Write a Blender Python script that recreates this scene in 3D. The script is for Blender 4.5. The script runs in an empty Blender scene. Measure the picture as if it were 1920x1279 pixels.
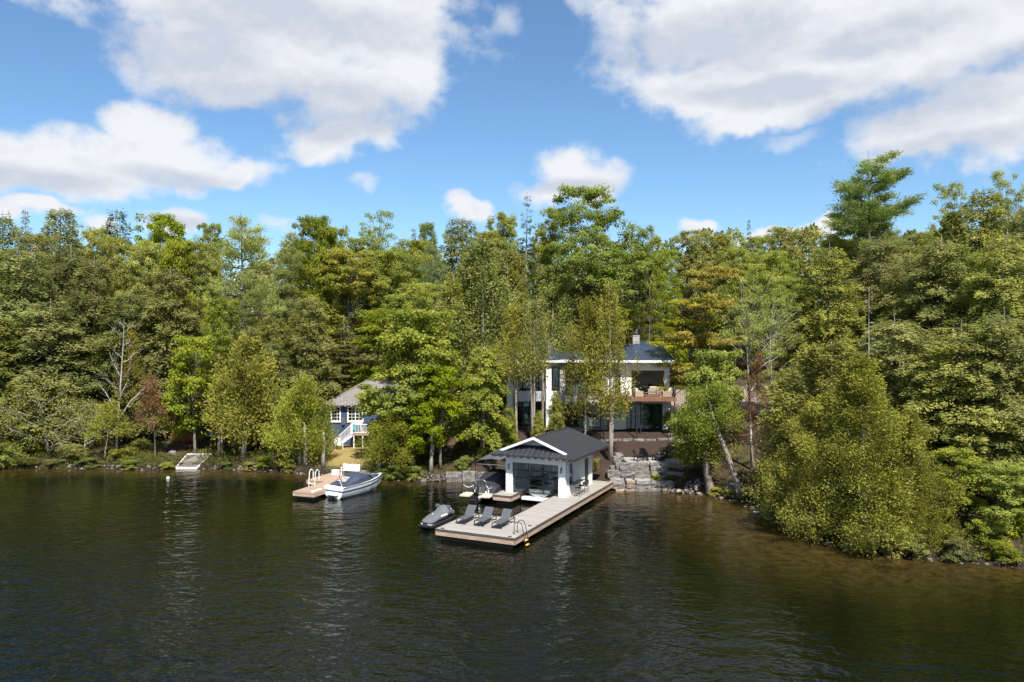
import bpy, math, random
import numpy as np
from mathutils import Vector, Matrix, noise as mnoise

scene = bpy.context.scene
COL = scene.collection
R = math.radians
PI = math.pi

# ------------------------------------------------------------------ camera
FPX, HOR, CAM_H = 1420.0, 630.0, 13.4          # focal length and horizon measured in the 1920 px photograph; drone height in metres
cd = bpy.data.cameras.new('camera')
cam = bpy.data.objects.new('camera', cd)
COL.objects.link(cam)
cam.location = (0, 0, CAM_H)
cam.rotation_euler = (R(90), 0, 0)
cd.sensor_width = 36.0
cd.lens = 36.0 * FPX / 1920.0
cd.shift_y = -(639.5 - HOR) / 1920.0
cd.clip_start = 0.5
cd.clip_end = 4000
scene.camera = cam

# ------------------------------------------------------------------ node helper
class NT:
    def __init__(self, tree):
        self.t = tree
        tree.nodes.clear()
    def n(self, kind, ins=None, **props):
        nd = self.t.nodes.new(kind)
        for k, v in props.items():
            setattr(nd, k, v)
        for k, v in (ins or {}).items():
            s = nd.inputs[k]
            if isinstance(v, bpy.types.NodeSocket):
                self.t.links.new(v, s)
            else:
                s.default_value = v
        return nd
    def math(self, op, a, b=0.0, c=0.0, clamp=False):
        nd = self.n('ShaderNodeMath', {0: a, 1: b, 2: c}, operation=op, use_clamp=clamp)
        return nd.outputs[0]
    def vm(self, op, a, b=(0, 0, 0)):
        nd = self.n('ShaderNodeVectorMath', {0: a, 1: b}, operation=op)
        return nd.outputs[1] if op in ('LENGTH', 'DOT_PRODUCT', 'DISTANCE') else nd.outputs[0]
    def noise(self, vec, scale, detail=3, rough=0.5, col=False, dist=0.0):
        nd = self.n('ShaderNodeTexNoise', {'Scale': scale, 'Detail': detail, 'Roughness': rough, 'Distortion': dist})
        if vec is not None:
            self.t.links.new(vec, nd.inputs['Vector'])
        return nd.outputs['Color' if col else 'Fac']
    def ss(self, v, lo, hi):
        nd = self.n('ShaderNodeMapRange', {'Value': v, 'From Min': lo, 'From Max': hi}, interpolation_type='SMOOTHSTEP')
        return nd.outputs[0]
    def lin(self, v, lo, hi, a=0.0, b=1.0):
        return self.n('ShaderNodeMapRange', {'Value': v, 'From Min': lo, 'From Max': hi, 'To Min': a, 'To Max': b}).outputs[0]
    def mix(self, f, a, b, blend='MIX'):
        nd = self.n('ShaderNodeMix', data_type='RGBA', blend_type=blend)
        for k, v in ((0, f), (6, a), (7, b)):
            if isinstance(v, bpy.types.NodeSocket):
                self.t.links.new(v, nd.inputs[k])
            else:
                nd.inputs[k].default_value = v if k == 0 else c4(v)
        return nd.outputs[2]
    def out(self, kind, sock, name='Surface'):
        o = self.n(kind)
        self.t.links.new(sock, o.inputs[name])

def c4(c):
    return (c[0], c[1], c[2], 1.0)

# ------------------------------------------------------------------ sky, sun, exposure
SUN_EL, SUN_DX, SUN_DY = 55.0, 0.182, -0.611     # direction to the sun: high behind the drone, a little to the east
w = bpy.data.worlds.new('World')
scene.world = w
w.use_nodes = True
nt = NT(w.node_tree)
sky = nt.n('ShaderNodeTexSky', sky_type='NISHITA', sun_disc=False)
sky.sun_elevation = R(SUN_EL)
sky.sun_rotation = math.atan2(SUN_DX, SUN_DY)
sky.altitude = 300
sky.air_density = 1.0
sky.dust_density = 0.35
sky.ozone_density = 2.6
tc = nt.n('ShaderNodeTexCoord')
D = tc.outputs['Generated']
sp = nt.n('ShaderNodeSeparateXYZ', {0: D})
az = nt.math('ARCTAN2', sp.outputs[0], sp.outputs[1])
el = nt.math('ARCSINE', sp.outputs[2])
P = nt.n('ShaderNodeCombineXYZ', {0: az, 1: el, 2: 0.0}).outputs[0]
def warp(p, scale, amp, detail):
    nn = nt.noise(D, scale, detail, 0.55, col=True)
    return nt.vm('ADD', p, nt.vm('MULTIPLY', nt.vm('SUBTRACT', nn, (0.5, 0.5, 0.5)), (amp, amp, 0.0)))
PW = warp(P, 5.0, 0.10, 3)
PW = warp(PW, 21.0, 0.035, 3)
def sky_dir(x, y):
    a = math.atan((x - 960) / FPX)
    return a, math.atan((HOR - y) / FPX * math.cos(a))
# cumulus banks: centre and half axes as directions (read off the photograph in its pixels)
CLOUDS = [
    (448, 0, 312, 148), (640, 20, 290, 175), (660, 180, 165, 95), (640, 272, 120, 40), (765, 150, 105, 90), (352, 95, 162, 82), (470, 140, 200, 70),
    (1420, 10, 320, 140), (1560, 100, 370, 120), (1320, 165, 175, 62), (1760, 50, 320, 140), (1480, 190, 230, 50),
    (1800, 262, 195, 55), (1930, 205, 190, 85), (1720, 295, 110, 30),
    (70, 300, 180, 55), (265, 255, 92, 66), (310, 300, 165, 50), (430, 316, 90, 32), (150, 325, 140, 32),
    (1090, 330, 100, 52), (1060, 352, 108, 30), (888, 398, 56, 24), (325, 402, 74, 30), (1312, 404, 38, 19), (1390, 442, 130, 20),
    (40, 378, 76, 20), (165, 406, 36, 20), (1560, 440, 120, 20),
]
WISPS = [(527, 404, 36, 14), (690, 347, 60, 14), (960, 52, 60, 42), (1112, 22, 34, 30), (1490, 258, 100, 24), (840, 190, 60, 30)]
SHADES = [(345, 78, 190, 48), (560, 190, 210, 52), (640, 228, 130, 30), (520, 40, 260, 45), (1350, 70, 210, 52), (1460, 158, 170, 26), (1720, 195, 170, 40), (1640, 60, 160, 30), (1790, 268, 130, 22),
          (80, 338, 130, 22), (320, 332, 110, 18), (1075, 364, 100, 16), (325, 418, 70, 12), (1900, 120, 120, 30)]
def blobs(lst, p, k):
    out = None
    for cx, cy, rx, ry in lst:
        a0, e0 = sky_dir(cx, cy)
        v = nt.vm('MULTIPLY', nt.vm('SUBTRACT', p, (a0, e0, 0)), (FPX / rx, FPX / ry, 0))
        f = nt.math('SUBTRACT', 1.0, nt.vm('LENGTH', v))
        out = f if out is None else nt.math('SMOOTH_MAX', out, f, k)
    return out
field = blobs(CLOUDS, PW, 0.12)
# the same broken cumulus goes on over the rest of the sky
gen = nt.math('MULTIPLY', nt.math('SUBTRACT', nt.noise(nt.vm('MULTIPLY', D, (1.0, 1.0, 1.8)), 2.3, 2, 0.45), 0.50), 5.0)
away = nt.math('MAXIMUM', nt.ss(nt.math('ABSOLUTE', az), 0.66, 0.80), nt.ss(el, 0.47, 0.60))
gen = nt.math('MULTIPLY', gen, nt.ss(el, 0.02, 0.12))
field = nt.math('MAXIMUM', field, nt.math('SUBTRACT', nt.math('ADD', gen, away), 1.0))
DV = nt.vm('MULTIPLY', D, (1.0, 1.0, 1.35))
fbm = nt.noise(DV, 12.0, 11, 0.57)
fbm2 = nt.noise(nt.vm('ADD', DV, (0.002, -0.006, 0.016)), 12.0, 11, 0.57)
puff = nt.math('ABSOLUTE', nt.math('SUBTRACT', nt.noise(DV, 19.0, 5, 0.55), 0.5))
dens = nt.math('ADD', field, nt.math('MULTIPLY', nt.math('SUBTRACT', fbm, 0.535), 1.5))
dens = nt.math('SUBTRACT', dens, nt.math('MULTIPLY', puff, 0.75))
alpha = nt.math('MULTIPLY', nt.ss(dens, -0.16, 0.42), 0.98)
wf_ = nt.math('ADD', blobs(WISPS, PW, 0.1), nt.math('MULTIPLY', nt.math('SUBTRACT', fbm, 0.56), 3.0))
alpha = nt.math('MAXIMUM', alpha, nt.math('MULTIPLY', nt.ss(wf_, -0.1, 0.9), 0.55))
sh = nt.math('ADD', blobs(SHADES, warp(P, 4.0, 0.07, 3), 0.25), nt.math('MULTIPLY', nt.math('SUBTRACT', nt.noise(nt.vm('MULTIPLY', D, (1, 1, 2.2)), 7.0, 5, 0.55), 0.5), 1.3))
sh = nt.math('MAXIMUM', sh, nt.math('SUBTRACT', nt.math('ADD', nt.math('MULTIPLY', gen, 0.8), away), 1.3))
core = nt.ss(sh, -0.55, 0.62)
relief = nt.math('MULTIPLY', nt.math('SUBTRACT', fbm2, fbm), -2.1)
grey = nt.math('ADD', nt.math('MULTIPLY', core, 0.95), relief, clamp=True)
cloud_col = nt.mix(grey, (7.35, 7.5, 7.8), (5.1, 5.5, 6.3))
skycol = nt.mix(1.0, sky.outputs[0], (1.0, 1.23, 1.35), 'MULTIPLY')
final = nt.mix(alpha, skycol, cloud_col)
bg = nt.n('ShaderNodeBackground', {'Color': final, 'Strength': 0.070})
nt.out('ShaderNodeOutputWorld', bg.outputs[0])
w.cycles.sampling_method = 'MANUAL'
w.cycles.sample_map_resolution = 512

sd = bpy.data.lights.new('sun', 'SUN')
sd.energy = 5.0
sd.angle = R(0.53)
sd.color = (1.0, 0.95, 0.86)
sun = bpy.data.objects.new('sun', sd)
COL.objects.link(sun)
hl_ = math.hypot(SUN_DX, SUN_DY)
sdir = Vector((SUN_DX / hl_ * math.cos(R(SUN_EL)), SUN_DY / hl_ * math.cos(R(SUN_EL)), math.sin(R(SUN_EL))))
sun.rotation_euler = sdir.to_track_quat('Z', 'Y').to_euler()
sun.location = (20, -60, 80)

vs = scene.view_settings
vs.view_transform = 'Standard'
vs.look = 'None'
vs.exposure = 0.80
vs.gamma = 1.0
vs.use_curve_mapping = False
scene.render.engine = 'CYCLES'
cy = scene.cycles
cy.max_bounces = 6
cy.diffuse_bounces = 3
cy.glossy_bounces = 3
cy.transmission_bounces = 4
cy.transparent_max_bounces = 10
cy.caustics_reflective = False
cy.caustics_refractive = False
cy.sample_clamp_indirect = 4.0
cy.use_denoising = True
cy.denoiser = 'OPENIMAGEDENOISE'
cy.denoising_input_passes = 'RGB_ALBEDO_NORMAL'
cy.denoising_prefilter = 'ACCURATE'
cy.use_light_tree = False

# ------------------------------------------------------------------ object helpers
def rot2(x, y, a):
    c, s = math.cos(a), math.sin(a)
    return x * c - y * s, x * s + y * c

class MB:
    """Collects boxes, tubes and faces of one mesh."""
    def __init__(self):
        self.v, self.f = [], []
    def add(self, vs_, fs):
        b = len(self.v)
        self.v += [tuple(p) for p in vs_]
        self.f += [tuple(b + i for i in q) for q in fs]
        return self
    def box(self, x0, x1, y0, y1, z0, z1):
        v = [(x0, y0, z0), (x1, y0, z0), (x1, y1, z0), (x0, y1, z0), (x0, y0, z1), (x1, y0, z1), (x1, y1, z1), (x0, y1, z1)]
        return self.add(v, [(0, 3, 2, 1), (4, 5, 6, 7), (0, 1, 5, 4), (1, 2, 6, 5), (2, 3, 7, 6), (3, 0, 4, 7)])
    def hexa(self, lo, hi):
        """lo, hi: four corners each, same winding"""
        return self.add(list(lo) + list(hi), [(0, 3, 2, 1), (4, 5, 6, 7), (0, 1, 5, 4), (1, 2, 6, 5), (2, 3, 7, 6), (3, 0, 4, 7)])
    def beam(self, a, b, wd, ht):
        a, b = Vector(a), Vector(b)
        d = (b - a).normalized()
        up = Vector((0, 0, 1)) if abs(d.z) < 0.95 else Vector((0, 1, 0))
        s = d.cross(up).normalized() * wd / 2
        u = s.cross(d).normalized() * ht / 2
        lo = [a - s - u, a + s - u, a + s + u, a - s + u]
        hi = [b - s - u, b + s - u, b + s + u, b - s + u]
        return self.hexa(lo, hi)
    def tube(self, pts, r, n=6):
        pts = [Vector(p) for p in pts]
        rs = r if isinstance(r, (list, tuple)) else [r] * len(pts)
        rings = []
        for i, p in enumerate(pts):
            d = (pts[min(i + 1, len(pts) - 1)] - pts[max(i - 1, 0)]).normalized()
            up = Vector((0, 0, 1)) if abs(d.z) < 0.9 else Vector((0, 1, 0))
            s = d.cross(up).normalized()
            u = s.cross(d)
            rings.append([p + (s * math.cos(2 * PI * k / n) + u * math.sin(2 * PI * k / n)) * rs[i] for k in range(n)])
        fs = []
        for i in range(len(pts) - 1):
            for k in range(n):
                a, b = i * n + k, i * n + (k + 1) % n
                fs.append((a, b, b + n, a + n))
        fs.append(tuple(range(n - 1, -1, -1)))
        e = (len(pts) - 1) * n
        fs.append(tuple(range(e, e + n)))
        return self.add([q for rg in rings for q in rg], fs)
    def lathe(self, prof, n=14, c=(0, 0)):
        vs_, fs = [], []
        for r_, z in prof:
            for k in range(n):
                vs_.append((c[0] + r_ * math.cos(2 * PI * k / n), c[1] + r_ * math.sin(2 * PI * k / n), z))
        for i in range(len(prof) - 1):
            for k in range(n):
                a, b = i * n + k, i * n + (k + 1) % n
                fs.append((a, b, b + n, a + n))
        fs.append(tuple(range(n - 1, -1, -1)))
        e = (len(prof) - 1) * n
        fs.append(tuple(range(e, e + n)))
        return self.add(vs_, fs)
    def loft(self, secs, cap=True):
        n = len(secs[0])
        fs = []
        for i in range(len(secs) - 1):
            for k in range(n):
                a, b = i * n + k, i * n + (k + 1) % n
                fs.append((a, b, b + n, a + n))
        if cap:
            fs.append(tuple(range(n - 1, -1, -1)))
            e = (len(secs) - 1) * n
            fs.append(tuple(range(e, e + n)))
        return self.add([q for s in secs for q in s], fs)
    def slab(self, poly, t):
        """poly: 3D points of a planar face; extruded by vector t"""
        t = Vector(t)
        n = len(poly)
        lo = [Vector(p) for p in poly]
        hi = [p + t for p in lo]
        fs = [tuple(range(n - 1, -1, -1)), tuple(range(n, 2 * n))]
        fs += [(k, (k + 1) % n, n + (k + 1) % n, n + k) for k in range(n)]
        return self.add(lo + hi, fs)
    def mesh(self, name, m=None, smooth=False):
        me = bpy.data.meshes.new(name)
        me.from_pydata(self.v, [], self.f)
        if m:
            me.materials.append(m)
        if smooth:
            me.polygons.foreach_set('use_smooth', [True] * len(me.polygons))
        me.update()
        return me

def link(name, data, parent=None, loc=(0, 0, 0), rot=(0, 0, 0), scale=(1, 1, 1)):
    o = bpy.data.objects.new(name, data)
    COL.objects.link(o)
    o.location, o.rotation_euler, o.scale = loc, rot, scale
    if parent is not None:
        o.parent = parent
    return o

def obj(name, mb, m, parent=None, smooth=False, kind=None, **kw):
    o = link(name, mb.mesh(name, m, smooth), parent, **kw)
    if smooth == 'auto':
        pass
    if kind:
        o['kind'] = kind
    return o

def box(name, m, parent, *b, **kw):
    return obj(name, MB().box(*b), m, parent, **kw)

def tag(o, label, cat, group=None, kind=None):
    if label: o['label'] = label
    if cat: o['category'] = cat
    if group: o['group'] = group
    if kind: o['kind'] = kind
    return o

def thing(name, label, cat, loc=(0, 0, 0), rz=0.0, group=None):
    return tag(link(name, None, None, loc, (0, 0, rz)), label, cat, group)

def dup(root, label=None, loc=None, rz=None, parent=None):
    c = root.copy()
    COL.objects.link(c)
    if parent is not None:
        c.parent = parent
    if label: c['label'] = label
    if loc is not None: c.location = loc
    if rz is not None: c.rotation_euler = (0, 0, rz)
    for ch in list(root.children):
        dup(ch, parent=c)
    return c

# ------------------------------------------------------------------ materials
def pmat(name, col, rough=0.6, metal=0.0, var=0.15, scale=3.0, stretch=(1, 1, 1), bump=0.0, bscale=20.0, spec=0.5, col2=None, detail=4, objvar=0.0):
    m = bpy.data.materials.new(name)
    m.use_nodes = True
    t = NT(m.node_tree)
    co = t.n('ShaderNodeTexCoord').outputs['Object']
    oi = t.n('ShaderNodeObjectInfo').outputs['Random']
    vec = t.vm('ADD', t.vm('MULTIPLY', co, stretch), t.n('ShaderNodeCombineXYZ', {0: t.math('MULTIPLY', oi, 37.0), 1: t.math('MULTIPLY', oi, 11.0), 2: 0.0}).outputs[0])
    nz = t.noise(vec, scale, detail, 0.6)
    hi = col2 if col2 else tuple(min(1, c * (1 + var)) for c in col)
    lo = col if col2 else tuple(c * (1 - var) for c in col)
    c = t.mix(t.ss(nz, 0.3, 0.7), lo, hi)
    if objvar:
        br = t.lin(oi, 0, 1, 1 - objvar, 1 + objvar)
        c = t.mix(1.0, c, t.n('ShaderNodeCombineXYZ', {0: br, 1: br, 2: br}).outputs[0], 'MULTIPLY')
    b = t.n('ShaderNodeBsdfPrincipled', {'Base Color': c, 'Roughness': rough, 'Metallic': metal, 'Specular IOR Level': spec})
    if bump:
        bp = t.n('ShaderNodeBump', {'Height': t.noise(vec, bscale, 5, 0.6), 'Strength': bump, 'Distance': 0.05})
        t.t.links.new(bp.outputs[0], b.inputs['Normal'])
    t.out('ShaderNodeOutputMaterial', b.outputs[0])
    return m

def glass_mat(name, tint, refl=0.0):
    m = bpy.data.materials.new(name)
    m.use_nodes = True
    t = NT(m.node_tree)
    fc = t.n('ShaderNodeLayerWeight', {'Blend': 0.5}).outputs['Facing']
    fac = t.math('ADD', t.math('MULTIPLY', t.math('POWER', fc, 5.0), 0.9), 0.05 + refl, clamp=True)
    tr = t.n('ShaderNodeBsdfTransparent', {'Color': c4(tint)})
    gl = t.n('ShaderNodeBsdfGlossy', {'Color': (0.9, 0.95, 1.0, 1), 'Roughness': 0.02})
    mx = t.n('ShaderNodeMixShader', {0: fac, 1: tr.outputs[0], 2: gl.outputs[0]})
    t.out('ShaderNodeOutputMaterial', mx.outputs[0])
    return m

M = {}
M['white'] = pmat('white_paint', (0.78, 0.78, 0.765), 0.55, var=0.03, scale=1.5)
M['white_gloss'] = pmat('white_gelcoat', (0.80, 0.80, 0.79), 0.22, var=0.03, scale=2.0)
M['plastic_white'] = pmat('white_plastic', (0.80, 0.79, 0.76), 0.45, var=0.04)
M['black_metal'] = pmat('black_steel', (0.018, 0.019, 0.021), 0.45, var=0.2)
M['black_frame'] = pmat('black_window_frame', (0.014, 0.015, 0.017), 0.4, var=0.2)
M['roof_metal'] = pmat('charcoal_metal_roof', (0.040, 0.043, 0.050), 0.38, 0.35, var=0.14, scale=1.2, objvar=0.10)
M['seam_highlight'] = pmat('roof_seam_highlight', (0.085, 0.090, 0.10), 0.35, 0.3, var=0.1)  # paler than the sheets: light catching the seams is painted into this colour
M['roof_blue'] = pmat('slate_blue_metal_roof', (0.050, 0.070, 0.115), 0.36, 0.35, var=0.12, scale=1.2, objvar=0.08)
M['deck_grey'] = pmat('weathered_grey_deck_board', (0.31, 0.285, 0.26), 0.75, var=0.14, scale=2.2, stretch=(0.5, 8, 8), bump=0.12, bscale=9, objvar=0.11)
M['deck_tan'] = pmat('tan_deck_board', (0.34, 0.245, 0.17), 0.75, var=0.16, scale=2.2, stretch=(0.5, 8, 8), bump=0.12, bscale=9, objvar=0.12)
M['fascia_wood'] = pmat('pale_cedar_fascia', (0.40, 0.295, 0.22), 0.7, var=0.2, scale=1.6, stretch=(1, 1, 7), bump=0.1, objvar=0.12)
M['trim_dark'] = pmat('dark_brown_edge_trim', (0.085, 0.070, 0.062), 0.6, var=0.15)
M['rafter'] = pmat('brown_rafter', (0.10, 0.060, 0.040), 0.7, var=0.2, objvar=0.15)
M['cedar_edge'] = pmat('red_cedar_deck_edge', (0.215, 0.105, 0.065), 0.6, var=0.25, scale=2, stretch=(1, 6, 6), objvar=0.12)
M['crib_dark'] = pmat('dark_wet_timber', (0.035, 0.026, 0.02), 0.7, var=0.3)
M['sling'] = pmat('charcoal_sling_fabric', (0.070, 0.074, 0.086), 0.75, var=0.1, scale=6)
M['cover_grey'] = pmat('grey_boat_cover', (0.105, 0.108, 0.12), 0.8, var=0.12, scale=3, bump=0.25, bscale=5)
M['cover_black'] = pmat('black_tarp', (0.020, 0.022, 0.028), 0.6, var=0.2, bump=0.3, bscale=3)
M['canopy_grey'] = pmat('charcoal_canopy_fabric', (0.075, 0.078, 0.085), 0.8, var=0.12, bump=0.15, bscale=4)
M['navy'] = pmat('navy_canvas', (0.030, 0.040, 0.075), 0.75, var=0.14, bump=0.3, bscale=4)
M['boat_blue'] = pmat('blue_hull_stripe', (0.045, 0.085, 0.19), 0.25, var=0.08)
M['chrome'] = pmat('polished_metal', (0.62, 0.63, 0.64), 0.18, 1.0, var=0.05)
M['alu'] = pmat('aluminium', (0.55, 0.56, 0.58), 0.34, 0.9, var=0.1)
M['beige_deck'] = pmat('beige_vinyl_deck', (0.56, 0.49, 0.38), 0.7, var=0.08)
M['red'] = pmat('red_cloth', (0.50, 0.035, 0.03), 0.8, var=0.1)
M['cloth_white'] = pmat('white_cloth', (0.75, 0.74, 0.72), 0.9, var=0.04)
M['yellow'] = pmat('yellow_tread', (0.62, 0.40, 0.06), 0.6, var=0.15)
M['stone'] = pmat('armour_stone', (0.085, 0.080, 0.078), 0.85, scale=2.6, col2=(0.235, 0.218, 0.20), bump=0.6, bscale=6, detail=7, objvar=0.16)
M['stone_warm'] = pmat('rusty_armour_stone', (0.20, 0.13, 0.085), 0.85, scale=1.8, col2=(0.36, 0.27, 0.19), bump=0.6, bscale=6, detail=7, objvar=0.12)
M['rock'] = pmat('shore_rock', (0.07, 0.060, 0.054), 0.9, scale=2.5, col2=(0.23, 0.20, 0.175), bump=0.7, bscale=5, detail=7, objvar=0.3)
M['paver'] = pmat('grey_flagstone', (0.24, 0.23, 0.22), 0.85, scale=3, col2=(0.34, 0.325, 0.31), bump=0.3, bscale=8, objvar=0.12)
M['veneer'] = pmat('grey_stone_veneer', (0.24, 0.225, 0.215), 0.85, scale=3, col2=(0.52, 0.49, 0.46), bump=0.5, bscale=8, objvar=0.2)
M['siding_blue'] = pmat('blue_clapboard', (0.040, 0.068, 0.140), 0.6, var=0.08)
M['shingle'] = pmat('grey_shingle', (0.20, 0.178, 0.172), 0.9, var=0.2, scale=4, bump=0.3, objvar=0.12)
M['brown_wall'] = pmat('brown_cabin_wall', (0.10, 0.058, 0.035), 0.8, var=0.2)
M['room'] = pmat('room_wall', (0.17, 0.165, 0.155), 0.8, var=0.05)
M['room_floor'] = pmat('room_floor', (0.12, 0.09, 0.07), 0.6, var=0.1)
M['porch'] = pmat('taupe_porch_wall', (0.46, 0.43, 0.40), 0.8, var=0.05, scale=1, stretch=(1, 1, 8))
M['curtain'] = pmat('pale_curtain', (0.36, 0.37, 0.34), 0.9, var=0.1, scale=6, stretch=(6, 1, 0.2))
M['cushion'] = pmat('cream_cushion', (0.60, 0.56, 0.49), 0.9, var=0.06)
M['wicker'] = pmat('tan_wicker', (0.34, 0.275, 0.20), 0.85, var=0.2, scale=25)
M['mint'] = pmat('pale_mint_upholstery', (0.62, 0.70, 0.62), 0.9, var=0.05)
M['canoe'] = pmat('teal_canoe_hull', (0.06, 0.20, 0.26), 0.4, var=0.15)
M['panel_blue'] = pmat('pale_metal_balcony_panel', (0.50, 0.53, 0.57), 0.45, 0.2, var=0.06)
M['dark_bowl'] = pmat('dark_fire_bowl', (0.03, 0.03, 0.033), 0.6, var=0.2)
M['glass'] = glass_mat('window_glass', (0.62, 0.68, 0.68), 0.03)
M['glass_clear'] = glass_mat('clear_glass', (0.86, 0.89, 0.89), 0.0)
M['door_glass'] = glass_mat('garage_door_glass', (0.66, 0.70, 0.71), 0.05)
M['windshield'] = glass_mat('boat_windshield', (0.55, 0.6, 0.6), 0.05)
M['raft'] = pmat('worn_raft_surface', (0.075, 0.072, 0.07), 0.85, scale=1.2, col2=(0.22, 0.19, 0.16), detail=6)
M['needle_brown'] = pmat('dead_rusty_brush', (0.36, 0.17, 0.07), 0.9, var=0.3, scale=6)
M['driveway'] = pmat('worn_driveway', (0.26, 0.215, 0.19), 0.9, var=0.15, scale=0.8)
# ------------------------------------------------------------------ terrain
SHORE = np.array([(-400, 66), (-160, 74), (-100, 77), (-62.7, 76.9), (-51.9, 76.4), (-41, 76.6), (-36, 75.3), (-33.0, 76.6), (-26.6, 75.4), (-23.5, 74.6), (-20.0, 73.4),
                  (-16.5, 71.8), (-12.9, 70.9), (-9.5, 70.0), (-6.0, 69.8), (-3.9, 69.3), (0.5, 68.4), (5.0, 67.0), (9.0, 66.2), (12.0, 66.0), (14.6, 65.2), (16.6, 63.0), (18.3, 61.4),
                  (18.7, 58.0), (18.9, 54.5), (19.3, 51.2), (20.2, 48.6), (22.2, 46.6), (25.1, 45.3), (29.6, 43.8), (38, 41.5), (60, 36), (110, 30), (400, 20)], float)

def shore_dist(X, Y):
    """signed distance to the shoreline, positive on land"""
    X, Y = np.asarray(X, float), np.asarray(Y, float)
    best = np.full(X.shape, 1e9)
    ysh = np.interp(X, SHORE[:, 0], SHORE[:, 1])
    inside = np.zeros(X.shape, bool)
    for (x0, y0), (x1, y1) in zip(SHORE[:-1], SHORE[1:]):
        dx, dy = x1 - x0, y1 - y0
        t = np.clip(((X - x0) * dx + (Y - y0) * dy) / (dx * dx + dy * dy), 0, 1)
        best = np.minimum(best, (X - x0 - t * dx) ** 2 + (Y - y0 - t * dy) ** 2)
    return np.where(Y > ysh, 1, -1) * np.sqrt(best)

def sstep(v, a, b):
    t = np.clip((v - a) / (b - a), 0, 1)
    return t * t * (3 - 2 * t)

def nz2(X, Y, s, seed=0.0):
    """cheap smooth value noise from sines"""
    X, Y = X * s + seed, Y * s - seed * 1.7
    return (np.sin(X * 1.0 + 1.3 * np.sin(Y * 0.7)) + np.sin(Y * 1.3 + 1.1 * np.sin(X * 0.9 + 2)) + 0.5 * np.sin(2.3 * X - 1.9 * Y)) / 2.5

def ground(X, Y):
    X, Y = np.asarray(X, float), np.asarray(Y, float)
    d = shore_dist(X, Y)
    dj = d + 0.25 * nz2(X, Y, 1.9) * sstep(np.abs(d), 0.0, 1.0)
    z = np.interp(dj, [-60, -20, -6, -2, 0, 0.6, 2.0, 5, 9, 16, 30, 60, 110, 180, 420], [-9, -5, -2.4, -0.9, -0.12, 0.42, 0.75, 1.2, 2.0, 4.2, 7.6, 13, 17, 21, 24])
    # terraces in front of the white house, level ground at its foot and at the cottage
    zt = np.interp(d, [-60, -6, -2, -0.3, 0.05, 0.6, 1.6, 1.9, 2.0, 5.2, 9.2, 10.6, 14, 22, 30], [-9, -3, -1.2, -0.6, -0.3, 0.55, 0.78, 0.8, 1.72, 1.85, 3.45, 3.78, 3.85, 5.2, 7.6])
    wt = sstep(X, 6.2, 8.0) * (1 - sstep(X, 15.6, 18.0)) * (1 - sstep(Y, 84, 96))
    z = z * (1 - wt) + zt * wt
    wh = sstep(X, -6.5, -2.5) * (1 - sstep(X, 6.2, 8.0)) * sstep(Y, 70.5, 76.0) * (1 - sstep(Y, 80, 92))
    z = z * (1 - wh) + 3.82 * wh
    rough = sstep(d, 0.6, 4) * (1 - wt) * (1 - wh)
    z = z + rough * (0.22 * nz2(X, Y, 0.55, 3.0) + 0.8 * nz2(X, Y, 0.11, 9.0) * sstep(d, 10, 40)) + 0.03 * nz2(X, Y, 4.0) * sstep(d, 0.1, 1)
    wc = sstep(X, -23, -20.0) * (1 - sstep(X, -9, -6.5)) * sstep(Y, 75.5, 80) * (1 - sstep(Y, 88, 96))
    z = z * (1 - wc) + 1.55 * wc
    return z

def gz(x, y):
    return float(ground(np.array([x]), np.array([y]))[0])

def ground_at(ppx, ppy, y0=40.0, y1=130.0):
    """the point of the ground seen at a pixel of the photograph"""
    Y = np.arange(y0, y1, 0.1)
    X = (ppx - 960) / FPX * Y
    Z = CAM_H - (ppy - HOR) / FPX * Y
    hit = np.nonzero(np.maximum(ground(X, Y), 0.0) >= Z)[0]
    i = hit[0] if len(hit) else len(Y) - 1
    return float(X[i]), float(Y[i]), float(max(ground(X[i:i + 1], Y[i:i + 1])[0], 0.0))

def grid_mesh(name, xs, ys, zfun, m):
    Xg, Yg = np.meshgrid(xs, ys)
    Z = zfun(Xg, Yg)
    nx, ny = len(xs), len(ys)
    me = bpy.data.meshes.new(name)
    me.vertices.add(nx * ny)
    me.vertices.foreach_set('co', np.stack([Xg, Yg, Z], -1).astype(np.float32).ravel())
    i = (np.arange(ny - 1)[:, None] * nx + np.arange(nx - 1)[None, :]).ravel()
    q = np.stack([i, i + 1, i + nx + 1, i + nx], 1).astype(np.int32)
    me.loops.add(q.size)
    me.polygons.add(len(q))
    me.loops.foreach_set('vertex_index', q.ravel())
    me.polygons.foreach_set('loop_start', np.arange(len(q), dtype=np.int32) * 4)
    me.polygons.foreach_set('use_smooth', np.ones(len(q), bool))
    me.update(calc_edges=True)
    me.materials.append(m)
    return me, Xg, Yg, Z

def fattr(me, name, arr, domain='POINT'):
    a = me.attributes.new(name, 'FLOAT', domain)
    a.data.foreach_set('value', np.asarray(arr, np.float32).ravel())

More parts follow.
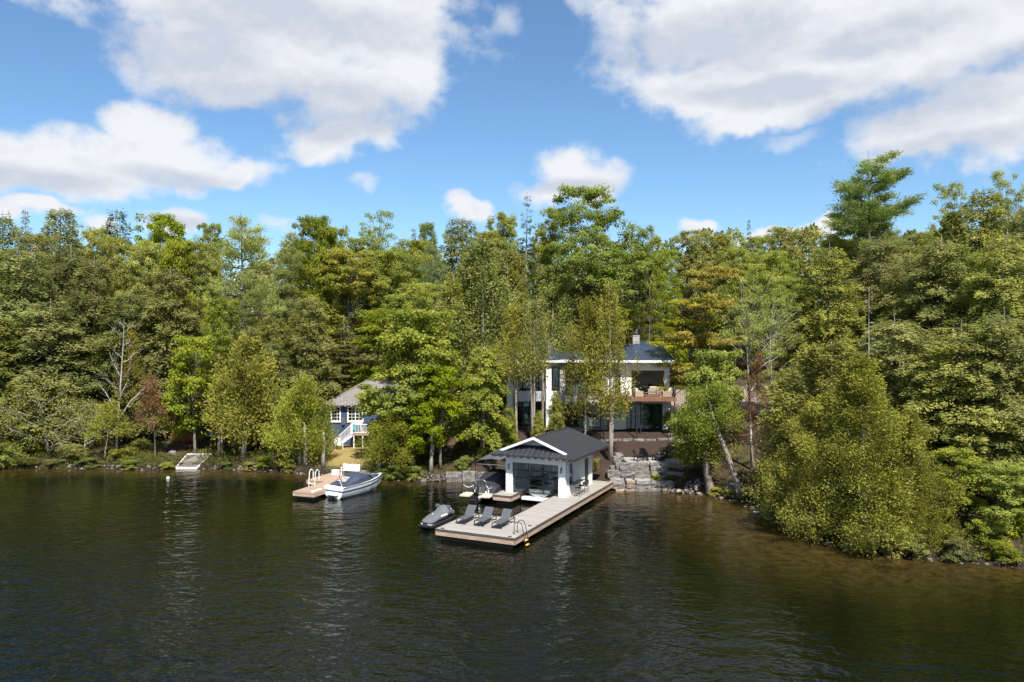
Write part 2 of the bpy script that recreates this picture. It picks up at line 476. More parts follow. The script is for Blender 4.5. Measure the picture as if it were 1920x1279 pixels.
m = bpy.data.materials.new('forest_ground')
m.use_nodes = True
t = NT(m.node_tree)
co = t.n('ShaderNodeTexCoord').outputs['Object']
lawn = t.n('ShaderNodeAttribute', attribute_name='lawn').outputs['Fac']
mulch = t.n('ShaderNodeAttribute', attribute_name='mulch').outputs['Fac']
gravel = t.n('ShaderNodeAttribute', attribute_name='drive').outputs['Fac']
n1 = t.noise(co, 1.1, 6, 0.62)
n2 = t.noise(co, 7.0, 5, 0.65)
c = t.mix(t.ss(n1, 0.35, 0.65), (0.044, 0.031, 0.021), (0.095, 0.066, 0.044))
c = t.mix(t.ss(t.noise(co, 0.5, 5), 0.5, 0.68), c, (0.055, 0.065, 0.022))
c = t.mix(t.math('MULTIPLY', t.ss(n2, 0.55, 0.8), 0.5), c, (0.17, 0.115, 0.072))
gl_ = t.mix(t.ss(n1, 0.3, 0.7), (0.27, 0.195, 0.075), (0.20, 0.175, 0.055))
gl_ = t.mix(t.ss(n2, 0.42, 0.75), gl_, (0.31, 0.215, 0.115))
c = t.mix(lawn, c, gl_)
c = t.mix(mulch, c, t.mix(t.ss(n2, 0.3, 0.7), (0.030, 0.021, 0.018), (0.064, 0.043, 0.034)))
c = t.mix(gravel, c, (0.27, 0.215, 0.185))
c = t.mix(t.n('ShaderNodeAttribute', attribute_name='wet').outputs['Fac'], c, t.mix(t.ss(n2, 0.35, 0.7), (0.012, 0.009, 0.007), (0.045, 0.034, 0.026)))
b = t.n('ShaderNodeBsdfPrincipled', {'Base Color': c, 'Roughness': 0.95, 'Specular IOR Level': 0.1})
bp = t.n('ShaderNodeBump', {'Height': t.noise(co, 9, 6, 0.7), 'Strength': 0.6, 'Distance': 0.08})
t.t.links.new(bp.outputs[0], b.inputs['Normal'])
t.out('ShaderNodeOutputMaterial', b.outputs[0])
M['ground'] = m

xs = np.concatenate([np.arange(-260, -66, 5.0), np.arange(-66, 46, 0.5), np.arange(46, 260, 5.0)])
ys = np.concatenate([np.arange(20, 40, 2.0), np.arange(40, 100, 0.5), np.arange(100, 420, 6.0)])
me, Xg, Yg, Zg = grid_mesh('ground', xs, ys, ground, M['ground'])
dS = shore_dist(Xg, Yg)
jit = 0.5 * nz2(Xg, Yg, 1.3, 5)
lawnw = sstep(Xg + jit, -22.5, -20.5) * (1 - sstep(Xg + jit, -13.0, -10.5)) * sstep(dS + jit, 1.2, 2.2) * (1 - sstep(Yg, 83, 85))
lawnw = np.maximum(lawnw, 0.9 * sstep(Xg + jit * 2, -50.0, -48) * (1 - sstep(Xg + jit * 2, -45, -42.5)) * sstep(Yg, 85, 86.5) * (1 - sstep(Yg, 93, 95)))
fattr(me, 'lawn', lawnw)
fattr(me, 'mulch', sstep(Xg + jit, -4.5, -2.5) * (1 - sstep(Xg + jit, 17.0, 19.5)) * sstep(dS, 0.5, 1.2) * (1 - sstep(Yg, 80, 86)))
fattr(me, 'drive', sstep(Xg, 17.2, 18.2) * (1 - sstep(Xg, 27, 29)) * sstep(Yg + 0.3 * Xg, 88.5, 89.5) * (1 - sstep(Yg + 0.3 * Xg, 98, 100)))
fattr(me, 'wet', 1 - sstep(dS + 0.35 * jit, 0.35, 1.15))
gr = link('ground', me)
tag(gr, 'brown forest floor rising from the lake shore', None, kind='structure')

# ------------------------------------------------------------------ water
m = bpy.data.materials.new('lake_water')
m.use_nodes = True
t = NT(m.node_tree)
co = t.n('ShaderNodeTexCoord').outputs['Object']
shal = t.n('ShaderNodeAttribute', attribute_name='shallow').outputs['Fac']
calm = t.n('ShaderNodeAttribute', attribute_name='calm').outputs['Fac']
# colour of the peaty lake: brown sand seen through shallow water, dark green where it is deep
bed = t.mix(t.ss(t.noise(co, 1.5, 6, 0.66), 0.33, 0.70), (0.021, 0.0148, 0.0045), (0.064, 0.043, 0.013))
deep = t.mix(t.ss(t.noise(co, 0.05, 3, 0.5), 0.3, 0.7), (0.0021, 0.0033, 0.0013), (0.0036, 0.0046, 0.0018))
c = t.mix(shal, deep, bed)
# ripples: wind waves running towards the shore, with gusts and lulls
wv = t.n('ShaderNodeMapping', {'Vector': co, 'Rotation': (0, 0, R(-28)), 'Scale': (0.62, 1.0, 1.0)}).outputs[0]
wv2 = t.n('ShaderNodeMapping', {'Vector': co, 'Rotation': (0, 0, R(26)), 'Scale': (0.62, 1.0, 1.0)}).outputs[0]
h1 = t.noise(wv, 0.85, 2, 0.5, dist=0.4)
h2 = t.noise(wv2, 2.3, 2, 0.5, dist=0.3)
h3 = t.noise(wv, 5.6, 2, 0.5)
h = t.math('ADD', t.math('ADD', h1, t.math('MULTIPLY', h2, 0.55)), t.math('MULTIPLY', h3, 0.15))
gust = t.lin(t.noise(co, 0.075, 3, 0.55), 0.3, 0.7, 0.62, 1.15)
amp = t.math('MULTIPLY', gust, t.lin(calm, 0, 1, 1.0, 0.26))
bp = t.n('ShaderNodeBump', {'Height': t.math('MULTIPLY', h, amp), 'Strength': 1.0, 'Distance': 0.27})
b = t.n('ShaderNodeBsdfPrincipled', {'Base Color': c, 'Roughness': 0.06, 'IOR': 1.333, 'Specular IOR Level': 0.5, 'Normal': bp.outputs[0]})
t.out('ShaderNodeOutputMaterial', b.outputs[0])
xs = np.concatenate([np.linspace(-1500, -90, 20), np.arange(-80, 70, 0.75), np.linspace(75, 1500, 20)])
ys = np.concatenate([np.linspace(-1500, -20, 16), np.arange(-10, 40, 2.0), np.arange(40, 86, 0.5)])
me, Xg, Yg, Zg = grid_mesh('lake_water', xs, ys, lambda X, Y: X * 0.0, m)
dW = -shore_dist(Xg, Yg) + 0.9 * nz2(Xg, Yg, 0.35, 2)
reach = np.interp(Xg, [-60, -30, -8, 6, 12, 20, 26, 40], [7.0, 6.5, 5.0, 7.0, 14.5, 13.0, 7.5, 6.0])
fattr(me, 'shallow', (1 - sstep(dW, 0.3, reach)) ** 1.3)
fattr(me, 'calm', 1 - sstep(-shore_dist(Xg, Yg), 6, 44))
tag(link('lake_water', me), 'dark rippled lake water', None, kind='structure')  # brighter copy of the hemlock needles, extra sunlight put into the colour

# ------------------------------------------------------------------ stones
def stone_mesh(sx, sy, sz, seed, rough=0.05, m=None, n=3):
    """a quarried block: a box of n x n faces a side with chipped, uneven faces"""
    rng = random.Random(seed)
    vid, vs_, fs = {}, [], []
    def vert(i, j, k):
        if (i, j, k) not in vid:
            p = Vector((i / n - 0.5, j / n - 0.5, k / n - 0.5))
            e = sum(abs(c_) > 0.49 for c_ in p)
            q = Vector((p.x * sx, p.y * sy, p.z * sz))
            sh = 1 - (0.0 if e < 2 else 0.045 if e == 2 else 0.085)
            q = Vector((q.x * sh, q.y * sh, q.z * sh))
            q += Vector((rng.uniform(-1, 1), rng.uniform(-1, 1), rng.uniform(-0.7, 0.7))) * rough
            vid[i, j, k] = len(vs_)
            vs_.append(q)
        return vid[i, j, k]
    for a in range(n):
        for b_ in range(n):
            fs.append([vert(a, b_, 0), vert(a, b_ + 1, 0), vert(a + 1, b_ + 1, 0), vert(a + 1, b_, 0)])
            fs.append([vert(a, b_, n), vert(a + 1, b_, n), vert(a + 1, b_ + 1, n), vert(a, b_ + 1, n)])
            fs.append([vert(a, 0, b_), vert(a + 1, 0, b_), vert(a + 1, 0, b_ + 1), vert(a, 0, b_ + 1)])
            fs.append([vert(a, n, b_), vert(a, n, b_ + 1), vert(a + 1, n, b_ + 1), vert(a + 1, n, b_)])
            fs.append([vert(0, a, b_), vert(0, a, b_ + 1), vert(0, a + 1, b_ + 1), vert(0, a + 1, b_)])
            fs.append([vert(n, a, b_), vert(n, a + 1, b_), vert(n, a + 1, b_ + 1), vert(n, a, b_ + 1)])
    mb = MB().add(vs_, fs)
    return mb.mesh('stone', m or M['stone'])

def rock_mesh(seed, m=None, sub=2, jag=0.28):
    import bmesh
    bm = bmesh.new()
    bmesh.ops.create_icosphere(bm, subdivisions=sub, radius=0.5)
    for v in bm.verts:
        p = v.co * 2.1 + Vector((seed * 7.3, seed * 3.1, 0))
        v.co *= 1 + jag * (mnoise.noise(p) + 0.5 * mnoise.noise(p * 2.3))
    me = bpy.data.meshes.new('rock')
    bm.to_mesh(me)
    bm.free()
    me.materials.append(m or M['rock'])
    return me

stone_n = [0]
def stone(parent, x0, x1, y0, y1, z0, z1, m=None, rough=0.05, name='stone', rz=0.0):
    stone_n[0] += 1
    me = stone_mesh(x1 - x0, y1 - y0, z1 - z0, stone_n[0] * 13 + 5, min(rough, (z1 - z0) * 0.12), m)
    return link(name, me, parent, ((x0 + x1) / 2, (y0 + y1) / 2, (z0 + z1) / 2), (0, 0, rz))

# shoreline wall of quarried blocks beside the dock
t = thing('shore_stone_wall', 'low wall of grey quarried blocks standing in the water beside the dock end', 'stone wall', (8.9, 65.3, 0))
for x0, x1, dy, z0, z1, mm in [(0.0, 0.85, 0, -0.5, 0.2, 'stone_warm'), (0.87, 1.7, .03, -0.5, 0.18, 'stone_warm'), (1.72, 2.75, -.03, -0.5, 0.22, 'stone'), (2.77, 4.05, -.06, -0.5, 0.26, 'stone'), (4.07, 5.3, -.03, -0.5, 0.2, 'stone_warm')]:
    stone(t, x0, x1, dy, dy + 0.9, z0, z1, M[mm])
for x0, x1, dy, z0, z1, mm in [(-0.35, 0.95, 0.18, 0.2, 0.74, 'stone'), (0.97, 1.83, 0.12, 0.2, 0.50, 'stone'), (1.02, 1.80, 0.2, 0.50, 0.78, 'stone_warm'), (1.85, 3.2, 0.2, 0.22, 0.80, 'stone'), (3.22, 4.35, 0.3, 0.22, 0.74, 'stone'), (4.37, 5.15, 0.36, 0.2, 0.70, 'stone')]:
    stone(t, x0, x1, dy, dy + 0.95, z0, z1, M[mm])
# terrace wall in two courses, with steps
t = thing('terrace_stone_wall', 'two-course wall of big grey armour stones holding up the fire pit terrace', 'stone wall', (8.3, 67.2, 0))
for x0, x1, dy, z0, z1 in [(0.15, 1.35, -0.05, 0.78, 1.42), (1.37, 2.62, 0.0, 0.76, 1.38), (4.05, 5.0, 0.0, 0.74, 1.36), (5.02, 6.3, -0.05, 0.74, 1.40), (6.32, 7.5, -0.15, 0.72, 1.32), (7.52, 8.2, -0.1, 0.7, 1.3)]:
    stone(t, x0, x1, dy, dy + 0.9, z0, z1)
for x0, x1, dy, z0, z1 in [(0.98, 1.5, 0.45, 1.40, 2.05), (1.30, 2.75, 0.22, 1.38, 2.06), (4.02, 4.95, 0.25, 1.36, 1.98), (4.97, 6.25, 0.25, 1.38, 2.02), (6.27, 7.6, 0.2, 1.32, 1.86)]:
    stone(t, x0, x1, dy, dy + 0.9, z0, z1)
for x0, x1, y0, y1, z0, z1 in [(0.95, 1.62, 1.2, 2.3, 1.6, 2.12), (1.05, 1.8, 2.35, 3.6, 1.7, 2.2), (1.35, 2.1, 3.65, 4.7, 1.8, 2.35), (0.55, 1.05, 0.7, 1.2, 1.3, 1.72)]:
    stone(t, x0, x1, y0, y1, z0, z1)
t = thing('stone_steps', 'broad grey stone steps climbing through the terrace wall', 'steps', (10.95, 66.75, 0))
for k in range(4):
    stone(t, -0.12 + 0.05 * k, 1.36, 0.12 + 0.42 * k, 0.75 + 0.42 * k, 0.66 + 0.28 * k, 1.06 + 0.30 * k, M['stone'], 0.018, 'step')
t = thing('upper_stone_steps', 'weathered stone steps rising beside the leaning tree towards the house', 'steps', (15.0, 69.3, 0))
for k in range(6):
    zz = gz(15.4, 69.5 + 1.15 * k)
    stone(t, -0.1 + 0.12 * k, 1.5 + 0.12 * k, 0.0 + 1.15 * k, 0.9 + 1.15 * k, zz - 0.3, zz + 0.12, M['stone'], 0.02, 'step')
# flat stepping stones between the dock and the steps
t = thing('flagstone_path', 'flat grey flagstones laid in mulch between dock and stone steps', 'path', (8.4, 65.9, 0))
for x0, x1, y0, y1 in [(0.2, 1.45, 0.55, 0.95), (1.55, 2.2, 0.1, 0.85), (2.3, 3.1, 0.45, 0.85), (2.45, 3.6, 0.02, 0.4), (3.2, 3.75, 0.45, 0.8)]:
    stone(t, x0, x1, y0, y1, 0.66, 0.86, M['paver'], 0.012, 'flagstone')
t = thing('fire_pit_terrace', 'pale flagstone terrace around the dark fire bowl', 'terrace', (9.9, 67.9, 0))
rng = random.Random(4)
for i in range(5):
    for j in range(4):
        x0, y0 = 0.55 + 1.02 * i + rng.uniform(-.03, .03), 0.3 + 0.98 * j
        stone(t, x0, x0 + 0.98, y0, y0 + 0.94, 1.74, 1.945 + rng.uniform(-.01, .01), M['paver'], 0.008, 'flagstone')
# the row of pale slabs along the foot of the house
t = thing('house_border_stones', 'row of pale flat stones edging the white house foundation', 'stone edging', (9.0, 74.4, 0))
for k in range(9):
    x0 = -2.6 + 1.12 * k
    zz = gz(9 + x0 + .5, 74.7 - 0.07 * x0)
    stone(t, x0, x0 + 1.06 + rng.uniform(-.08, .02), 0.05 - 0.07 * x0, 0.75 - 0.07 * x0, zz - 0.2, zz + 0.1 + rng.uniform(-.02, .03), M['stone'], 0.02, 'slab')
# low stone wall at the foot of the slope by the pontoon boat
t = thing('grey_bank_wall', 'short wall of grey blocks at the water behind the covered pontoon boat', 'stone wall', (-6.1, 69.4, 0))
for x0, x1, dy, z1 in [(0, 1.5, 0.12, 0.85), (1.52, 2.9, 0.0, 0.95), (2.92, 4.3, -0.3, 0.9), (4.32, 5.6, -0.75, 0.85), (5.62, 7.2, -1.1, 0.95)]:
    stone(t, x0, x1, dy, dy + 0.8, -0.35, z1)

# boulders and shore rocks
ROCKS = [rock_mesh(k + 1) for k in range(7)]
RWARM = [rock_mesh(k + 11, M['stone_warm']) for k in range(2)]
RSTONE = [rock_mesh(k + 21, M['stone']) for k in range(3)]
def boulder(x, y, s, me, label, sink=0.25, z=None, group=None):
    zz = gz(x, y) if z is None else z
    o = link('boulder', me, None, (x, y, max(zz, -0.25) + s[2] * (0.5 - sink)), (0, 0, (x * 7.7 + y * 3.1) % 6.28), s)
    return tag(o, label, 'boulder', group)
boulder(14.1, 71.7, (1.1, 0.9, 0.85), RWARM[1], 'round beige boulder behind the fire bowl on the dark mulch')
boulder(18.2, 62.9, (1.3, 1.0, 0.95), RSTONE[1], 'pale rounded boulder at the foot of the leaning trunk')
boulder(14.15, 64.35, (0.55, 0.45, 0.4), RWARM[0], 'small orange rock at the waterline below the stone wall', z=0.1)
boulder(-14.0, 71.4, (1.5, 1.1, 0.95), RSTONE[2], 'big grey boulder beside the white bench on the tan dock')
boulder(26.6, 45.35, (1.1, 0.8, 0.65), RSTONE[0], 'pale boulder at the water under the bright green maple')
boulder(-0.6, 73.3, (0.95, 0.8, 0.7), RWARM[1], 'tan boulder on the mulch slope behind the boathouse roof')
boulder(-1.8, 73.2, (0.8, 0.7, 0.6), RSTONE[1], 'grey boulder on the mulch slope beside the tan one')
boulder(-36.4, 76.1, (0.7, 0.6, 0.45), RSTONE[2], 'pale shore rock beside the tilted swim raft', z=0.1)
boulder(-35.6, 79.4, (0.8, 0.6, 0.6), RSTONE[0], 'pale stone beside the brown brush heap above the swim raft')
boulder(15.5, 68.2, (0.9, 0.7, 0.8), RSTONE[1], 'upright pale stone at the end of the terrace wall')
rng = random.Random(9)
def joined_rocks(name, label, pts, meshes, kind='stuff'):
    vs_, fs, base = [], [], 0
    V = [(np.array([v.co[:] for v in me.vertices]), [tuple(p.vertices) for p in me.polygons]) for me in meshes]
    mb = MB()
    for x, y, z, s in pts:
        v, f = V[rng.randrange(len(V))]
        a = rng.uniform(0, 6.28)
        sc = np.array([s * rng.uniform(.8, 1.3), s * rng.uniform(.7, 1.1), s * rng.uniform(.5, .9)])
        q = v * sc
        q = np.stack([q[:, 0] * math.cos(a) - q[:, 1] * math.sin(a) + x, q[:, 0] * math.sin(a) + q[:, 1] * math.cos(a) + y, q[:, 2] + z], 1)
        mb.add(q.tolist(), f)
    o = obj(name, mb, meshes[0].materials[0])
    return tag(o, label, None, kind=kind)
small = [rock_mesh(k + 31, sub=1) for k in range(5)]
pts = []
seg = np.cumsum(np.r_[0, np.hypot(*np.diff(SHORE, axis=0).T)])
for s_ in np.arange(seg[3], seg[-3], 0.21):
    x, y = np.interp(s_, seg, SHORE[:, 0]), np.interp(s_, seg, SHORE[:, 1])
    if 8.6 < x < 14.0 and y > 60:
        continue
    d = rng.gauss(0.08, 0.26)
    X, Y = x + rng.uniform(-.2, .2), y + d
    pts.append((X, Y, max(gz(X, Y), -0.12) + 0.02, rng.uniform(0.14, 0.42) * (1.35 if rng.random() < .12 else 1)))
joined_rocks('shore_rocks', 'small brown and grey rocks along the waterline', pts, small)
# heap of fist-size stones at the two ends of the quarried wall
for (cx, cy, nx_, label) in [(14.9, 64.9, 90, 'heap of loose stones between the quarried wall and the leaning trees'), (-7.6, 70.0, 80, 'loose stones along the bank beside the grey block wall')]:
    pts = [(cx + rng.uniform(-1.5, 1.5), cy + rng.uniform(-.45, .5) - 0.5 * 0, 0, rng.uniform(.2, .42)) for _ in range(nx_)]
    pts = [(x, y, max(gz(x, y), -0.05) + rng.uniform(0, .28), s) for x, y, _, s in pts]
    joined_rocks('stone_heap', label, pts, small)
# ------------------------------------------------------------------ the long dock and the boathouse: local x to the right, y towards the shore
DO, DA = (0.19, 47.27), -R(25.12)
def dk(x, y, z=0.0):
    X, Y = rot2(x, y, DA)
    return (DO[0] + X, DO[1] + Y, z)
DZ = 0.75
def board_mesh(length, wd, m, th=0.035):
    return MB().box(0, length, 0, wd, -th, 0).mesh('plank', m)
dock = thing('long_dock', 'long grey plank dock with dark edge trim running out from the boathouse', 'dock', dk(0, 0), DA)
long_b, short_b = board_mesh(5.66, 0.134, M['deck_grey']), board_mesh(2.45, 0.134, M['deck_grey'])
y, k = 0.07, 0
rng = random.Random(2)
while y < 20.2:
    me = long_b if y + .134 < 4.85 else short_b
    L = 5.66 if me is long_b else 2.45
    link('plank', me, dock, (-L - 0.07, y, DZ + rng.uniform(-.004, .004)), (0, 0, rng.uniform(-.0008, .0008)))
    y += 0.142
def fascia(parent, x0, y0, x1, y1, zt, m_top, m_low, hh=0.42, tt=0.13):
    d = Vector((x1 - x0, y1 - y0, 0))
    n_ = Vector((d.y, -d.x, 0)).normalized() * 0.05
    a, b = Vector((x0, y0, 0)), Vector((x1, y1, 0))
    obj('edge_trim', MB().slab([a + Vector((0, 0, zt - tt)), b + Vector((0, 0, zt - tt)), b + n_ * 1.4 + Vector((0, 0, zt - tt)), a + n_ * 1.4 + Vector((0, 0, zt - tt))], (0, 0, tt + 0.004)), m_top, parent)
    obj('fascia_board', MB().slab([a + Vector((0, 0, zt - hh)), b + Vector((0, 0, zt - hh)), b + n_ + Vector((0, 0, zt - hh)), a + n_ + Vector((0, 0, zt - hh))], (0, 0, hh - tt - 0.003)), m_low, parent)
W1, W2, PD = 5.78, 2.57, 4.9
for x0, y0, x1, y1 in [(-W1, 0.05, 0, 0.05), (-0.05, 0.0, -0.05, 20.2), (-W1 + 0.05, PD, -W1 + 0.05, 0), (-W2, PD - 0.05, -W1, PD - 0.05), (-W2 + 0.05, 12.4, -W2 + 0.05, PD), ]:
    fascia(dock, x0, y0, x1, y1, DZ, M['trim_dark'], M['fascia_wood'])
for i, (x0, x1, y0, y1) in enumerate([(-W1 + .3, -.3, .25, .5), (-W1 + .3, -.3, 2.3, 2.55), (-W1 + .3, -.3, 4.4, 4.65), (-W2 + .2, -.2, 8.5, 8.75), (-W2 + .2, -.2, 12.0, 12.25), (-W2 + .2, -.2, 16.0, 16.25), (-W2 + .2, -.2, 19.4, 19.65)]):
    box('support_beam', M['crib_dark'], dock, x0, x1, y0, y1, -0.6, DZ - 0.18)
for x, y in [(-W1 + .45, .2), (-.45, .2), (-.4, 3.2), (-W1 + .4, 3.4)]:
    box('cleat', M['black_metal'], dock, x - .12, x + .12, y - .03, y + .03, DZ + 0.005, DZ + 0.06)

# finger dock on the far side of the slip
fd = thing('finger_dock', 'short plank finger dock under the left pillar of the boathouse', 'dock', dk(-7.15, 11.15), DA)
fb = board_mesh(1.5, 0.134, M['deck_grey'])
for k in range(53):
    link('plank', fb, fd, (0.06, 0.06 + 0.142 * k, DZ + rng.uniform(-.003, .003)))
for a in [(0, .05, 1.62, .05), (1.57, 0, 1.57, 7.6), (.05, 7.6, .05, 0)]:
    fascia(fd, *a, DZ, M['trim_dark'], M['fascia_wood'])
box('support_beam', M['crib_dark'], fd, .2, 1.4, .25, 7.4, -0.6, DZ - 0.2)

# --- boathouse
BX0, BX1, BY0, BY1 = -6.62, -1.45, 12.5, 18.85
WT = 3.72                                            # wall top (absolute height)
bh = thing('boathouse', 'white boathouse with charcoal metal roof and glass garage door over the slip', 'boathouse', dk(0, 0), DA)
def siding(name, parent, x0, x1, y0, y1, z0, z1, face, m, lap=0.19, proud=0.012):
    """boards laid one above the other on the outer side (face: '-y', '+x', ...)"""
    mb = MB()
    z = z0
    while z < z1 - 1e-4:
        ze = min(z + lap, z1)
        zz = ze - 0.012
        if face == '-y':
            mb.hexa([(x0, y0 - proud, z), (x1, y0 - proud, z), (x1, y1, z), (x0, y1, z)], [(x0, y0, zz), (x1, y0, zz), (x1, y1, zz), (x0, y1, zz)])
        elif face == '+x':
            mb.hexa([(x0, y0, z), (x1 + proud, y0, z), (x1 + proud, y1, z), (x0, y1, z)], [(x0, y0, zz), (x1, y0, zz), (x1, y1, zz), (x0, y1, zz)])
        elif face == '-x':
            mb.hexa([(x0 - proud, y0, z), (x1, y0, z), (x1, y1, z), (x0 - proud, y1, z)], [(x0, y0, zz), (x1, y0, zz), (x1, y1, zz), (x0, y1, zz)])
        else:
            mb.box(x0, x1, y0, y1, z, zz)
        z = ze
    mb.box(x0 + .02, x1 - .02, y0 + .02, y1 - .02, z0 + 0.01, z1 - 0.004)
    return obj(name, mb, m, parent)
GX0, GX1, GT = -6.04, -2.06, 3.22                     # garage opening
siding('pillar', bh, BX0, GX0, BY0, BY0 + .5, DZ, WT, '-y', M['white'], .6, .006)
siding('pillar', bh, GX1, BX1, BY0, BY0 + .88, DZ, WT, '-y', M['white'], .6, .006)
box('lintel', M['white'], bh, GX0 + .002, GX1 - .002, BY0 + .02, BY0 + .3, GT, WT)
# side wall towards the dock
siding('side_wall', bh, BX1 - .2, BX1, 14.47, 16.93, DZ, WT, '+x', M['white'])
siding('side_wall', bh, BX1 - .2, BX1, 17.95, BY1, DZ, WT, '+x', M['white'])
box('side_wall', M['white'], bh, BX1 - .2, BX1 - .005, 13.39, 14.465, DZ, 1.60)
box('side_wall', M['white'], bh, BX1 - .2, BX1 - .005, 13.39, 14.465, 3.28, WT)
box('side_wall', M['white'], bh, BX1 - .2, BX1 - .005, 16.935, 17.945, 3.15, WT)
box('counter', M['black_frame'], bh, BX1 - .3, BX1 + .42, 13.3, 15.75, 1.62, 1.68)
sd_ = box('side_door', M['black_frame'], bh, BX1 - .12, BX1 - .06, 16.95, 17.93, DZ + .02, 3.14)
box('handle', M['chrome'], sd_, BX1 - .06, BX1 - .02, 17.05, 17.09, 1.7, 1.95)
# pass-through window frame, folded up
wf = box('hatch_frame', M['black_frame'], bh, BX1 - .15, BX1 - .09, 13.4, 13.46, 1.70, 3.27)
box('hatch_frame', M['black_frame'], bh, BX1 - .15, BX1 - .09, 13.462, 14.46, 2.44, 2.50)
box('hatch_pane', M['glass_clear'], bh, BX1 - .125, BX1 - .115, 13.462, 14.46, 1.70, 2.435)
# far side and rear wall with wide panes
siding('side_wall', bh, BX0, BX0 + .2, BY0 + .502, 14.2, DZ, WT, '-x', M['white'])
siding('side_wall', bh, BX0, BX0 + .2, 16.9, BY1, DZ, WT, '-x', M['white'])
box('side_wall', M['white'], bh, BX0, BX0 + .2, 14.202, 16.898, DZ, 1.3)
box('side_wall', M['white'], bh, BX0, BX0 + .2, 14.202, 16.898, 3.2, WT)
siding('rear_wall', bh, BX0 + .202, -5.2, BY1 - .2, BY1, DZ, WT, '+y', M['white'])
siding('rear_wall', bh, -3.9, -3.2, BY1 - .2, BY1, DZ, WT, '+y', M['white'])
siding('rear_wall', bh, -1.95, BX1 - .202, BY1 - .2, BY1, DZ, WT, '+y', M['white'])
for x0, x1 in [(-5.198, -3.902), (-3.198, -1.952)]:
    box('rear_wall', M['white'], bh, x0, x1, BY1 - .2, BY1, DZ, 1.25)
    box('rear_wall', M['white'], bh, x0, x1, BY1 - .2, BY1, 3.3, WT)
    wn = obj('rear_window', MB().box(x0, x0 + .07, BY1 - .14, BY1 - .06, 1.252, 3.298).box(x1 - .07, x1, BY1 - .14, BY1 - .06, 1.252, 3.298).box(x0 + .071, x1 - .071, BY1 - .14, BY1 - .06, 2.2, 2.27), M['black_frame'], bh)
    box('pane', M['glass_clear'], wn, x0 + .06, x1 - .06, BY1 - .105, BY1 - .095, 1.25, 3.3)
box('inner_walkway', M['deck_grey'], bh, BX0 + .21, -5.5, 12.72, BY1 - .22, .60, .745)
box('ceiling', M['white'], bh, BX0 + .02, BX1 - .02, BY0 + .31, BY1 - .02, WT - .06, WT - .005)
# garage door: black grid of three by four panes
gd = link('garage_door', None, bh)
gy = BY0 + .16
cw, chh = (GX1 - GX0) / 3, (GT - .80) / 4
for i in range(4):
    x = GX0 + cw * i
    box('frame_upright', M['black_frame'], gd, x - .05 if 0 < i < 3 else (x if i == 0 else x - .06), x + .05 if 0 < i < 3 else (x + .06 if i == 0 else x), gy, gy + .06, .80, GT - .002)
for j in range(5):
    z = .80 + chh * j
    for i in range(3):
        box('frame_rail', M['black_frame'], gd, GX0 + cw * i + .0605, GX0 + cw * (i + 1) - .0605, gy + .003, gy + .057, max(z - .05, .802), min(z + .05, GT - .004))
for i in range(3):
    for j in range(4):
        box('pane', M['door_glass'], gd, GX0 + cw * i + .03, GX0 + cw * (i + 1) - .03, gy + .026, gy + .032, .80 + chh * j + .02, .80 + chh * (j + 1) - .02)
# wall lanterns
for x in (-6.33, -1.78):
    lm = obj('wall_lantern', MB().box(x - .03, x + .03, BY0 - .07, BY0 - .007, 3.02, 3.10).box(x - .075, x + .075, BY0 - .2, BY0 - .05, 2.98, 3.015).box(x - .06, x + .06, BY0 - .18, BY0 - .06, 2.66, 2.69), M['black_metal'], bh)
    box('lantern_glass', M['glass'], lm, x - .055, x + .055, BY0 - .175, BY0 - .065, 2.692, 2.978)
# roof: eaves at 3.86, ridge at 5.26 running towards the shore, Dutch gable over the door
EX0, EX1, EY0, EY1, EZ, RZ, RX = -7.68, -0.42, 11.68, 20.5, 3.86, 5.27, -4.03
GFY = 12.95                                           # plane of the little gable wall
def roof_panels(parent, m, e0, e1, r0, r1, n_, th=0.05, seam=0.09):
    """a metal slope from eave e0-e1 to ridge r0-r1 split into n_ sheets with standing seams"""
    e0, e1, r0, r1 = map(Vector, (e0, e1, r0, r1))
    nrm = (e1 - e0).cross(r0 - e0).normalized()
    if nrm.z < 0: nrm = -nrm
    for k in range(n_):
        a, b = k / n_, (k + 1) / n_
        g = 0.0015
        p = [e0.lerp(e1, a + g), e0.lerp(e1, b - g), r0.lerp(r1, b - g), r0.lerp(r1, a + g)]
        if (p[2] - p[3]).length < 1e-3: p = p[:3]
        obj('roof_sheet', MB().slab(p, nrm * th), m, parent)
    for k in range(n_ + 1):
        a = k / n_
        p, q = e0.lerp(e1, a) + nrm * (th + .014), r0.lerp(r1, a) + nrm * (th + .014)
        if (q - p).length > .2:
            obj('seam', MB().beam(p, q, 0.055, seam), M['seam_highlight'] if m is M['roof_metal'] else m, parent)
RM = M['roof_metal']
RY0, RY1 = 12.1, 19.65
roof = link('roof', None, bh)
GE0, GE1, GZ = -6.94, -1.16, 4.15                     # where the gable meets the hips
GFY, GFZ, GIN = 12.75, 4.60, 1.90                     # gable wall set back above the skirt roof
SL = (RZ - EZ) / (EX1 - RX)
def sheet(pts, nrm):
    obj('roof_sheet', MB().slab(pts, Vector(nrm).normalized() * .05), RM, roof)
def seam_at(p, q, nrm):
    n_ = Vector(nrm).normalized() * .06
    if (Vector(q) - Vector(p)).length > .25:
        obj('seam', MB().beam(Vector(p) + n_, Vector(q) + n_, .055, .08), M['seam_highlight'], roof)
def side_top(y):
    """how far a sheet of the side slopes runs in from the eave"""
    full = EX1 - RX
    if y < RY0: return (EX1 - GE1) * (y - EY0) / (RY0 - EY0)
    if y > RY1: return full * (EY1 - y) / (EY1 - RY1)
    return full - .002
cuts = sorted([EY0, RY0 - 1e-4, RY0, RY1, EY1] + [RY0 + .42 * k for k in range(1, 18)] + [RY1 + .43])
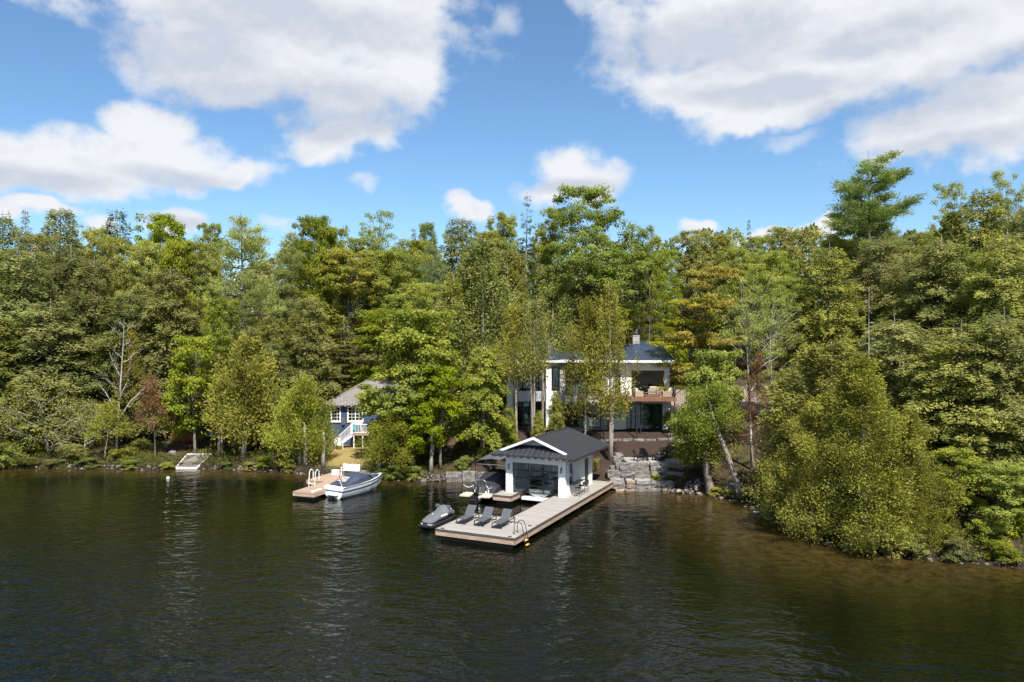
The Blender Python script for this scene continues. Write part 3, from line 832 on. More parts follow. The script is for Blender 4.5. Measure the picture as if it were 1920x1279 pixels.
for s_ in (1, -1):
    ex_ = EX1 if s_ > 0 else EX0
    nrm = (s_ * SL, 0, 1)
    P_ = lambda y, d: (ex_ - s_ * d, y, EZ + SL * d)
    for y0, y1 in zip(cuts[:-1], cuts[1:]):
        if y1 - y0 < .01: continue
        g = .002
        pts = [P_(y0 + g, 0), P_(y1 - g, 0), P_(y1 - g, max(side_top(y1 - g), .02)), P_(y0 + g, max(side_top(y0 + g), .02))]
        sheet(pts, nrm)
    for y in cuts:
        seam_at(P_(y, 0), P_(y, side_top(y)), nrm)
    seam_at(P_(EY0, 0), P_(RY0, EX1 - GE1), (s_ * SL, -.5, 1))
    seam_at(P_(EY1, 0), P_(RY1, EX1 - RX - .01), nrm)
FS = (GZ - EZ) / (RY0 - EY0)
def front_top(x):
    d = min(x - EX0, EX1 - x)
    e_ = EX1 - GE1
    if d < e_: return (RY0 - EY0) * d / e_
    if d < GIN: return (RY0 - EY0) + (GFY - RY0) * (d - e_) / (GIN - e_)
    return GFY - EY0
xc_ = sorted([EX0, GE0, EX0 + GIN, EX1 - GIN, GE1, EX1] + [EX0 + GIN + (EX1 - EX0 - 2 * GIN) * k / 8 for k in range(1, 8)] + [EX0 + 1.32, EX1 - 1.32])
F_ = lambda x, d: (x, EY0 + d, EZ + FS * d)
for x0, x1 in zip(xc_[:-1], xc_[1:]):
    g = .002
    sheet([F_(x0 + g, 0), F_(x1 - g, 0), F_(x1 - g, max(front_top(x1 - g), .02)), F_(x0 + g, max(front_top(x0 + g), .02))], (0, -FS, 1))
for x in xc_:
    seam_at(F_(x, 0), F_(x, front_top(x)), (0, -FS, 1))
# gable wall and white barge boards
obj('gable_wall', MB().slab([(EX0 + GIN + .12, GFY, GFZ - .04), (EX1 - GIN - .12, GFY, GFZ - .04), (RX, GFY, RZ - .10)], (0, .1, 0)), M['panel_blue'], roof)
for e in (GE0, GE1):
    s_ = 1 if e > RX else -1
    obj('barge_board', MB().slab([(e, RY0 - .06, GZ - .09), (e, RY0 - .06, GZ + .11), (RX + s_ * .002, RY0 - .06, RZ + .14), (RX + s_ * .002, RY0 - .06, RZ - .08)], (0, .055, 0)), M['white'], roof)
    obj('gable_soffit', MB().slab([(e, RY0, GZ - .08), (RX + s_ * .003, RY0, RZ - .08), (RX + s_ * .003, GFY - .002, RZ - .08), (e, GFY - .002, GZ - .08)], (0, 0, .03)), M['white'], roof)
obj('ridge_cap', MB().beam((RX, RY0, RZ + .085), (RX, RY1 + .02, RZ + .085), .16, .06), RM, roof)
# hip roof rear: a gable closed with siding
obj('rear_gable', MB().slab([(EX0 + .9, BY1 - .1, WT + .02), (EX1 - .9, BY1 - .1, WT + .02), (RX, BY1 - .1, RZ - .12)], (0, .1, 0)), M['white'], roof)
obj('soffit', MB().box(EX0 + .06, EX1 - .06, EY0 + .08, BY0 - .004, EZ - .06, EZ - .03).box(BX1 + .004, EX1 - .06, BY0 - .004, EY1 - .1, EZ - .06, EZ - .03).box(EX0 + .06, BX0 - .004, BY0 - .004, EY1 - .1, EZ - .06, EZ - .03), M['white'], roof)
rt = MB().box(-.045, .045, 0, .62, -.15, -.005).mesh('rafter_tail', M['rafter'])
for k in range(12):
    link('rafter_tail', rt, roof, (EX0 + .32 + k * (EX1 - EX0 - .64) / 11, EY0 + .02, EZ - .02))
for k in range(15):
    y = EY0 + .35 + k * (EY1 - EY0 - .7) / 14
    link('rafter_tail', rt, roof, (EX1 - .02, y, EZ - .02), (0, 0, R(90)))
    link('rafter_tail', rt, roof, (EX0 + .02, y, EZ - .02), (0, 0, R(-90)))

# --- the lift boat inside: pale hull with a canvas-topped engine hatch
ib = thing('lift_boat', 'white runabout hanging on the lift behind the glass garage door', 'boat', dk(-3.95, 14.05), DA)
secs = []
for yy, hw, zb, zt in [(-1.0, .95, .45, 1.02), (0, 1.08, .4, 1.08), (1.6, 1.12, .38, 1.14), (3.2, .95, .42, 1.22), (4.4, .5, .6, 1.3), (5.0, .06, .95, 1.34)]:
    secs.append([(-hw, yy, zt), (-hw * .92, yy, (zb + zt) / 2), (-hw * .45, yy, zb + .03), (0, yy, zb - .1), (hw * .45, yy, zb + .03), (hw * .92, yy, (zb + zt) / 2), (hw, yy, zt), (0, yy, zt + .04)])
obj('hull', MB().loft(secs), M['white_gloss'], ib, smooth=False)
box('engine_hatch', M['white_gloss'], ib, -.25, .75, .3, 1.3, 1.12, 1.55)
box('hatch_vent', M['black_frame'], ib, -.05, .55, .285, .299, 1.25, 1.47)
box('seat_pad', M['navy'], ib, -.85, -.4, -.6, .5, 1.09, 1.2)
box('seat_pad', M['navy'], ib, .1, .85, 1.6, 2.2, 1.15, 1.5)
box('swim_platform', M['white_gloss'], ib, -1.2, 1.2, -1.75, -1.02, .32, .52)
ro = obj('cradle_strap', MB().tube([(-.5, -1.6, .53), (-.3, -1.2, .56), (-.1, -1.55, .535)], .015, 4).tube([(.5, -1.7, .53), (.7, -1.2, .56), (.8, -1.6, .535)], .015, 4), M['black_frame'], ib)

# --- bar stools at the counter
st = thing('bar_stool', 'black bar stool nearest the boathouse corner', 'bar stool', dk(-.72, 13.35, DZ), DA, 'bar stools at the boathouse counter')
box('seat', M['black_frame'], st, -.19, .19, -.19, .19, .68, .73)
for sx in (-.17, .17):
    for sy in (-.17, .17):
        obj('leg', MB().tube([(sx, sy, .68), (sx * 1.2, sy * 1.2, 0)], .016, 5), M['black_metal'], st)
obj('backrest', MB().box(.17, .2, -.19, .19, .80, 1.0), M['black_frame'], st)
obj('back_post', MB().tube([(.185, -.15, .73), (.185, -.15, .80)], .014, 4), M['black_metal'], st)
obj('back_post', MB().tube([(.185, .15, .73), (.185, .15, .80)], .014, 4), M['black_metal'], st)
obj('footrest', MB().tube([(-.19, -.19, .25), (.19, -.19, .25), (.19, .19, .25), (-.19, .19, .25), (-.19, -.19, .25)], .013, 4), M['black_metal'], st)
dup(st, 'black bar stool in the middle of the three at the counter', dk(-.76, 14.25, DZ))
dup(st, 'black bar stool farthest from the boathouse corner, towards the side door', dk(-.74, 15.2, DZ))

# --- sun loungers
lg = thing('sun_lounger', 'charcoal sling lounger nearest the covered watercraft', 'sun lounger', dk(-4.85, 2.85, DZ), DA, 'three charcoal loungers on the dock')
hw = .34
for s in (-1, 1):
    obj('frame_rail', MB().beam((s * hw, -1.08, .32), (s * hw, 1.0, .32), .05, .045), M['black_metal'], lg)
for yy in (-1.06, .92):
    for s in (-1, 1):
        obj('leg', MB().beam((s * hw, yy, 0), (s * hw, yy, .3), .05, .05), M['black_metal'], lg)
    obj('foot_bar', MB().beam((-hw + .026, yy, .03), (hw - .026, yy, .03), .045, .04), M['black_metal'], lg)
obj('seat_sling', MB().hexa([(-hw + .03, -1.06, .315), (hw - .03, -1.06, .315), (hw - .03, .05, .305), (-hw + .03, .05, .305)], [(-hw + .03, -1.06, .335), (hw - .03, -1.06, .335), (hw - .03, .05, .325), (-hw + .03, .05, .325)]), M['sling'], lg)
obj('back_sling', MB().hexa([(-hw + .01, .06, .33), (hw - .01, .06, .33), (hw - .01, .62, .93), (-hw + .01, .62, .93)], [(-hw + .01, .04, .35), (hw - .01, .04, .35), (hw - .01, .60, .95), (-hw + .01, .60, .95)]), M['sling'], lg)
obj('back_brace', MB().tube([(-hw + .05, .45, .73), (-hw + .05, .85, .34)], .015, 4).tube([(hw - .05, .45, .73), (hw - .05, .85, .34)], .015, 4), M['black_metal'], lg)
for s in (-1, 1):
    obj('armrest', MB().beam((s * (hw + .03), .30, .50), (s * (hw + .03), .78, .50), .05, .03).beam((s * (hw + .03), .76, .33), (s * (hw + .03), .76, .484), .04, .04), M['black_metal'], lg)
dup(lg, 'charcoal sling lounger in the middle of the row of three', dk(-3.5, 2.85, DZ), DA + R(1.5))
dup(lg, 'charcoal sling lounger nearest the swim ladder', dk(-2.12, 2.8, DZ), DA - R(1))

# --- swim ladder on the dock side
ld = thing('swim_ladder', 'black hooped swim ladder with yellow treads on the long dock', 'ladder', dk(0.02, 1.25, 0), DA)
for yy in (-.24, .24):
    pts = [(-.55, yy, DZ + .0), (-.55, yy, DZ + .55)] + [(-.275 + .275 * math.cos(a), yy, DZ + .55 + .24 * math.sin(a)) for a in np.linspace(PI, 0, 8)] + [(.13, yy, DZ), (.32, yy, -.5)]
    obj('handrail', MB().tube(pts, .025, 6), M['black_metal'], ld)
    box('rail_foot', M['black_metal'], ld, -.62, -.48, yy - .05, yy + .05, DZ + .005, DZ + .02)
for k, z in enumerate((.35, .08, -.2)):
    box('tread', M['yellow'], ld, .10 + .1 * k, .24 + .1 * k, -.215, .215, z, z + .04)
# ------------------------------------------------------------------ covered personal watercraft
pw = thing('personal_watercraft', 'personal watercraft under a grey cover moored at the dock corner', 'watercraft', (-5.15, 53.9, 0), -R(30))
def oval(y, hw, z0, z1, n=12, flat=0.0, p=1.0):
    return [(hw * math.copysign(abs(math.cos(a)) ** p, math.cos(a)), y, (z0 + z1) / 2 + (z1 - z0) / 2 * math.copysign(abs(math.sin(a)) ** p, math.sin(a))) for a in np.linspace(0, 2 * PI, n, endpoint=False)]
obj('hull', MB().loft([oval(-1.75, .50, .02, .42, p=.6), oval(-1.0, .60, -.08, .46, p=.6), oval(.4, .62, -.1, .5, p=.6), oval(1.2, .48, .0, .58, p=.7), oval(1.72, .16, .3, .62, p=.8)]), M['black_frame'], pw, smooth=True)
cv = obj('cover', MB().loft([oval(-1.6, .42, .36, .56, p=.7), oval(-1.3, .53, .34, .66, p=.7), oval(-.8, .56, .36, .84, p=.8), oval(-.3, .58, .36, .92, p=.8), oval(.15, .60, .36, 1.0, p=.85), oval(.38, .60, .38, 1.30, p=1.1), oval(.62, .60, .38, 1.28, p=1.1), oval(.85, .57, .40, .98, p=.9), oval(1.3, .42, .46, .84, p=.9), oval(1.66, .15, .52, .72)]), M['cover_grey'], pw, smooth=True)
box('mirror', M['cover_grey'], pw, -.62, -.34, .36, .5, 1.12, 1.3)
box('mirror', M['cover_grey'], pw, .34, .62, .36, .5, 1.12, 1.3)
for x, y, z in [(-.12, -.7, .83), (.30, .95, .93), (.12, 1.2, .86)]:
    obj('cover_vent', MB().lathe([(.05, z - .02), (.05, z + .05), (.02, z + .06)], 8, (x, y)), M['cloth_white'], pw)
obj('logo_patch', MB().slab([(.545, -.55, .70), (.56, .2, .73), (.52, .2, .82), (.50, -.55, .79)], (.02, 0, .012)), M['cloth_white'], pw)
box('rear_platform', M['black_frame'], pw, -.44, .44, -1.98, -1.74, .22, .32)
for x in (-.3, .28):
    box('reflector', M['cloth_white'], pw, x, x + .12, -1.79, -1.765, .36, .43)

# ------------------------------------------------------------------ pontoon boat under a black tarp, moored beside the finger dock
PA = -R(19)
pb = thing('pontoon_boat', 'pontoon boat with black outboard and chrome tow arch, mostly under a black tarp', 'boat', (-2.75, 60.9, 0), PA)
for x in (-.98, .98):
    obj('pontoon', MB().loft([oval(-.1, .25, .0, .5, p=1), oval(.0, .31, -.06, .56), oval(6.2, .31, -.06, .56), oval(7.1, .06, .3, .5)]), M['alu'], pb, smooth=True)
box('deck', M['beige_deck'], pb, -1.28, 1.28, .35, 7.0, .60, .68)
for x0, x1 in [(-1.28, -.42), (.42, 1.28)]:
    box('stern_platform', M['beige_deck'], pb, x0, x1, -.75, .345, .58, .68)
om = obj('outboard_motor', MB().loft([oval(-.62, .16, .78, 1.3, p=.7), oval(-.42, .21, .66, 1.42, p=.7), oval(-.12, .19, .68, 1.40, p=.7), oval(.02, .13, .8, 1.3, p=.7)]), M['black_frame'], pb, smooth=True)
obj('motor_leg', MB().hexa([(-.07, -.5, -.4), (.07, -.5, -.4), (.07, -.18, -.4), (-.07, -.18, -.4)], [(-.12, -.5, .8), (.12, -.5, .8), (.12, -.1, .8), (-.12, -.1, .8)]), M['black_frame'], om)
box('motor_badge', M['cloth_white'], om, -.03, .03, -.66, -.63, .98, 1.2)
arch = [(-.55, .45, .68), (-.5, .35, 1.35), (-.36, .3, 1.68), (-.2, .28, 1.78), (.4, .28, 1.78), (.56, .3, 1.68), (.6, .35, 1.35), (.62, .45, .68)]
obj('tow_arch', MB().tube(arch, .035, 6).tube([(-.36, .3, 1.68), (-.2, .9, .7)], .028, 5).tube([(.56, .3, 1.68), (.45, .9, .7)], .028, 5), M['chrome'], pb)
for x in (-1.24, 1.24):
    obj('stern_post', MB().tube([(x, -.05, .68), (x, -.05, 1.5)], .02, 5), M['chrome'], pb)
for a, b in [((-1.24, -.05, 1.4), (-.5, .35, 1.35)), ((.6, .35, 1.35), (1.24, -.05, 1.4))]:
    a, b = Vector(a), Vector(b)
    obj('rope_rail', MB().tube([a.lerp(b, u) - Vector((0, 0, .22 * 4 * u * (1 - u))) for u in np.linspace(0, 1, 7)], .022, 5), M['cloth_white'], pb)
box('rear_gate', M['alu'], pb, -.05, .42, .40, .44, .70, 1.22)
for x, z in [(.72, .30), (.95, .42)]:
    obj('hand_grip', MB().tube([(x, -.1, .68), (x, -.1, .68 + z)], .05, 6), M['cloth_white'], pb)
# the tarp: low over the stern seats, high along the middle
prof = [(.55, 1.22, .95, .70), (1.1, 1.28, 1.28, .75), (2.4, 1.30, 1.55, .75), (3.6, 1.30, 1.75, .8), (5.2, 1.30, 1.85, .8), (6.4, 1.22, 1.5, .8), (7.1, .9, 1.0, .75)]
obj('tarp', MB().loft([[(-hw, y, zl), (-hw * .97, y, zl + (zh - zl) * .5), (-hw * .6, y, zh * .96), (0, y, zh), (hw * .6, y, zh * .96), (hw * .97, y, zl + (zh - zl) * .5), (hw, y, zl)] for y, hw, zh, zl in prof]), M['cover_black'], pb, smooth=False)
# grey side curtain / lift canopy standing over the boat
cn = thing('boat_canopy', 'charcoal fabric canopy on a black frame over the tarped pontoon boat', 'canopy', (-1.0, 66.2, 0), PA)
sec = lambda y, d: [(-1.75, y, 2.62 - d), (-1.1, y, 2.98 - d), (0, y, 3.12 - d), (1.1, y, 2.98 - d), (1.65, y, 2.62 - d), (1.1, y, 2.93 - d), (0, y, 3.07 - d), (-1.1, y, 2.93 - d)]
obj('fabric', MB().loft([sec(-2.1, .10), sec(-.7, 0), sec(.9, 0), sec(2.3, .1)]), M['canopy_grey'], cn)
obj('side_flap', MB().hexa([(1.63, -2.0, 1.1), (1.66, -2.0, 1.1), (1.66, 2.2, 1.1), (1.63, 2.2, 1.1)], [(1.62, -2.0, 2.54), (1.65, -2.0, 2.54), (1.65, 2.2, 2.54), (1.62, 2.2, 2.54)]), M['cover_black'], cn)
for x in (-1.6, 1.58):
    for y in (-1.9, 2.1):
        obj('pole', MB().tube([(x, y, -.6), (x, y, 2.62)], .03, 5), M['black_metal'], cn)
obj('frame_bar', MB().beam((-1.6, -1.9, 2.45), (1.58, -1.9, 2.45), .05, .05), M['alu'], cn)

# ------------------------------------------------------------------ runabout with navy canvas
BA = -R(32)
rb = thing('motor_boat', 'white and blue runabout under navy canvas tied to the tan dock', 'boat', (-14.75, 62.55, 0), BA)
secs = []
BS = [(0, 1.12, .0, .92), (.9, 1.16, -.05, .94), (2.2, 1.18, -.06, .98), (3.4, 1.10, -.02, 1.04), (4.5, .82, .08, 1.12), (5.3, .44, .28, 1.18), (5.85, .06, .72, 1.20)]
def hull_at(hw, zb, zt, y, f):
    """half-section point at height fraction f"""
    z = zb + (zt - zb) * f
    x = hw * min(1, (.62 + .36 * f ** .5 + .05 * f))
    return x, z
low, mid, top = [], [], []
for y, hw, zb, zt in BS:
    def ring(f0, f1, n=3, inset=0.0):
        r = [hull_at(hw, zb, zt, y, f0 + (f1 - f0) * i / n) for i in range(n + 1)]
        return [(-x, y, z) for x, z in r] + [(x, y, z) for x, z in reversed(r)]
    low.append([(0, y, zb - .12 * (y < 5))] and ring(.0, .56))
    mid.append(ring(.56, .70))
    top.append(ring(.70, 1.0))
obj('lower_hull', MB().loft(low), M['white_gloss'], rb)
obj('hull_stripe', MB().loft(mid), M['boat_blue'], rb)
obj('upper_hull', MB().loft(top), M['white_gloss'], rb)
rub = [(-hull_at(hw, zb, zt, y, 1)[0] - .01, y, zt - .02) for y, hw, zb, zt in BS]
obj('rub_rail', MB().tube(rub + [(-x, y, z) for x, y, z in reversed(rub)], .03, 5), M['navy'], rb)
box('swim_platform', M['white_gloss'], rb, -.55, .55, -.38, -.004, .30, .42)
obj('stern_drive', MB().hexa([(-.12, -.45, -.3), (.12, -.45, -.3), (.12, -.06, -.3), (-.12, -.06, -.3)], [(-.16, -.36, .28), (.16, -.36, .28), (.16, -.03, .28), (-.16, -.03, .28)]), M['black_frame'], rb)
def can(y, hw, z0, zt):
    return [(-hw, y, z0), (-hw * .93, y, z0 + (zt - z0) * .55), (-hw * .6, y, zt - .04), (0, y, zt), (hw * .6, y, zt - .04), (hw * .93, y, z0 + (zt - z0) * .55), (hw, y, z0)]
cv = obj('canvas_cover', MB().loft([can(.45, 1.06, .92, 1.0), can(1.1, 1.08, .93, 1.22), can(1.9, 1.08, .95, 1.62), can(2.3, 1.06, .96, 1.72), can(2.9, 1.02, .98, 1.72), can(3.35, .95, 1.0, 1.55), can(3.5, .93, 1.02, 1.3)]), M['navy'], rb)
obj('canvas_window', MB().slab([(-.60, .98, 1.20), (.38, .98, 1.20), (.34, 1.62, 1.505), (-.56, 1.62, 1.505)], (0, -.012, .022)), pmat('clear_vinyl', (.30, .31, .29), .25, var=.2), cv)
ws = obj('windshield', MB().slab([(-.98, 3.25, 1.04), (-.80, 4.0, 1.08), (-.66, 3.62, 1.46), (-.84, 3.0, 1.46)], (-.015, 0, 0)).slab([(.98, 3.25, 1.04), (.80, 4.0, 1.08), (.66, 3.62, 1.46), (.84, 3.0, 1.46)], (.015, 0, 0)).slab([(-.80, 4.0, 1.08), (.80, 4.0, 1.08), (.66, 3.62, 1.46), (-.66, 3.62, 1.46)], (0, .015, 0)), M['windshield'], rb)
obj('windshield_frame', MB().tube([(-.84, 3.0, 1.47), (-.66, 3.62, 1.47), (.66, 3.62, 1.47), (.84, 3.0, 1.47)], .02, 5), M['chrome'], rb)
obj('bow_cover', MB().loft([[(-.78, 4.05, 1.09), (0, 4.05, 1.17), (.78, 4.05, 1.09)], [(-.62, 4.7, 1.14), (0, 4.7, 1.21), (.62, 4.7, 1.14)], [(-.28, 5.35, 1.19), (0, 5.35, 1.235), (.28, 5.35, 1.19)]]), M['navy'], rb)
fl = obj('flag_staff', MB().tube([(.75, .25, .94), (.35, .1, 1.95)], .018, 5), M['white_gloss'], rb)
fp = MB()
def flagpt(u, v):
    return (.40 + u * .62, .12 + .10 * math.sin(u * 5) - .1 * u, 1.86 - v * .32 - .22 * u * u - .06 * u)
def flagstrip(u0, u1):
    mb = MB()
    n = 3
    a = [flagpt(u0 + (u1 - u0) * i / n, 0) for i in range(n + 1)]
    b = [flagpt(u0 + (u1 - u0) * i / n, 1) for i in range(n + 1)]
    return mb.add(a + b, [(i, i + 1, n + 2 + i, n + 1 + i) for i in range(n)])
obj('flag_red', flagstrip(0, .26), M['red'], fl)
obj('flag_white', flagstrip(.26, .74), M['cloth_white'], fl)
obj('flag_red', flagstrip(.74, 1), M['red'], fl)
leaf = [(0, .38), (.1, .2), (.28, .26), (.2, .0), (.3, -.08), (.04, -.24), (.03, -.38), (-.03, -.38), (-.04, -.24), (-.3, -.08), (-.2, 0), (-.28, .26), (-.1, .2)]
q = [flagpt(.5 + a * .55, .5 - b_) for a, b_ in leaf]
obj('flag_leaf', MB().slab([(p[0], p[1] - .012, p[2]) for p in q], (0, -.004, 0)), M['red'], fl)
for x in (-.9, .9):
    box('cleat', M['chrome'], rb, x - .03, x + .03, .2, .36, .935, .97)
box('stern_step', M['white_gloss'], rb, -.95, -.55, .02, .3, .93, .99)

# ------------------------------------------------------------------ tan L-shaped dock
LA = -R(20)
LO = (-18.0, 62.3)
def ld2(x, y, z=0):
    X, Y = rot2(x, y, LA)
    return (LO[0] + X, LO[1] + Y, z)
LZ = 0.60
td = thing('tan_dock', 'tan plank dock in an L shape beside the blue and white runabout', 'dock', ld2(0, 0), LA)
rng = random.Random(5)
m1 = board_mesh(2.0, .134, M['deck_tan'])
for k in range(32):
    link('plank', m1, td, (0.0, .03 + .142 * k, LZ + rng.uniform(-.004, .004)))
m2 = board_mesh(4.7, .134, M['deck_tan'])
for k in range(28):
    link('plank', m2, td, (-1.9, 4.6 + .142 * k, LZ + rng.uniform(-.004, .004)))
for a in [(0, 0, 2.0, 0), (2.0, 0, 2.0, 4.55), (0, 4.55, 0, 0), (-1.9, 4.58, 0, 4.58), (2.0, 4.58, 2.8, 4.58), (2.8, 4.58, 2.8, 8.5), (-1.9, 8.5, -1.9, 4.58)]:
    d = Vector((a[2] - a[0], a[3] - a[1], 0)); n_ = Vector((d.y, -d.x, 0)).normalized() * .045
    A, B = Vector((a[0], a[1], LZ - .33)), Vector((a[2], a[3], LZ - .33))
    obj('fascia_board', MB().slab([A, B, B + n_, A + n_], (0, 0, .17)), M['fascia_wood'], td)
    A.z = B.z = LZ - .157
    obj('fascia_board', MB().slab([A, B, B + n_ * 1.1, A + n_ * 1.1], (0, 0, .16)), M['deck_tan'], td)
for b_ in [(.15, 1.85, .3, .55), (.15, 1.85, 3.9, 4.1), (-1.7, 2.6, 5.0, 5.25), (-1.7, 2.6, 7.6, 7.9)]:
    box('support_beam', M['crib_dark'], td, *b_, -.7, LZ - .17)
# white loop ladder, bench, cooler
wl = thing('swim_ladder', 'white double-hoop swim ladder on the tan dock corner', 'ladder', ld2(-1.35, 4.62), LA)
for x in (-.3, .32):
    pts = [(x, .55, LZ), (x, .55, LZ + .55)] + [(x, .275 + .275 * math.cos(a), LZ + .62 + .3 * math.sin(a)) for a in np.linspace(0, PI, 8)] + [(x, -.08, LZ), (x, -.16, -.5)]
    obj('handrail', MB().tube(pts, .036, 6), M['plastic_white'], wl)
for z in (.28, -.05):
    box('tread', M['plastic_white'], wl, -.26, .28, -.16, -.04, z, z + .05)
be = thing('bench', 'white slatted bench with tall back on the tan dock', 'bench', ld2(.35, 8.0, LZ), LA - R(2))
for k in range(3):
    box('back_slat', M['plastic_white'], be, -.92, .92, .26, .30, .46 + .17 * k, .615 + .17 * k)
for k in range(3):
    box('seat_slat', M['plastic_white'], be, -.92, .92, -.22 + .155 * k, -.085 + .155 * k, .42, .45)
for x in (-.8, .8):
    box('leg', M['plastic_white'], be, x - .045, x + .045, -.2, -.12, 0, .418)
    box('leg', M['plastic_white'], be, x - .045, x + .045, .17, .25, 0, .418)
    box('back_post', M['plastic_white'], be, x - .045, x + .045, .302, .36, 0, 1.0)
    box('armrest', M['plastic_white'], be, x - .05, x + .05, -.26, .25, .62, .66)
    box('arm_post', M['plastic_white'], be, x - .035, x + .035, -.24, -.17, .455, .618)
co_ = thing('cooler', 'white box cooler standing beside the bench', 'cooler', ld2(-1.0, 7.75, LZ), LA)
box('body', M['plastic_white'], co_, -.3, .3, -.2, .2, 0, .36)
box('lid', M['plastic_white'], co_, -.32, .32, -.22, .22, .362, .44)
fb_ = thing('dock_fender', 'white mooring fender on the tan dock edge by the boat stern', 'fender', ld2(1.72, .55, LZ), LA)
obj('tube', MB().tube([(0, -.1, .07), (0, .9, .07)], .07, 8), M['plastic_white'], fb_)
obj('cleat', MB().box(-.1, .02, -.35, -.2, 0, .16), M['plastic_white'], fb_)

# ------------------------------------------------------------------ tilted swim raft, buoy, canoe, brush
rf = thing('swim_raft', 'worn grey swim raft with white rim tilted up on the rocky bank', 'raft', (0, 0, 0))
A, B, C_, D_ = Vector((-33.9, 76.4, .03)), Vector((-31.75, 76.35, .03)), Vector((-31.3, 78.75, 1.02)), Vector((-33.75, 78.8, 1.02))
nrm = (B - A).cross(D_ - A).normalized() * .1
obj('top_panel', MB().slab([A.lerp(C_, .03), B.lerp(D_, .03), C_.lerp(A, .03), D_.lerp(B, .03)], nrm), M['raft'], rf)
for p, q in ((A, B), (B, C_), (C_, D_), (D_, A)):
    obj('rim', MB().beam(p + nrm * .65, q + nrm * .65, .07, .17), M['plastic_white'], rf)
for u in (.2, .8):
    obj('float', MB().tube([A.lerp(B, u) - nrm * 1.6, D_.lerp(C_, u) - nrm * 1.6], .14, 8), M['crib_dark'], rf)
by = tag(obj('mooring_buoy', MB().lathe([(.02, -.1), (.13, -.05), (.17, .06), (.13, .17), (.04, .22)], 10), M['plastic_white'], None, smooth=True, loc=(-32.25, 71.0, 0)), 'small white buoy afloat off the rocky bank', 'buoy')
cx, cy_, cz = ground_at(408, 824)
cn2 = thing('canoe', 'overturned teal canoe lying on a rack under the cedar', 'canoe', (cx, cy_, cz), R(-4))
cs = []
for y, hw, h in [(-2.3, .03, .30), (-2.0, .20, .36), (-1.2, .40, .40), (0, .46, .42), (1.2, .40, .40), (2.0, .20, .36), (2.3, .03, .30)]:
    cs.append([(y, hw * math.cos(a), .45 + h * math.sin(a)) for a in np.linspace(0, PI, 8)])
obj('hull', MB().loft(cs), M['canoe'], cn2, smooth=True)
obj('gunwale', MB().tube([(c_[0][0], c_[0][1], .44) for c_ in cs], .03, 5).tube([(c_[-1][0], c_[-1][1], .44) for c_ in cs], .03, 5), M['plastic_white'], cn2)
for x in (-1.2, 1.2):
    obj('rack_bar', MB().beam((x, -.55, .38), (x, .55, .38), .09, .09), M['rafter'], cn2)
    for s in (-.5, .5):
        obj('rack_leg', MB().beam((x, s, -.15), (x, s, .33), .08, .08), M['rafter'], cn2)
# ------------------------------------------------------------------ the white house behind the boathouse
HX, HY, HRZ = 9.76, 77.0, -R(4)
ex, ey, nx_, ny_ = math.cos(HRZ), math.sin(HRZ), -math.sin(HRZ), math.cos(HRZ)
def hx(p, d):
    k = (p - 960) / FPX
    return (k * (HY + d * ny_) - HX - d * nx_) / (ex - k * ey)
def hz(p, x, d):
    return CAM_H - (p - HOR) * (HY + x * ey + d * ny_) / FPX
H = thing('white_house', 'modern white house with slate blue metal roofs, black windows and a cedar deck', 'house', (HX, HY, 0), HRZ)
GF, UF, EV = 3.85, 7.36, 10.80                       # ground floor, upper floor, underside of eaves
def window(parent, x0, x1, z0, z1, d, bars=(), rails=(), fr=.07, name='window'):
    """black framed glazing lying in the plane of depth d (outer face 3 cm proud)"""
    wb = MB()
    wb.box(x0, x0 + fr, d - .03, d + .08, z0, z1).box(x1 - fr, x1, d - .03, d + .08, z0, z1)
    wb.box(x0 + fr, x1 - fr, d - .03, d + .08, z0, z0 + fr).box(x0 + fr, x1 - fr, d - .03, d + .08, z1 - fr, z1)
    o = obj(name, wb, M['black_frame'], parent)
    xs_ = [x0 + fr] + [x0 + (x1 - x0) * b for b in bars] + [x1 - fr]
    for b in bars:
        x = x0 + (x1 - x0) * b
        box('mullion', M['black_frame'], o, x - .045, x + .045, d - .028, d + .07, z0 + fr + .001, z1 - fr - .001)
    for r_ in rails:
        z = z0 + (z1 - z0) * r_
        for a, b in zip(xs_[:-1], xs_[1:]):
            box('transom', M['black_frame'], o, a + .046, b - .046, d - .02, d + .06, z - .03, z + .03)
    for a, b in zip(xs_[:-1], xs_[1:]):
        box('pane', M['glass'], o, a + .004, b - .004, d + .02, d + .03, z0 + .04, z1 - .04)
    return o
def wall_with_holes(name, parent, x0, x1, z0, z1, d, th, holes, m, lap=None):
    """a wall cut into pieces round rectangular openings (x0, x1, z0, z1)"""
    mb = MB()
    xs_ = sorted({x0, x1, *[h_[0] for h_ in holes], *[h_[1] for h_ in holes]})
    for a, b in zip(xs_[:-1], xs_[1:]):
        zs = [(h_[2], h_[3]) for h_ in holes if h_[0] <= a + 1e-6 and h_[1] >= b - 1e-6]
        z = z0
        for h0, h1 in sorted(zs):
            if h0 > z: mb.box(a, b, d, d + th, z, h0)
            z = h1
        if z < z1: mb.box(a, b, d, d + th, z, z1)
    o = obj(name, mb, m, parent)
    if lap:
        sb = MB()
        z = z0
        while z < z1:
            for a, b in zip(xs_[:-1], xs_[1:]):
                zc = z + lap / 2
                if any(h_[0] <= a + 1e-6 and h_[1] >= b - 1e-6 and h_[2] < z + lap and h_[3] > z for h_ in holes): continue
                sb.hexa([(a, d - .022, z), (b, d - .022, z), (b, d - .001, z), (a, d - .001, z)], [(a, d - .006, z + lap - .01), (b, d - .006, z + lap - .01), (b, d - .001, z + lap - .01), (a, d - .001, z + lap - .01)])
            z += lap
        obj('clapboard', sb, m, o, kind='stuff')
    return o
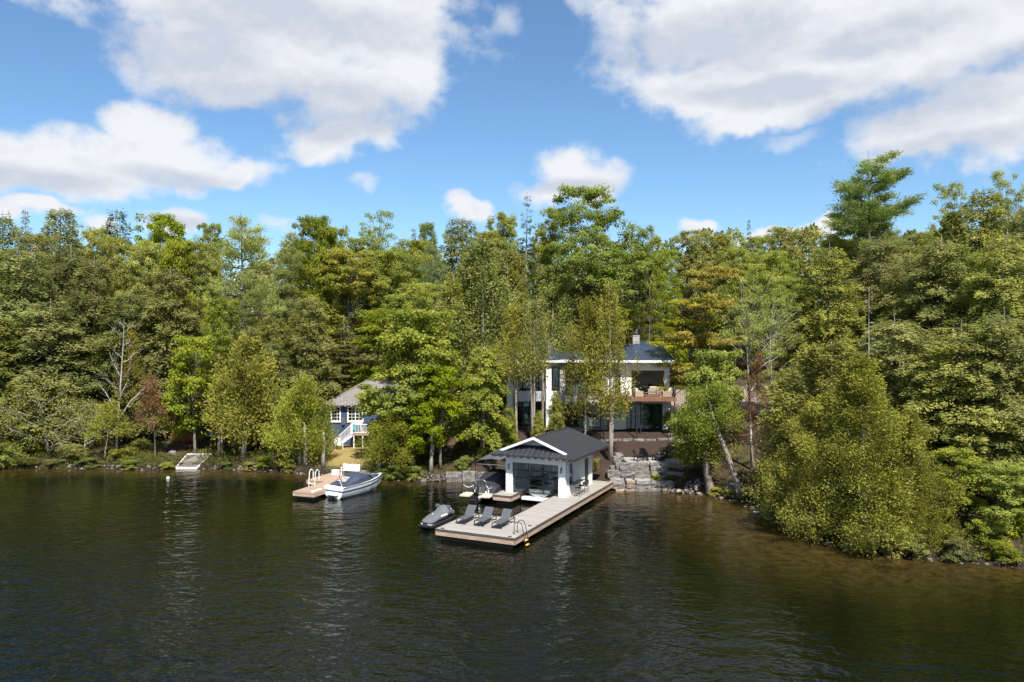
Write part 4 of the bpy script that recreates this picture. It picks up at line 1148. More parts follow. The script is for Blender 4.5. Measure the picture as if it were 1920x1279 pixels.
def stone_veneer(name, parent, x0, x1, z0, z1, d, seed=1, holes=()):
    """courses of split stones of uneven length and depth, joined"""
    rng = random.Random(seed)
    mb = MB()
    z = z0
    while z < z1 - .03:
        hgt = min(rng.choice((.10, .13, .17, .21)), z1 - z)
        x = x0
        while x < x1 - .02:
            L = min(rng.uniform(.25, .75), x1 - x)
            if not any(a < x + L - .01 and b > x + .01 and c_ < z + hgt - .01 and e_ > z + .01 for a, b, c_, e_ in holes):
                mb.box(x + .006, x + L - .006, d - rng.uniform(.03, .085), d, z + .006, z + hgt - .006)
            x += L
        z += hgt
    o = obj(name, mb, M['veneer'], parent)
    o['kind'] = 'stuff'
    return o

# ---- left wing
dw = 1.6
xa, xb = hx(950, dw), hx(1052, dw)
z_up0, z_up1 = hz(732, xa, dw), hz(689, xa, dw)
z_lo0, z_lo1 = GF, hz(753, xa, dw)
h1 = (hx(972, dw), hx(1021.5, dw), z_up0, z_up1)
h2 = (hx(1035, dw), hx(1048.5, dw), z_up0, z_up1)
h3 = (hx(964, dw), hx(1022, dw), z_lo0 + .04, z_lo1)
h4 = (hx(1035, dw), hx(1048.5, dw), z_lo0 + .04, z_lo1)
lw_ = wall_with_holes('wall', H, xa, xb, GF, EV, dw, .25, [h1, h2, h3, h4], M['white'], .2)
window(H, *h1, dw, bars=(.36, .68))
window(H, *h2, dw)
window(H, *h3, dw, bars=(.25, .5, .75), name='sliding_door')
window(H, *h4, dw)
for p0, p1 in ((950.5, 960.5), (1024, 1034)):
    box('column', M['white'], H, hx(p0, 0), hx(p1, 0), 0, .55, GF - .3, EV)
bx0, bx1 = hx(966, .1), hx(1021.5, .1)
bp_ = box('balcony_panel', M['panel_blue'], H, bx0, bx1, .1, .16, hz(752, bx0, .1), hz(733, bx0, .1))
box('balcony_floor', M['white'], H, bx0, bx1, .162, dw - .002, UF - .25, UF - .02)
box('balcony_rail', M['black_metal'], H, bx0, bx1, .09, .17, hz(733, bx0, .1) + .001, hz(733, bx0, .1) + .05)
# ---- stone faced middle
dm = .7
xc, xd = hx(1050, dm) + .0, hx(1139, dm)
g_up = (hx(1060, dm), hx(1127, dm), hz(737, xc, dm), hz(683, xc, dm))
g_lo = (hx(1058, dm), hx(1127, dm), hz(801, xc, dm), hz(757.5, xc, dm))
wall_with_holes('wall', H, xc, xd, GF - .3, EV, dm, .3, [g_up, g_lo], M['veneer'])
stone_veneer('stone_veneer', H, xc, xd, GF - .3, EV - .05, dm, 3, [g_up, g_lo])
window(H, *g_up, dm, bars=(.27, .55, .82), rails=(.72,))
window(H, *g_lo, dm, bars=(.25, .5, .78))
box('stone_sill', M['stone'], H, g_up[0] - .1, g_up[1] + .1, dm - .16, dm - .09, g_up[2] - .12, g_up[2] - .01)
box('stone_sill', M['stone'], H, g_lo[0] - .1, g_lo[1] + .1, dm - .16, dm - .09, g_lo[2] - .12, g_lo[2] - .01)
for k in range(5):
    x = g_up[0] + .3 + k * .75
    if k < 4: box('glass_rail_post', M['black_metal'], H, x - .02, x + .02, dm - .155, dm - .12, g_up[2] + .001, g_up[2] + 1.0)
# ---- white wing with the deck
dr = .9
xe, xf = hx(1139.5, dr), hx(1255.5, dr)
k_w = (hx(1147, dr), hx(1163, dr), hz(783, xe, dr), hz(757, xe, dr))
k_d = (hx(1174.5, dr), hx(1242, dr), hz(806, xf, dr), hz(757, xf, dr))
wall_with_holes('wall', H, xe, xf, GF - .05, UF - .32, dr, .25, [k_w, k_d], M['white'], .2)
box('foundation_band', M['black_frame'], H, xe, xf, dr - .05, dr + .2, GF - .45, GF - .052)
window(H, *k_w, dr)
window(H, *k_d, dr, bars=(.25, .5, .75), fr=.1, name='sliding_door')
# upper storey: wall with a tall window, then the open porch
xp0, xp1 = hx(1184, dr), hx(1246, dr)
u_w = (hx(1150, dr), hx(1163.5, dr), UF + .05, hz(690, xe, dr))
wall_with_holes('wall', H, xe, xp0, UF - .3, EV, dr, .25, [u_w], M['white'], .2)
window(H, *u_w, dr, rails=(.6,))
zb0 = hz(694.5, xp0, dr)
box('porch_beam', M['white'], H, xp0 + .002, xf, dr, dr + .3, zb0, EV)
box('porch_post', M['white'], H, xp1, xf, dr, dr + .45, UF, zb0 - .002)
box('porch_post', M['white'], H, xf + .02, xf + .32, dr + 2.2, dr + 2.55, UF, EV)
pd = 6.0
pbk = box('porch_back_wall', M['porch'], H, xp0 - .3, xf - .004, pd, pd + .2, UF, EV)
for k in range(17):
    box('wall_board', M['porch'], pbk, xp0 - .28, xf - .03, pd - .018, pd - .002, UF + .01 + .2 * k, UF + .195 + .2 * k)
box('porch_side_wall', M['porch'], H, xp0 - .3, xp0 - .002, dr + .26, pd - .02, UF, EV)
box('porch_screen', M['black_frame'], H, xp0 + .005, xp0 + .06, 3.0, 4.6, UF + .3, UF + 2.6)
box('porch_ceiling', M['white'], H, xp0 - .28, xf, dr + .31, pd - .02, EV - .08, EV - .01)
box('porch_floor', M['cedar_edge'], H, xp0 - .28, xf, dr + .002, pd - .02, UF - .12, UF - .004)
# deck with cedar fascia and steel posts
dd = -2.6
xg, xh = hx(1130, dd), hx(1267.5, dd)
rng = random.Random(8)
nb = 25
pl = MB().box(0, xh - xg - .06, 0, .128, -.04, 0).mesh('deck_board', M['cedar_edge'])
for k in range(nb):
    link('deck_board', pl, H, (xg + .03, dd + .03 + .138 * k, UF))
box('deck_fascia', M['cedar_edge'], H, xg, xh, dd - .045, dd, UF - .36, UF - .05)
box('deck_fascia', M['cedar_edge'], H, xh, xh + .045, dd, dr + .5, UF - .36, UF - .05)
box('deck_fascia', M['cedar_edge'], H, xg - .045, xg, dd, dr - .12, UF - .36, UF - .05)
box('deck_joists', M['crib_dark'], H, xg + .05, xh - .05, dd + .05, dr - .1, UF - .32, UF - .06)
for p, d in ((1131.5, dd + .2), (1194, dd + .2), (1201.5, dd + 1.6), (1257, dd + .2), (1265, dd + 1.6)):
    x = hx(p, d)
    wx, wy = rot2(x, d, HRZ)
    box('deck_post', M['black_metal'], H, x - .055, x + .055, d - .055, d + .055, gz(HX + wx, HY + wy) - .2, UF - .362)
# glass rail on the outer end
for k in range(4):
    y = dd + .1 + k * 1.1
    box('rail_post', M['black_metal'], H, xh - .05, xh, y - .025, y + .025, UF + .002, UF + 1.05)
for k in range(3):
    y = dd + .13 + k * 1.1
    box('rail_glass', M['glass_clear'], H, xh - .03, xh - .018, y, y + 1.04, UF + .06, UF + 1.04)
# ---- roofs
def hip_roof(parent, x0, x1, y0, y1, ze, rx0, rx1, ry, zr, m, name='roof', sp=.46, left=True, right=True):
    r_ = link(name, None, parent)
    n1 = max(3, int((x1 - x0) / sp))
    roof_panels(r_, m, (x0, y0, ze), (x1, y0, ze), (rx0, ry, zr), (rx1, ry, zr), n1, .04, .05)
    roof_panels(r_, m, (x1, y1, ze), (x0, y1, ze), (rx1, ry, zr), (rx0, ry, zr), 6, .04, .05)
    if right: roof_panels(r_, m, (x1, y0, ze), (x1, y1, ze), (rx1 - .01, ry, zr), (rx1, ry + .01, zr), 8, .04, .05)
    if left: roof_panels(r_, m, (x0, y1, ze), (x0, y0, ze), (rx0, ry + .01, zr), (rx0 + .01, ry, zr), 8, .04, .05)
    obj('ridge_cap', MB().beam((rx0, ry, zr + .06), (rx1, ry, zr + .06), .2, .07), m, r_)
    for a, b in (((x0, y0, ze), (rx0, ry, zr)), ((x1, y0, ze), (rx1, ry, zr))):
        obj('hip_cap', MB().beam(Vector(a) + Vector((0, 0, .06)), Vector(b) + Vector((0, 0, .06)), .14, .05), m, r_)
    obj('fascia', MB().box(x0, x1, y0 - .03, y0, ze - .2, ze + .03).box(x1, x1 + .03, y0 - .03, y1, ze - .2, ze + .03).box(x0 - .03, x0, y0 - .03, y1, ze - .2, ze + .03), M['white'], r_)
    obj('soffit', MB().box(x0 + .002, x1 - .002, y0 + .002, y1, ze - .06, ze - .02), M['white'], r_)
    return r_
EZ2 = EV + .10
xr0, xr1 = hx(1138, -.1), hx(1265.5, -.1)
ry_ = 6.0
hip_roof(H, xr0, xr1, -.1, 11.6, EZ2, hx(1199, ry_), hx(1232, ry_), ry_, hz(641.5, hx(1215, ry_), ry_), M['roof_blue'])
xl0, xl1 = hx(932, -.4), hx(1049, -.4)
hip_roof(H, xl0, xl1, -.4, 11.6, EZ2, hx(985, ry_), hx(1030, ry_), ry_, 12.7, M['roof_blue'])
rc = link('roof', None, H)
roof_panels(rc, M['roof_blue'], (xl1 + .05, .2, EZ2 + .02), (xr0 - .05, .2, EZ2 + .02), (xl1 + .05, 7, EZ2 + .5), (xr0 - .05, 7, EZ2 + .5), 10)
obj('fascia', MB().box(xl1 + .04, xr0 - .04, .14, .18, EZ2 - .22, EZ2 + .06), M['white'], rc)
# rooms behind the glass
for x0, x1, y0, y1, z0, z1 in [(xa + .3, xb - .02, dw + .3, 8, GF, UF - .3), (xa + .3, xb - .02, dw + .3, 8, UF, EV - .1), (xc + .3, xd - .1, dm + .4, 8, GF, UF - .3), (xc + .3, xd - .1, dm + .4, 8, UF, EV - .1), (xe + .1, xf - .3, dr + .3, 8, GF, UF - .4), (xe + .1, xp0 - .35, dr + .3, 8, UF, EV - .1)]:
    rm = box('room_back', M['room'], H, x0, x1, y1, y1 + .1, z0, z1)
    box('room_floor', M['room_floor'], rm, x0, x1, y0, y1, z0 - .1, z0)
    box('room_ceiling', M['room'], rm, x0, x1, y0, y1, z1, z1 + .1)
    box('room_side', M['room'], rm, x0 - .1, x0, y0, y1, z0, z1)
    box('room_side', M['room'], rm, x1, x1 + .1, y0, y1, z0, z1)
def drape(x0, x1, d, z0, z1):
    n = max(4, int((x1 - x0) / .09))
    pts = [(x0 + (x1 - x0) * k / n, d + (.04 if k % 2 else -.04)) for k in range(n + 1)]
    mb = MB()
    mb.add([(x, y, z0) for x, y in pts] + [(x, y, z1) for x, y in pts], [(k, k + 1, n + 2 + k, n + 1 + k) for k in range(n)])
    obj('curtain', mb, M['curtain'], H)
drape(k_d[0] + .1, k_d[0] + .5, dr + .25, GF + .1, k_d[3])
drape(k_d[1] - .9, k_d[1] - .15, dr + .25, GF + .1, k_d[3])
drape(hx(978, dw), hx(990, dw), dw + .45, GF + .1, h3[3])
drape(hx(1016, dw), hx(1021, dw), dw + .45, UF + .1, h1[3])
box('end_wall', M['white'], H, xf - .25, xf - .005, dr + .252, 11, GF - .4, UF - .32)
box('end_wall', M['white'], H, xf - .25, xf - .005, pd + .2, 11, UF - .3, EV)
box('end_wall', M['white'], H, xa, xa + .25, dw + .252, 11, GF - .4, EV)
box('rear_wall', M['white'], H, xa, xf, 11, 11.2, GF - .4, EV)
chx0, chx1 = hx(1186.5, 5.2), hx(1199.5, 5.2)
ch = box('chimney', M['veneer'], H, chx0, chx1, 5.2, 6.1, EZ2, hz(627, chx0, 5.2))
stone_veneer('chimney_stone', ch, chx0, chx1, EZ2 + .2, hz(627, chx0, 5.2) - .02, 5.2, 9)
box('chimney_cap', M['black_metal'], ch, chx0 - .06, chx1 + .06, 5.1, 6.2, hz(627, chx0, 5.2) + .002, hz(627, chx0, 5.2) + .08)
obj('flue', MB().tube([(chx0 + .45, 5.6, hz(627, chx0, 5.2) + .08), (chx0 + .45, 5.6, hz(617, chx0, 5.2))], .09, 8), M['alu'], ch)
for x in (hx(1140.5, dr - .1),):
    box('downpipe', M['black_metal'], H, x - .05, x + .05, dr - .14, dr - .03, GF - .4, UF - .34)

# deck furniture (world positions from the house frame)
def hw(x, d, z):
    X, Y = rot2(x, d, HRZ)
    return (HX + X, HY + Y, z)
DKZ = UF + .002
def sofa(name, label, x, d, rz, wd, group=None):
    s = thing(name, label, 'sofa' if wd > 1 else 'armchair', hw(x, d, DKZ), HRZ + rz, group)
    box('base', M['wicker'], s, -wd / 2, wd / 2, -.4, .4, .08, .36)
    box('arm', M['wicker'], s, -wd / 2 - .12, -wd / 2 - .002, -.4, .42, .05, .6)
    box('arm', M['wicker'], s, wd / 2 + .002, wd / 2 + .12, -.4, .42, .05, .6)
    box('back', M['wicker'], s, -wd / 2, wd / 2, .3, .44, .362, .78)
    box('seat_cushion', M['cushion'], s, -wd / 2 + .02, wd / 2 - .02, -.38, .28, .362, .5)
    box('back_cushion', M['cushion'], s, -wd / 2 + .04, wd / 2 - .04, .12, .29, .505, .86)
    return s
sofa('armchair', 'tan wicker armchair with cream pillow on the cedar deck, facing the low table', hx(1196, -1.6), -1.6, R(100), .95)
sofa('garden_sofa', 'tan wicker sofa at the outer end of the cedar deck', hx(1253, -1.4), -1.4, R(-105), 1.5)
sofa('armchair', 'wicker chair with cream back standing under the porch opening', hx(1224, 1.0), 1.0, R(180), .75)
s2 = thing('armchair', 'tan armchair without cushion beside the porch post', 'armchair', hw(hx(1236, 1.0), 1.0, DKZ), HRZ + R(180))
box('base', M['wicker'], s2, -.36, .36, -.35, .35, .05, .42)
box('back', M['wicker'], s2, -.36, .36, .25, .37, .422, .85)
ct = thing('coffee_table', 'low dark metal coffee table between the wicker seats on the deck', 'table', hw(hx(1222, -1.5), -1.5, DKZ), HRZ)
box('tabletop', M['alu'], ct, -.75, .75, -.35, .35, .40, .44)
for x in (-.7, .66):
    for y in (-.32, .28):
        box('leg', M['black_metal'], ct, x, x + .04, y, y + .04, 0, .399)
for k, (p, lab) in enumerate([(1218, 'dark dining chair nearer the black screen under the porch'), (1230, 'dark dining chair nearer the porch post under the porch')]):
    c_ = thing('dining_chair', lab, 'chair', hw(hx(p, 4.0), 4.0, UF), HRZ + R(180))
    box('seat', M['black_frame'], c_, -.22, .22, -.22, .22, .43, .48)
    box('backrest', M['rafter'], c_, -.22, .22, .18, .23, .481, .95)
    for x in (-.2, .17):
        for y in (-.2, .17):
            box('leg', M['black_frame'], c_, x, x + .03, y, y + .03, 0, .429)
dt = thing('dining_table', 'pale dining table under the covered porch', 'table', hw(hx(1222, 3.2), 3.2, UF), HRZ)
box('tabletop', M['alu'], dt, -1.0, 1.0, -.4, .4, .70, .75)
for x in (-.9, .86):
    for y in (-.35, .31):
        box('leg', M['black_frame'], dt, x, x + .04, y, y + .04, 0, .699)
# pale chairs seen behind the glass of the stone-faced middle
for p, d, z, lab in [(1092, 2.2, GF, 'pale armchair behind the lower stone-framed glass, away from the trunk'), (1111, 2.2, GF, 'pale armchair behind the lower stone-framed glass, beside the double trunk'), (1088, 1.8, UF, 'pale sofa behind the upper window above the stone band'), (1106, 2.0, UF, 'pale chair behind the upper window near the stone column')]:
    c_ = thing('armchair', lab, 'armchair', hw(hx(p, d), d, z), HRZ)
    wd = 1.0 if 'sofa' in lab else .42
    box('seat', M['mint'], c_, -wd, wd, -.35, .35, .1, .45)
    box('backrest', M['mint'], c_, -wd, wd, -.48, -.352, .1, .95)
    for x in (-wd + .05, wd - .1):
        box('leg', M['black_frame'], c_, x, x + .05, -.3, -.25, 0, .099)
# dark railing on the bank behind the deck end
rl = thing('black_railing', 'black picket railing on the slope beside the deck end', 'railing', (17.0, 79.0, 0), R(35))
zr_ = gz(17.3, 79.5)
for k in range(7):
    box('picket', M['black_metal'], rl, .3 * k, .3 * k + .03, 0, .03, 5.4 + .12 * k, 7.2 + .18 * k)
obj('top_rail', MB().beam((0, .015, 7.22), (1.83, .015, 8.3), .05, .05), M['black_metal'], rl)
for k in (0, 6):
    box('post', M['black_metal'], rl, .3 * k - .02, .3 * k + .05, .035, .1, 4.0, 7.2 + .18 * k)

# fire bowl and dark chairs on the terrace
fbx, fby = 13.6, 69.7
fb2 = thing('fire_bowl', 'dark round fire bowl on the pale flagstone terrace', 'fire bowl', (fbx, fby, 1.95))
obj('bowl', MB().lathe([(.30, 0), (.48, .12), (.58, .38), (.56, .56), (.50, .56), (.46, .40), (.05, .38)], 16), M['dark_bowl'], fb2, smooth=False)
obj('logs', MB().tube([(-.3, -.1, .45), (.3, .15, .5)], .06, 6).tube([(-.2, .25, .46), (.25, -.2, .52)], .06, 6), M['crib_dark'], fb2)
def adirondack(label, x, y, z, rz, m, group=None, s=1.0):
    a = thing('adirondack_chair', label, 'chair', (x, y, z), rz, group)
    a.scale = (s, s, s)
    for k in range(5):
        obj('back_slat', MB().hexa([(-.28 + .115 * k, .12, .30), (-.18 + .115 * k, .12, .30), (-.18 + .115 * k, .15, .30), (-.28 + .115 * k, .15, .30)], [(-.30 + .122 * k, .42, 1.02 - .03 * abs(k - 2)), (-.19 + .122 * k, .42, 1.02 - .03 * abs(k - 2)), (-.19 + .122 * k, .45, 1.02 - .03 * abs(k - 2)), (-.30 + .122 * k, .45, 1.02 - .03 * abs(k - 2))]), m, a)
    for k in range(4):
        yy = -.42 + .13 * k
        zz = .38 - .03 * k
        box('seat_slat', m, a, -.28, .29, yy, yy + .115, zz, zz + .025)
    for s_ in (-.36, .31):
        box('armrest', m, a, s_ - .03, s_ + .09, -.42, .30, .55, .58)
        box('leg', m, a, s_, s_ + .05, -.42, -.34, 0, .549)
        obj('leg', MB().beam((s_ + .025, .25, 0.02), (s_ + .025, .16, .54), .05, .07), m, a)
    return a
g = 'dark chairs round the fire bowl'
adirondack('dark chair in front of the pale terrace slabs, nearest the boathouse', 11.55, 69.5, 1.95, R(105), M['black_frame'], g)
adirondack('dark chair on the far rim of the terrace behind the others', 12.3, 70.9, 1.97, R(160), M['black_frame'], g)
adirondack('dark chair on the terrace between its neighbour and the fire bowl', 12.45, 69.9, 1.95, R(125), M['black_frame'], g)
tor = thing('garden_torch', 'thin black torch stake beside the beige boulder', 'torch', (14.2, 70.9, 1.8))
obj('stake', MB().tube([(0, 0, 0), (0, 0, .75)], .03, 6), M['black_metal'], tor)
obj('lamp_head', MB().lathe([(.05, .75), (.08, .85), (.06, 1.0)], 8), M['black_metal'], tor)

# ------------------------------------------------------------------ blue cottage
CX, CY, CRZ = -19.9, 82.0, R(2)
ctg = thing('blue_cottage', 'blue clapboard cottage with hipped grey shingle roof and white windows', 'cottage', (CX, CY, 0), CRZ)
CZ0, CZ1, CFL = 1.3, 5.95, 3.1
def cxp(p): return (p - 960) / FPX * CY - CX
def czp(p): return CAM_H - (p - HOR) * CY / FPX
CW = cxp(789)
w1 = (cxp(622), cxp(637), czp(789), czp(764))
w2 = (cxp(653), cxp(679), czp(789), czp(764))
w3 = (cxp(741), cxp(757), czp(789), czp(766))
wall_with_holes('wall', ctg, 0, CW, CZ0, CZ1, 0, .2, [w1, w2, w3], M['siding_blue'], .26)
box('wall', M['siding_blue'], ctg, 0, .2, .202, 8, CZ0, CZ1)
box('wall', M['siding_blue'], ctg, CW - .2, CW, .202, 8, CZ0, CZ1)
box('wall', M['siding_blue'], ctg, 0, CW, 8.002, 8.2, CZ0, CZ1)
box('corner_board', M['siding_blue'], ctg, -.03, .1, -.05, -.024, CZ0, CZ1)
for (x0, x1, z0, z1), cols in ((w1, 3), (w2, 4), (w3, 2)):
    f_ = .12
    wn = obj('window', MB().box(x0 - f_, x0 + .03, -.06, .05, z0 - f_, z1 + f_).box(x1 - .03, x1 + f_, -.06, .05, z0 - f_, z1 + f_).box(x0 + .031, x1 - .031, -.06, .05, z0 - f_, z0 + .03).box(x0 + .031, x1 - .031, -.06, .05, z1 - .03, z1 + f_), M['white'], ctg)
    box('pane', M['glass'], wn, x0 + .02, x1 - .02, .06, .07, z0 + .02, z1 - .02)
    for k in range(1, cols):
        x = x0 + (x1 - x0) * k / cols
        box('muntin', M['white'], wn, x - (.05 if cols == 4 and k == 2 else .022), x + (.05 if cols == 4 and k == 2 else .022), .0, .045, z0 + .031, z1 - .031)
    for k in range(1, 4):
        z = z0 + (z1 - z0) * k / 4
        for q_ in range(cols):
            box('muntin', M['white'], wn, x0 + (x1 - x0) * q_ / cols + .052, x0 + (x1 - x0) * (q_ + 1) / cols - .052, .005, .04, z - .02, z + .02)
    box('sill', M['white'], wn, x0 - .16, x1 + .16, -.12, -.062, z0 - .17, z0 - .10)
mtb = box('meter_box', M['alu'], ctg, cxp(641), cxp(647), -.16, -.03, czp(796), czp(783))
box('meter', M['black_frame'], mtb, cxp(642), cxp(646), -.18, -.161, czp(796) - .15, czp(796) - .005)
box('room_back', M['room'], ctg, .25, CW - .25, 3.5, 3.6, CFL, CZ1 - .1)
box('room_floor', M['room_floor'], ctg, .25, CW - .25, .25, 3.45, CFL - .1, CFL)
# shingled hip roof: courses of shingles on each slope
crf = link('roof', None, ctg)
X0, X1, Y0, Y1, Zr = -.55, CW + .55, -.55, 8.7, 8.35
RXa, RXb, RYm = 3.6, CW - 3.6, 4.1
slopes = [((X0, Y0), (X1, Y0), (RXa, RYm), (RXb, RYm)), ((X1, Y0), (X1, Y1), (RXb, RYm), (RXb, RYm + .02)), ((X1, Y1), (X0, Y1), (RXb, RYm), (RXa, RYm)), ((X0, Y1), (X0, Y0), (RXa, RYm + .02), (RXa, RYm))]
for a, b, c_, d_ in slopes:
    e0, e1, r0, r1 = Vector((*a, CZ1)), Vector((*b, CZ1)), Vector((*c_, Zr)), Vector((*d_, Zr))
    obj('roof_deck', MB().slab([e0, e1, r1, r0], (0, 0, -.06)), M['shingle'], crf)
    rng = random.Random(3)
    mb = MB()
    nc = 24
    nrm = (e1 - e0).cross(r0 - e0).normalized()
    for k in range(nc):
        u0, u1 = k / nc, (k + 1.25) / nc
        p0, p1 = e0.lerp(r0, u0), e1.lerp(r1, u0)
        q0, q1 = e0.lerp(r0, min(1, u1)), e1.lerp(r1, min(1, u1))
        L = (p1 - p0).length
        x = 0.0
        while x < L - .05:
            wdt = min(rng.uniform(.28, .5), L - x)
            s0, s1 = x / L + .004 / L, (x + wdt) / L - .004 / L
            up = nrm * rng.uniform(.018, .035)
            mb.add([p0.lerp(p1, s0) + up, p0.lerp(p1, s1) + up, q0.lerp(q1, s1) + nrm * .006, q0.lerp(q1, s0) + nrm * .006, p0.lerp(p1, s0), p0.lerp(p1, s1)], [(0, 1, 2, 3), (4, 5, 1, 0)])
            x += wdt
    obj('shingles', mb, M['shingle'], crf, kind='stuff')
for a, b in (((X0, Y0), (RXa, RYm)), ((X1, Y0), (RXb, RYm)), ((RXa, RYm), (RXb, RYm))):
    za, zb = (CZ1 if a in ((X0, Y0), (X1, Y0)) else Zr), Zr
    obj('ridge_shingle', MB().beam((*a, za + .05), (*b, zb + .05), .22, .04), M['shingle'], crf)
rt2 = MB().box(-.04, .04, 0, .5, -.14, -.065).mesh('rafter_tail', M['white'])
for k in range(14):
    link('rafter_tail', rt2, crf, (X0 + .5 + k * .66, Y0 + .01, CZ1))
box('fascia', M['siding_blue'], crf, X0 + .4, X1 - .4, -.02, .0, CZ1 - .3, CZ1 - .145)
# landing and stairs with white balusters
lx0, lx1 = cxp(667), cxp(752)
dkc = box('porch_deck', M['deck_tan'], ctg, lx0, lx1, -2.2, -.03, CFL - .22, CFL)
for x in np.linspace(lx0 + .15, lx1 - .15, 6):
    box('deck_post', M['white'], dkc, x - .05, x + .05, -2.15, -2.05, CZ0 - .2, CFL - .222)
def rail_run(parent, a, b, n):
    a, b = Vector(a), Vector(b)
    up = Vector((0, 0, .95))
    obj('handrail', MB().beam(a + up, b + up, .09, .07), M['white'], parent)
    obj('bottom_rail', MB().beam(a + Vector((0, 0, .1)), b + Vector((0, 0, .1)), .06, .06), M['white'], parent)
    for k in range(1, n):
        p = a.lerp(b, k / n)
        obj('baluster', MB().box(p.x - .02, p.x + .02, p.y - .02, p.y + .02, p.z + .13, p.z + .915), M['white'], parent)
    for p in (a, b):
        obj('newel_post', MB().box(p.x - .06, p.x + .06, p.y - .06, p.y + .06, p.z - .05, p.z + 1.08), M['white'], parent)
rail_run(ctg, (lx0, -2.15, CFL), (lx1, -2.15, CFL), 30)
sx0 = cxp(636)
sg = 1.62
stz = link('stairs', None, ctg)
ns = 8
for k in range(ns):
    x1_ = lx0 - (lx0 - sx0) * k / ns
    z = CFL - (CFL - sg) * (k + 1) / (ns + 0.5)
    box('stair_tread', M['deck_tan'], stz, x1_ - (lx0 - sx0) / ns - .02, x1_, -2.1, -1.1, z - .05, z)
for yy in (-2.14, -1.08):
    obj('stringer', MB().beam((lx0, yy, CFL - .16), (sx0 - .1, yy, sg - .05), .06, .26), M['white'] if yy < -2 else M['deck_tan'], stz)
rail_run(stz, (lx0 - .12, -2.2, CFL - .02), (sx0 + .1, -2.2, sg + .05), 11)
tb = thing('patio_table', 'white table on the cottage porch at the head of the stairs', 'table', (CX + cxp(674), CY - 1.2, CFL), 0)
box('tabletop', M['plastic_white'], tb, -.55, .55, -.4, .4, .94, 1.0)
for x in (-.48, .44):
    for y in (-.33, .29):
        box('leg', M['plastic_white'], tb, x, x + .04, y, y + .04, 0, .939)
tw = tag(obj('beach_towel', MB().box(cxp(669), cxp(674), -2.20, -2.10, CFL + .35, CFL + 1.0), pmat('teal_towel', (.10, .38, .40), .9), None, loc=(CX, CY, 0)), 'teal towel hung over the white porch rail of the cottage', 'towel')
adx, ady, adz = ground_at(634, 842)
adirondack('white adirondack chair on the lawn at the foot of the cottage stairs', adx, ady, gz(adx, ady), R(25), M['plastic_white'], s=1.15)
gx_, gy_, gz_ = ground_at(597, 868)
gr2 = thing('barbecue_grill', 'dark barbecue in the shade between two cedar trunks', 'barbecue', (gx_, gy_ + 1.5, gz(gx_, gy_ + 1.5)), R(20))
obj('firebox', MB().lathe([(.1, .62), (.30, .72), (.32, .9), (.26, 1.05), (.08, 1.12)], 12), M['black_metal'], gr2)
for a in (0, 2.1, 4.2):
    obj('leg', MB().tube([(.15 * math.cos(a), .15 * math.sin(a), .7), (.32 * math.cos(a), .32 * math.sin(a), 0)], .02, 5), M['black_metal'], gr2)

# ------------------------------------------------------------------ brown cabin among the trees
kx, ky = -49.2, 93.0
kz = gz(kx, ky) - .3
kb = thing('brown_cabin', 'small brown cabin with white trim half hidden by hemlocks', 'cabin', (kx, ky, kz), R(-6))
box('wall', M['brown_wall'], kb, -3.2, 3.2, 0, 6, 0, 2.9)
obj('gable', MB().slab([(-3.2, .0, 2.9), (3.2, .0, 2.9), (0, .0, 5.0)], (0, .2, 0)), M['brown_wall'], kb)
for s in (-1, 1):
    obj('roof', MB().slab([(s * 3.8, -.5, 2.5), (0, -.5, 5.12), (0, 6.4, 5.12), (s * 3.8, 6.4, 2.5)], (0, 0, .12)), M['rafter'], kb)
    obj('barge_board', MB().slab([(s * 3.8, -.56, 2.42), (s * .002, -.56, 5.06), (s * .002, -.56, 5.28), (s * 3.8, -.56, 2.64)], (0, .055, 0)), M['white'], kb)
for x0, x1 in ((-2.2, -1.2), (-.9, .1), (1.0, 1.5)):
    wn = obj('window', MB().box(x0, x0 + .1, -.06, -.002, .9, 2.3).box(x1 - .1, x1, -.06, -.002, .9, 2.3).box(x0 + .101, x1 - .101, -.06, -.002, .9, 1.0).box(x0 + .101, x1 - .101, -.06, -.002, 2.2, 2.3).box(x0 + .101, x1 - .101, -.05, -.002, 1.55, 1.61), M['white'], kb)
    box('pane', M['black_frame'], wn, x0 + .101, x1 - .101, -.02, -.003, 1.001, 2.199)
# ------------------------------------------------------------------ foliage
def unit(a):
    return a / np.maximum(np.linalg.norm(a, axis=-1, keepdims=True), 1e-9)

def leaf_mesh(name, C, A, S, L, W, tone):
    """leaf-sized diamonds: base C, axis A, side S, length L, width W"""
    n = len(C)
    L, W = L[:, None], W[:, None]
    fold = np.cross(A, S) * W * 0.18
    V = np.stack([C, C + A * L * .45 + S * W * .5 + fold, C + A * L, C + A * L * .45 - S * W * .5 + fold], 1).astype(np.float32)
    me = bpy.data.meshes.new(name)
    me.vertices.add(4 * n)
    me.vertices.foreach_set('co', V.ravel())
    me.loops.add(4 * n)
    me.polygons.add(n)
    me.loops.foreach_set('vertex_index', np.arange(4 * n, dtype=np.int32))
    me.polygons.foreach_set('loop_start', np.arange(n, dtype=np.int32) * 4)
    me.update(calc_edges=True)
    fattr(me, 'tone', np.clip(tone, 0, 1), 'FACE')
    return me

def tubes_mesh(name, tubes, m, n=6):
    mb = MB()
    for pts, rs in tubes:
        mb.tube(pts, rs, n if rs[0] > .05 else 4)
    return mb.mesh(name, m, smooth=True)

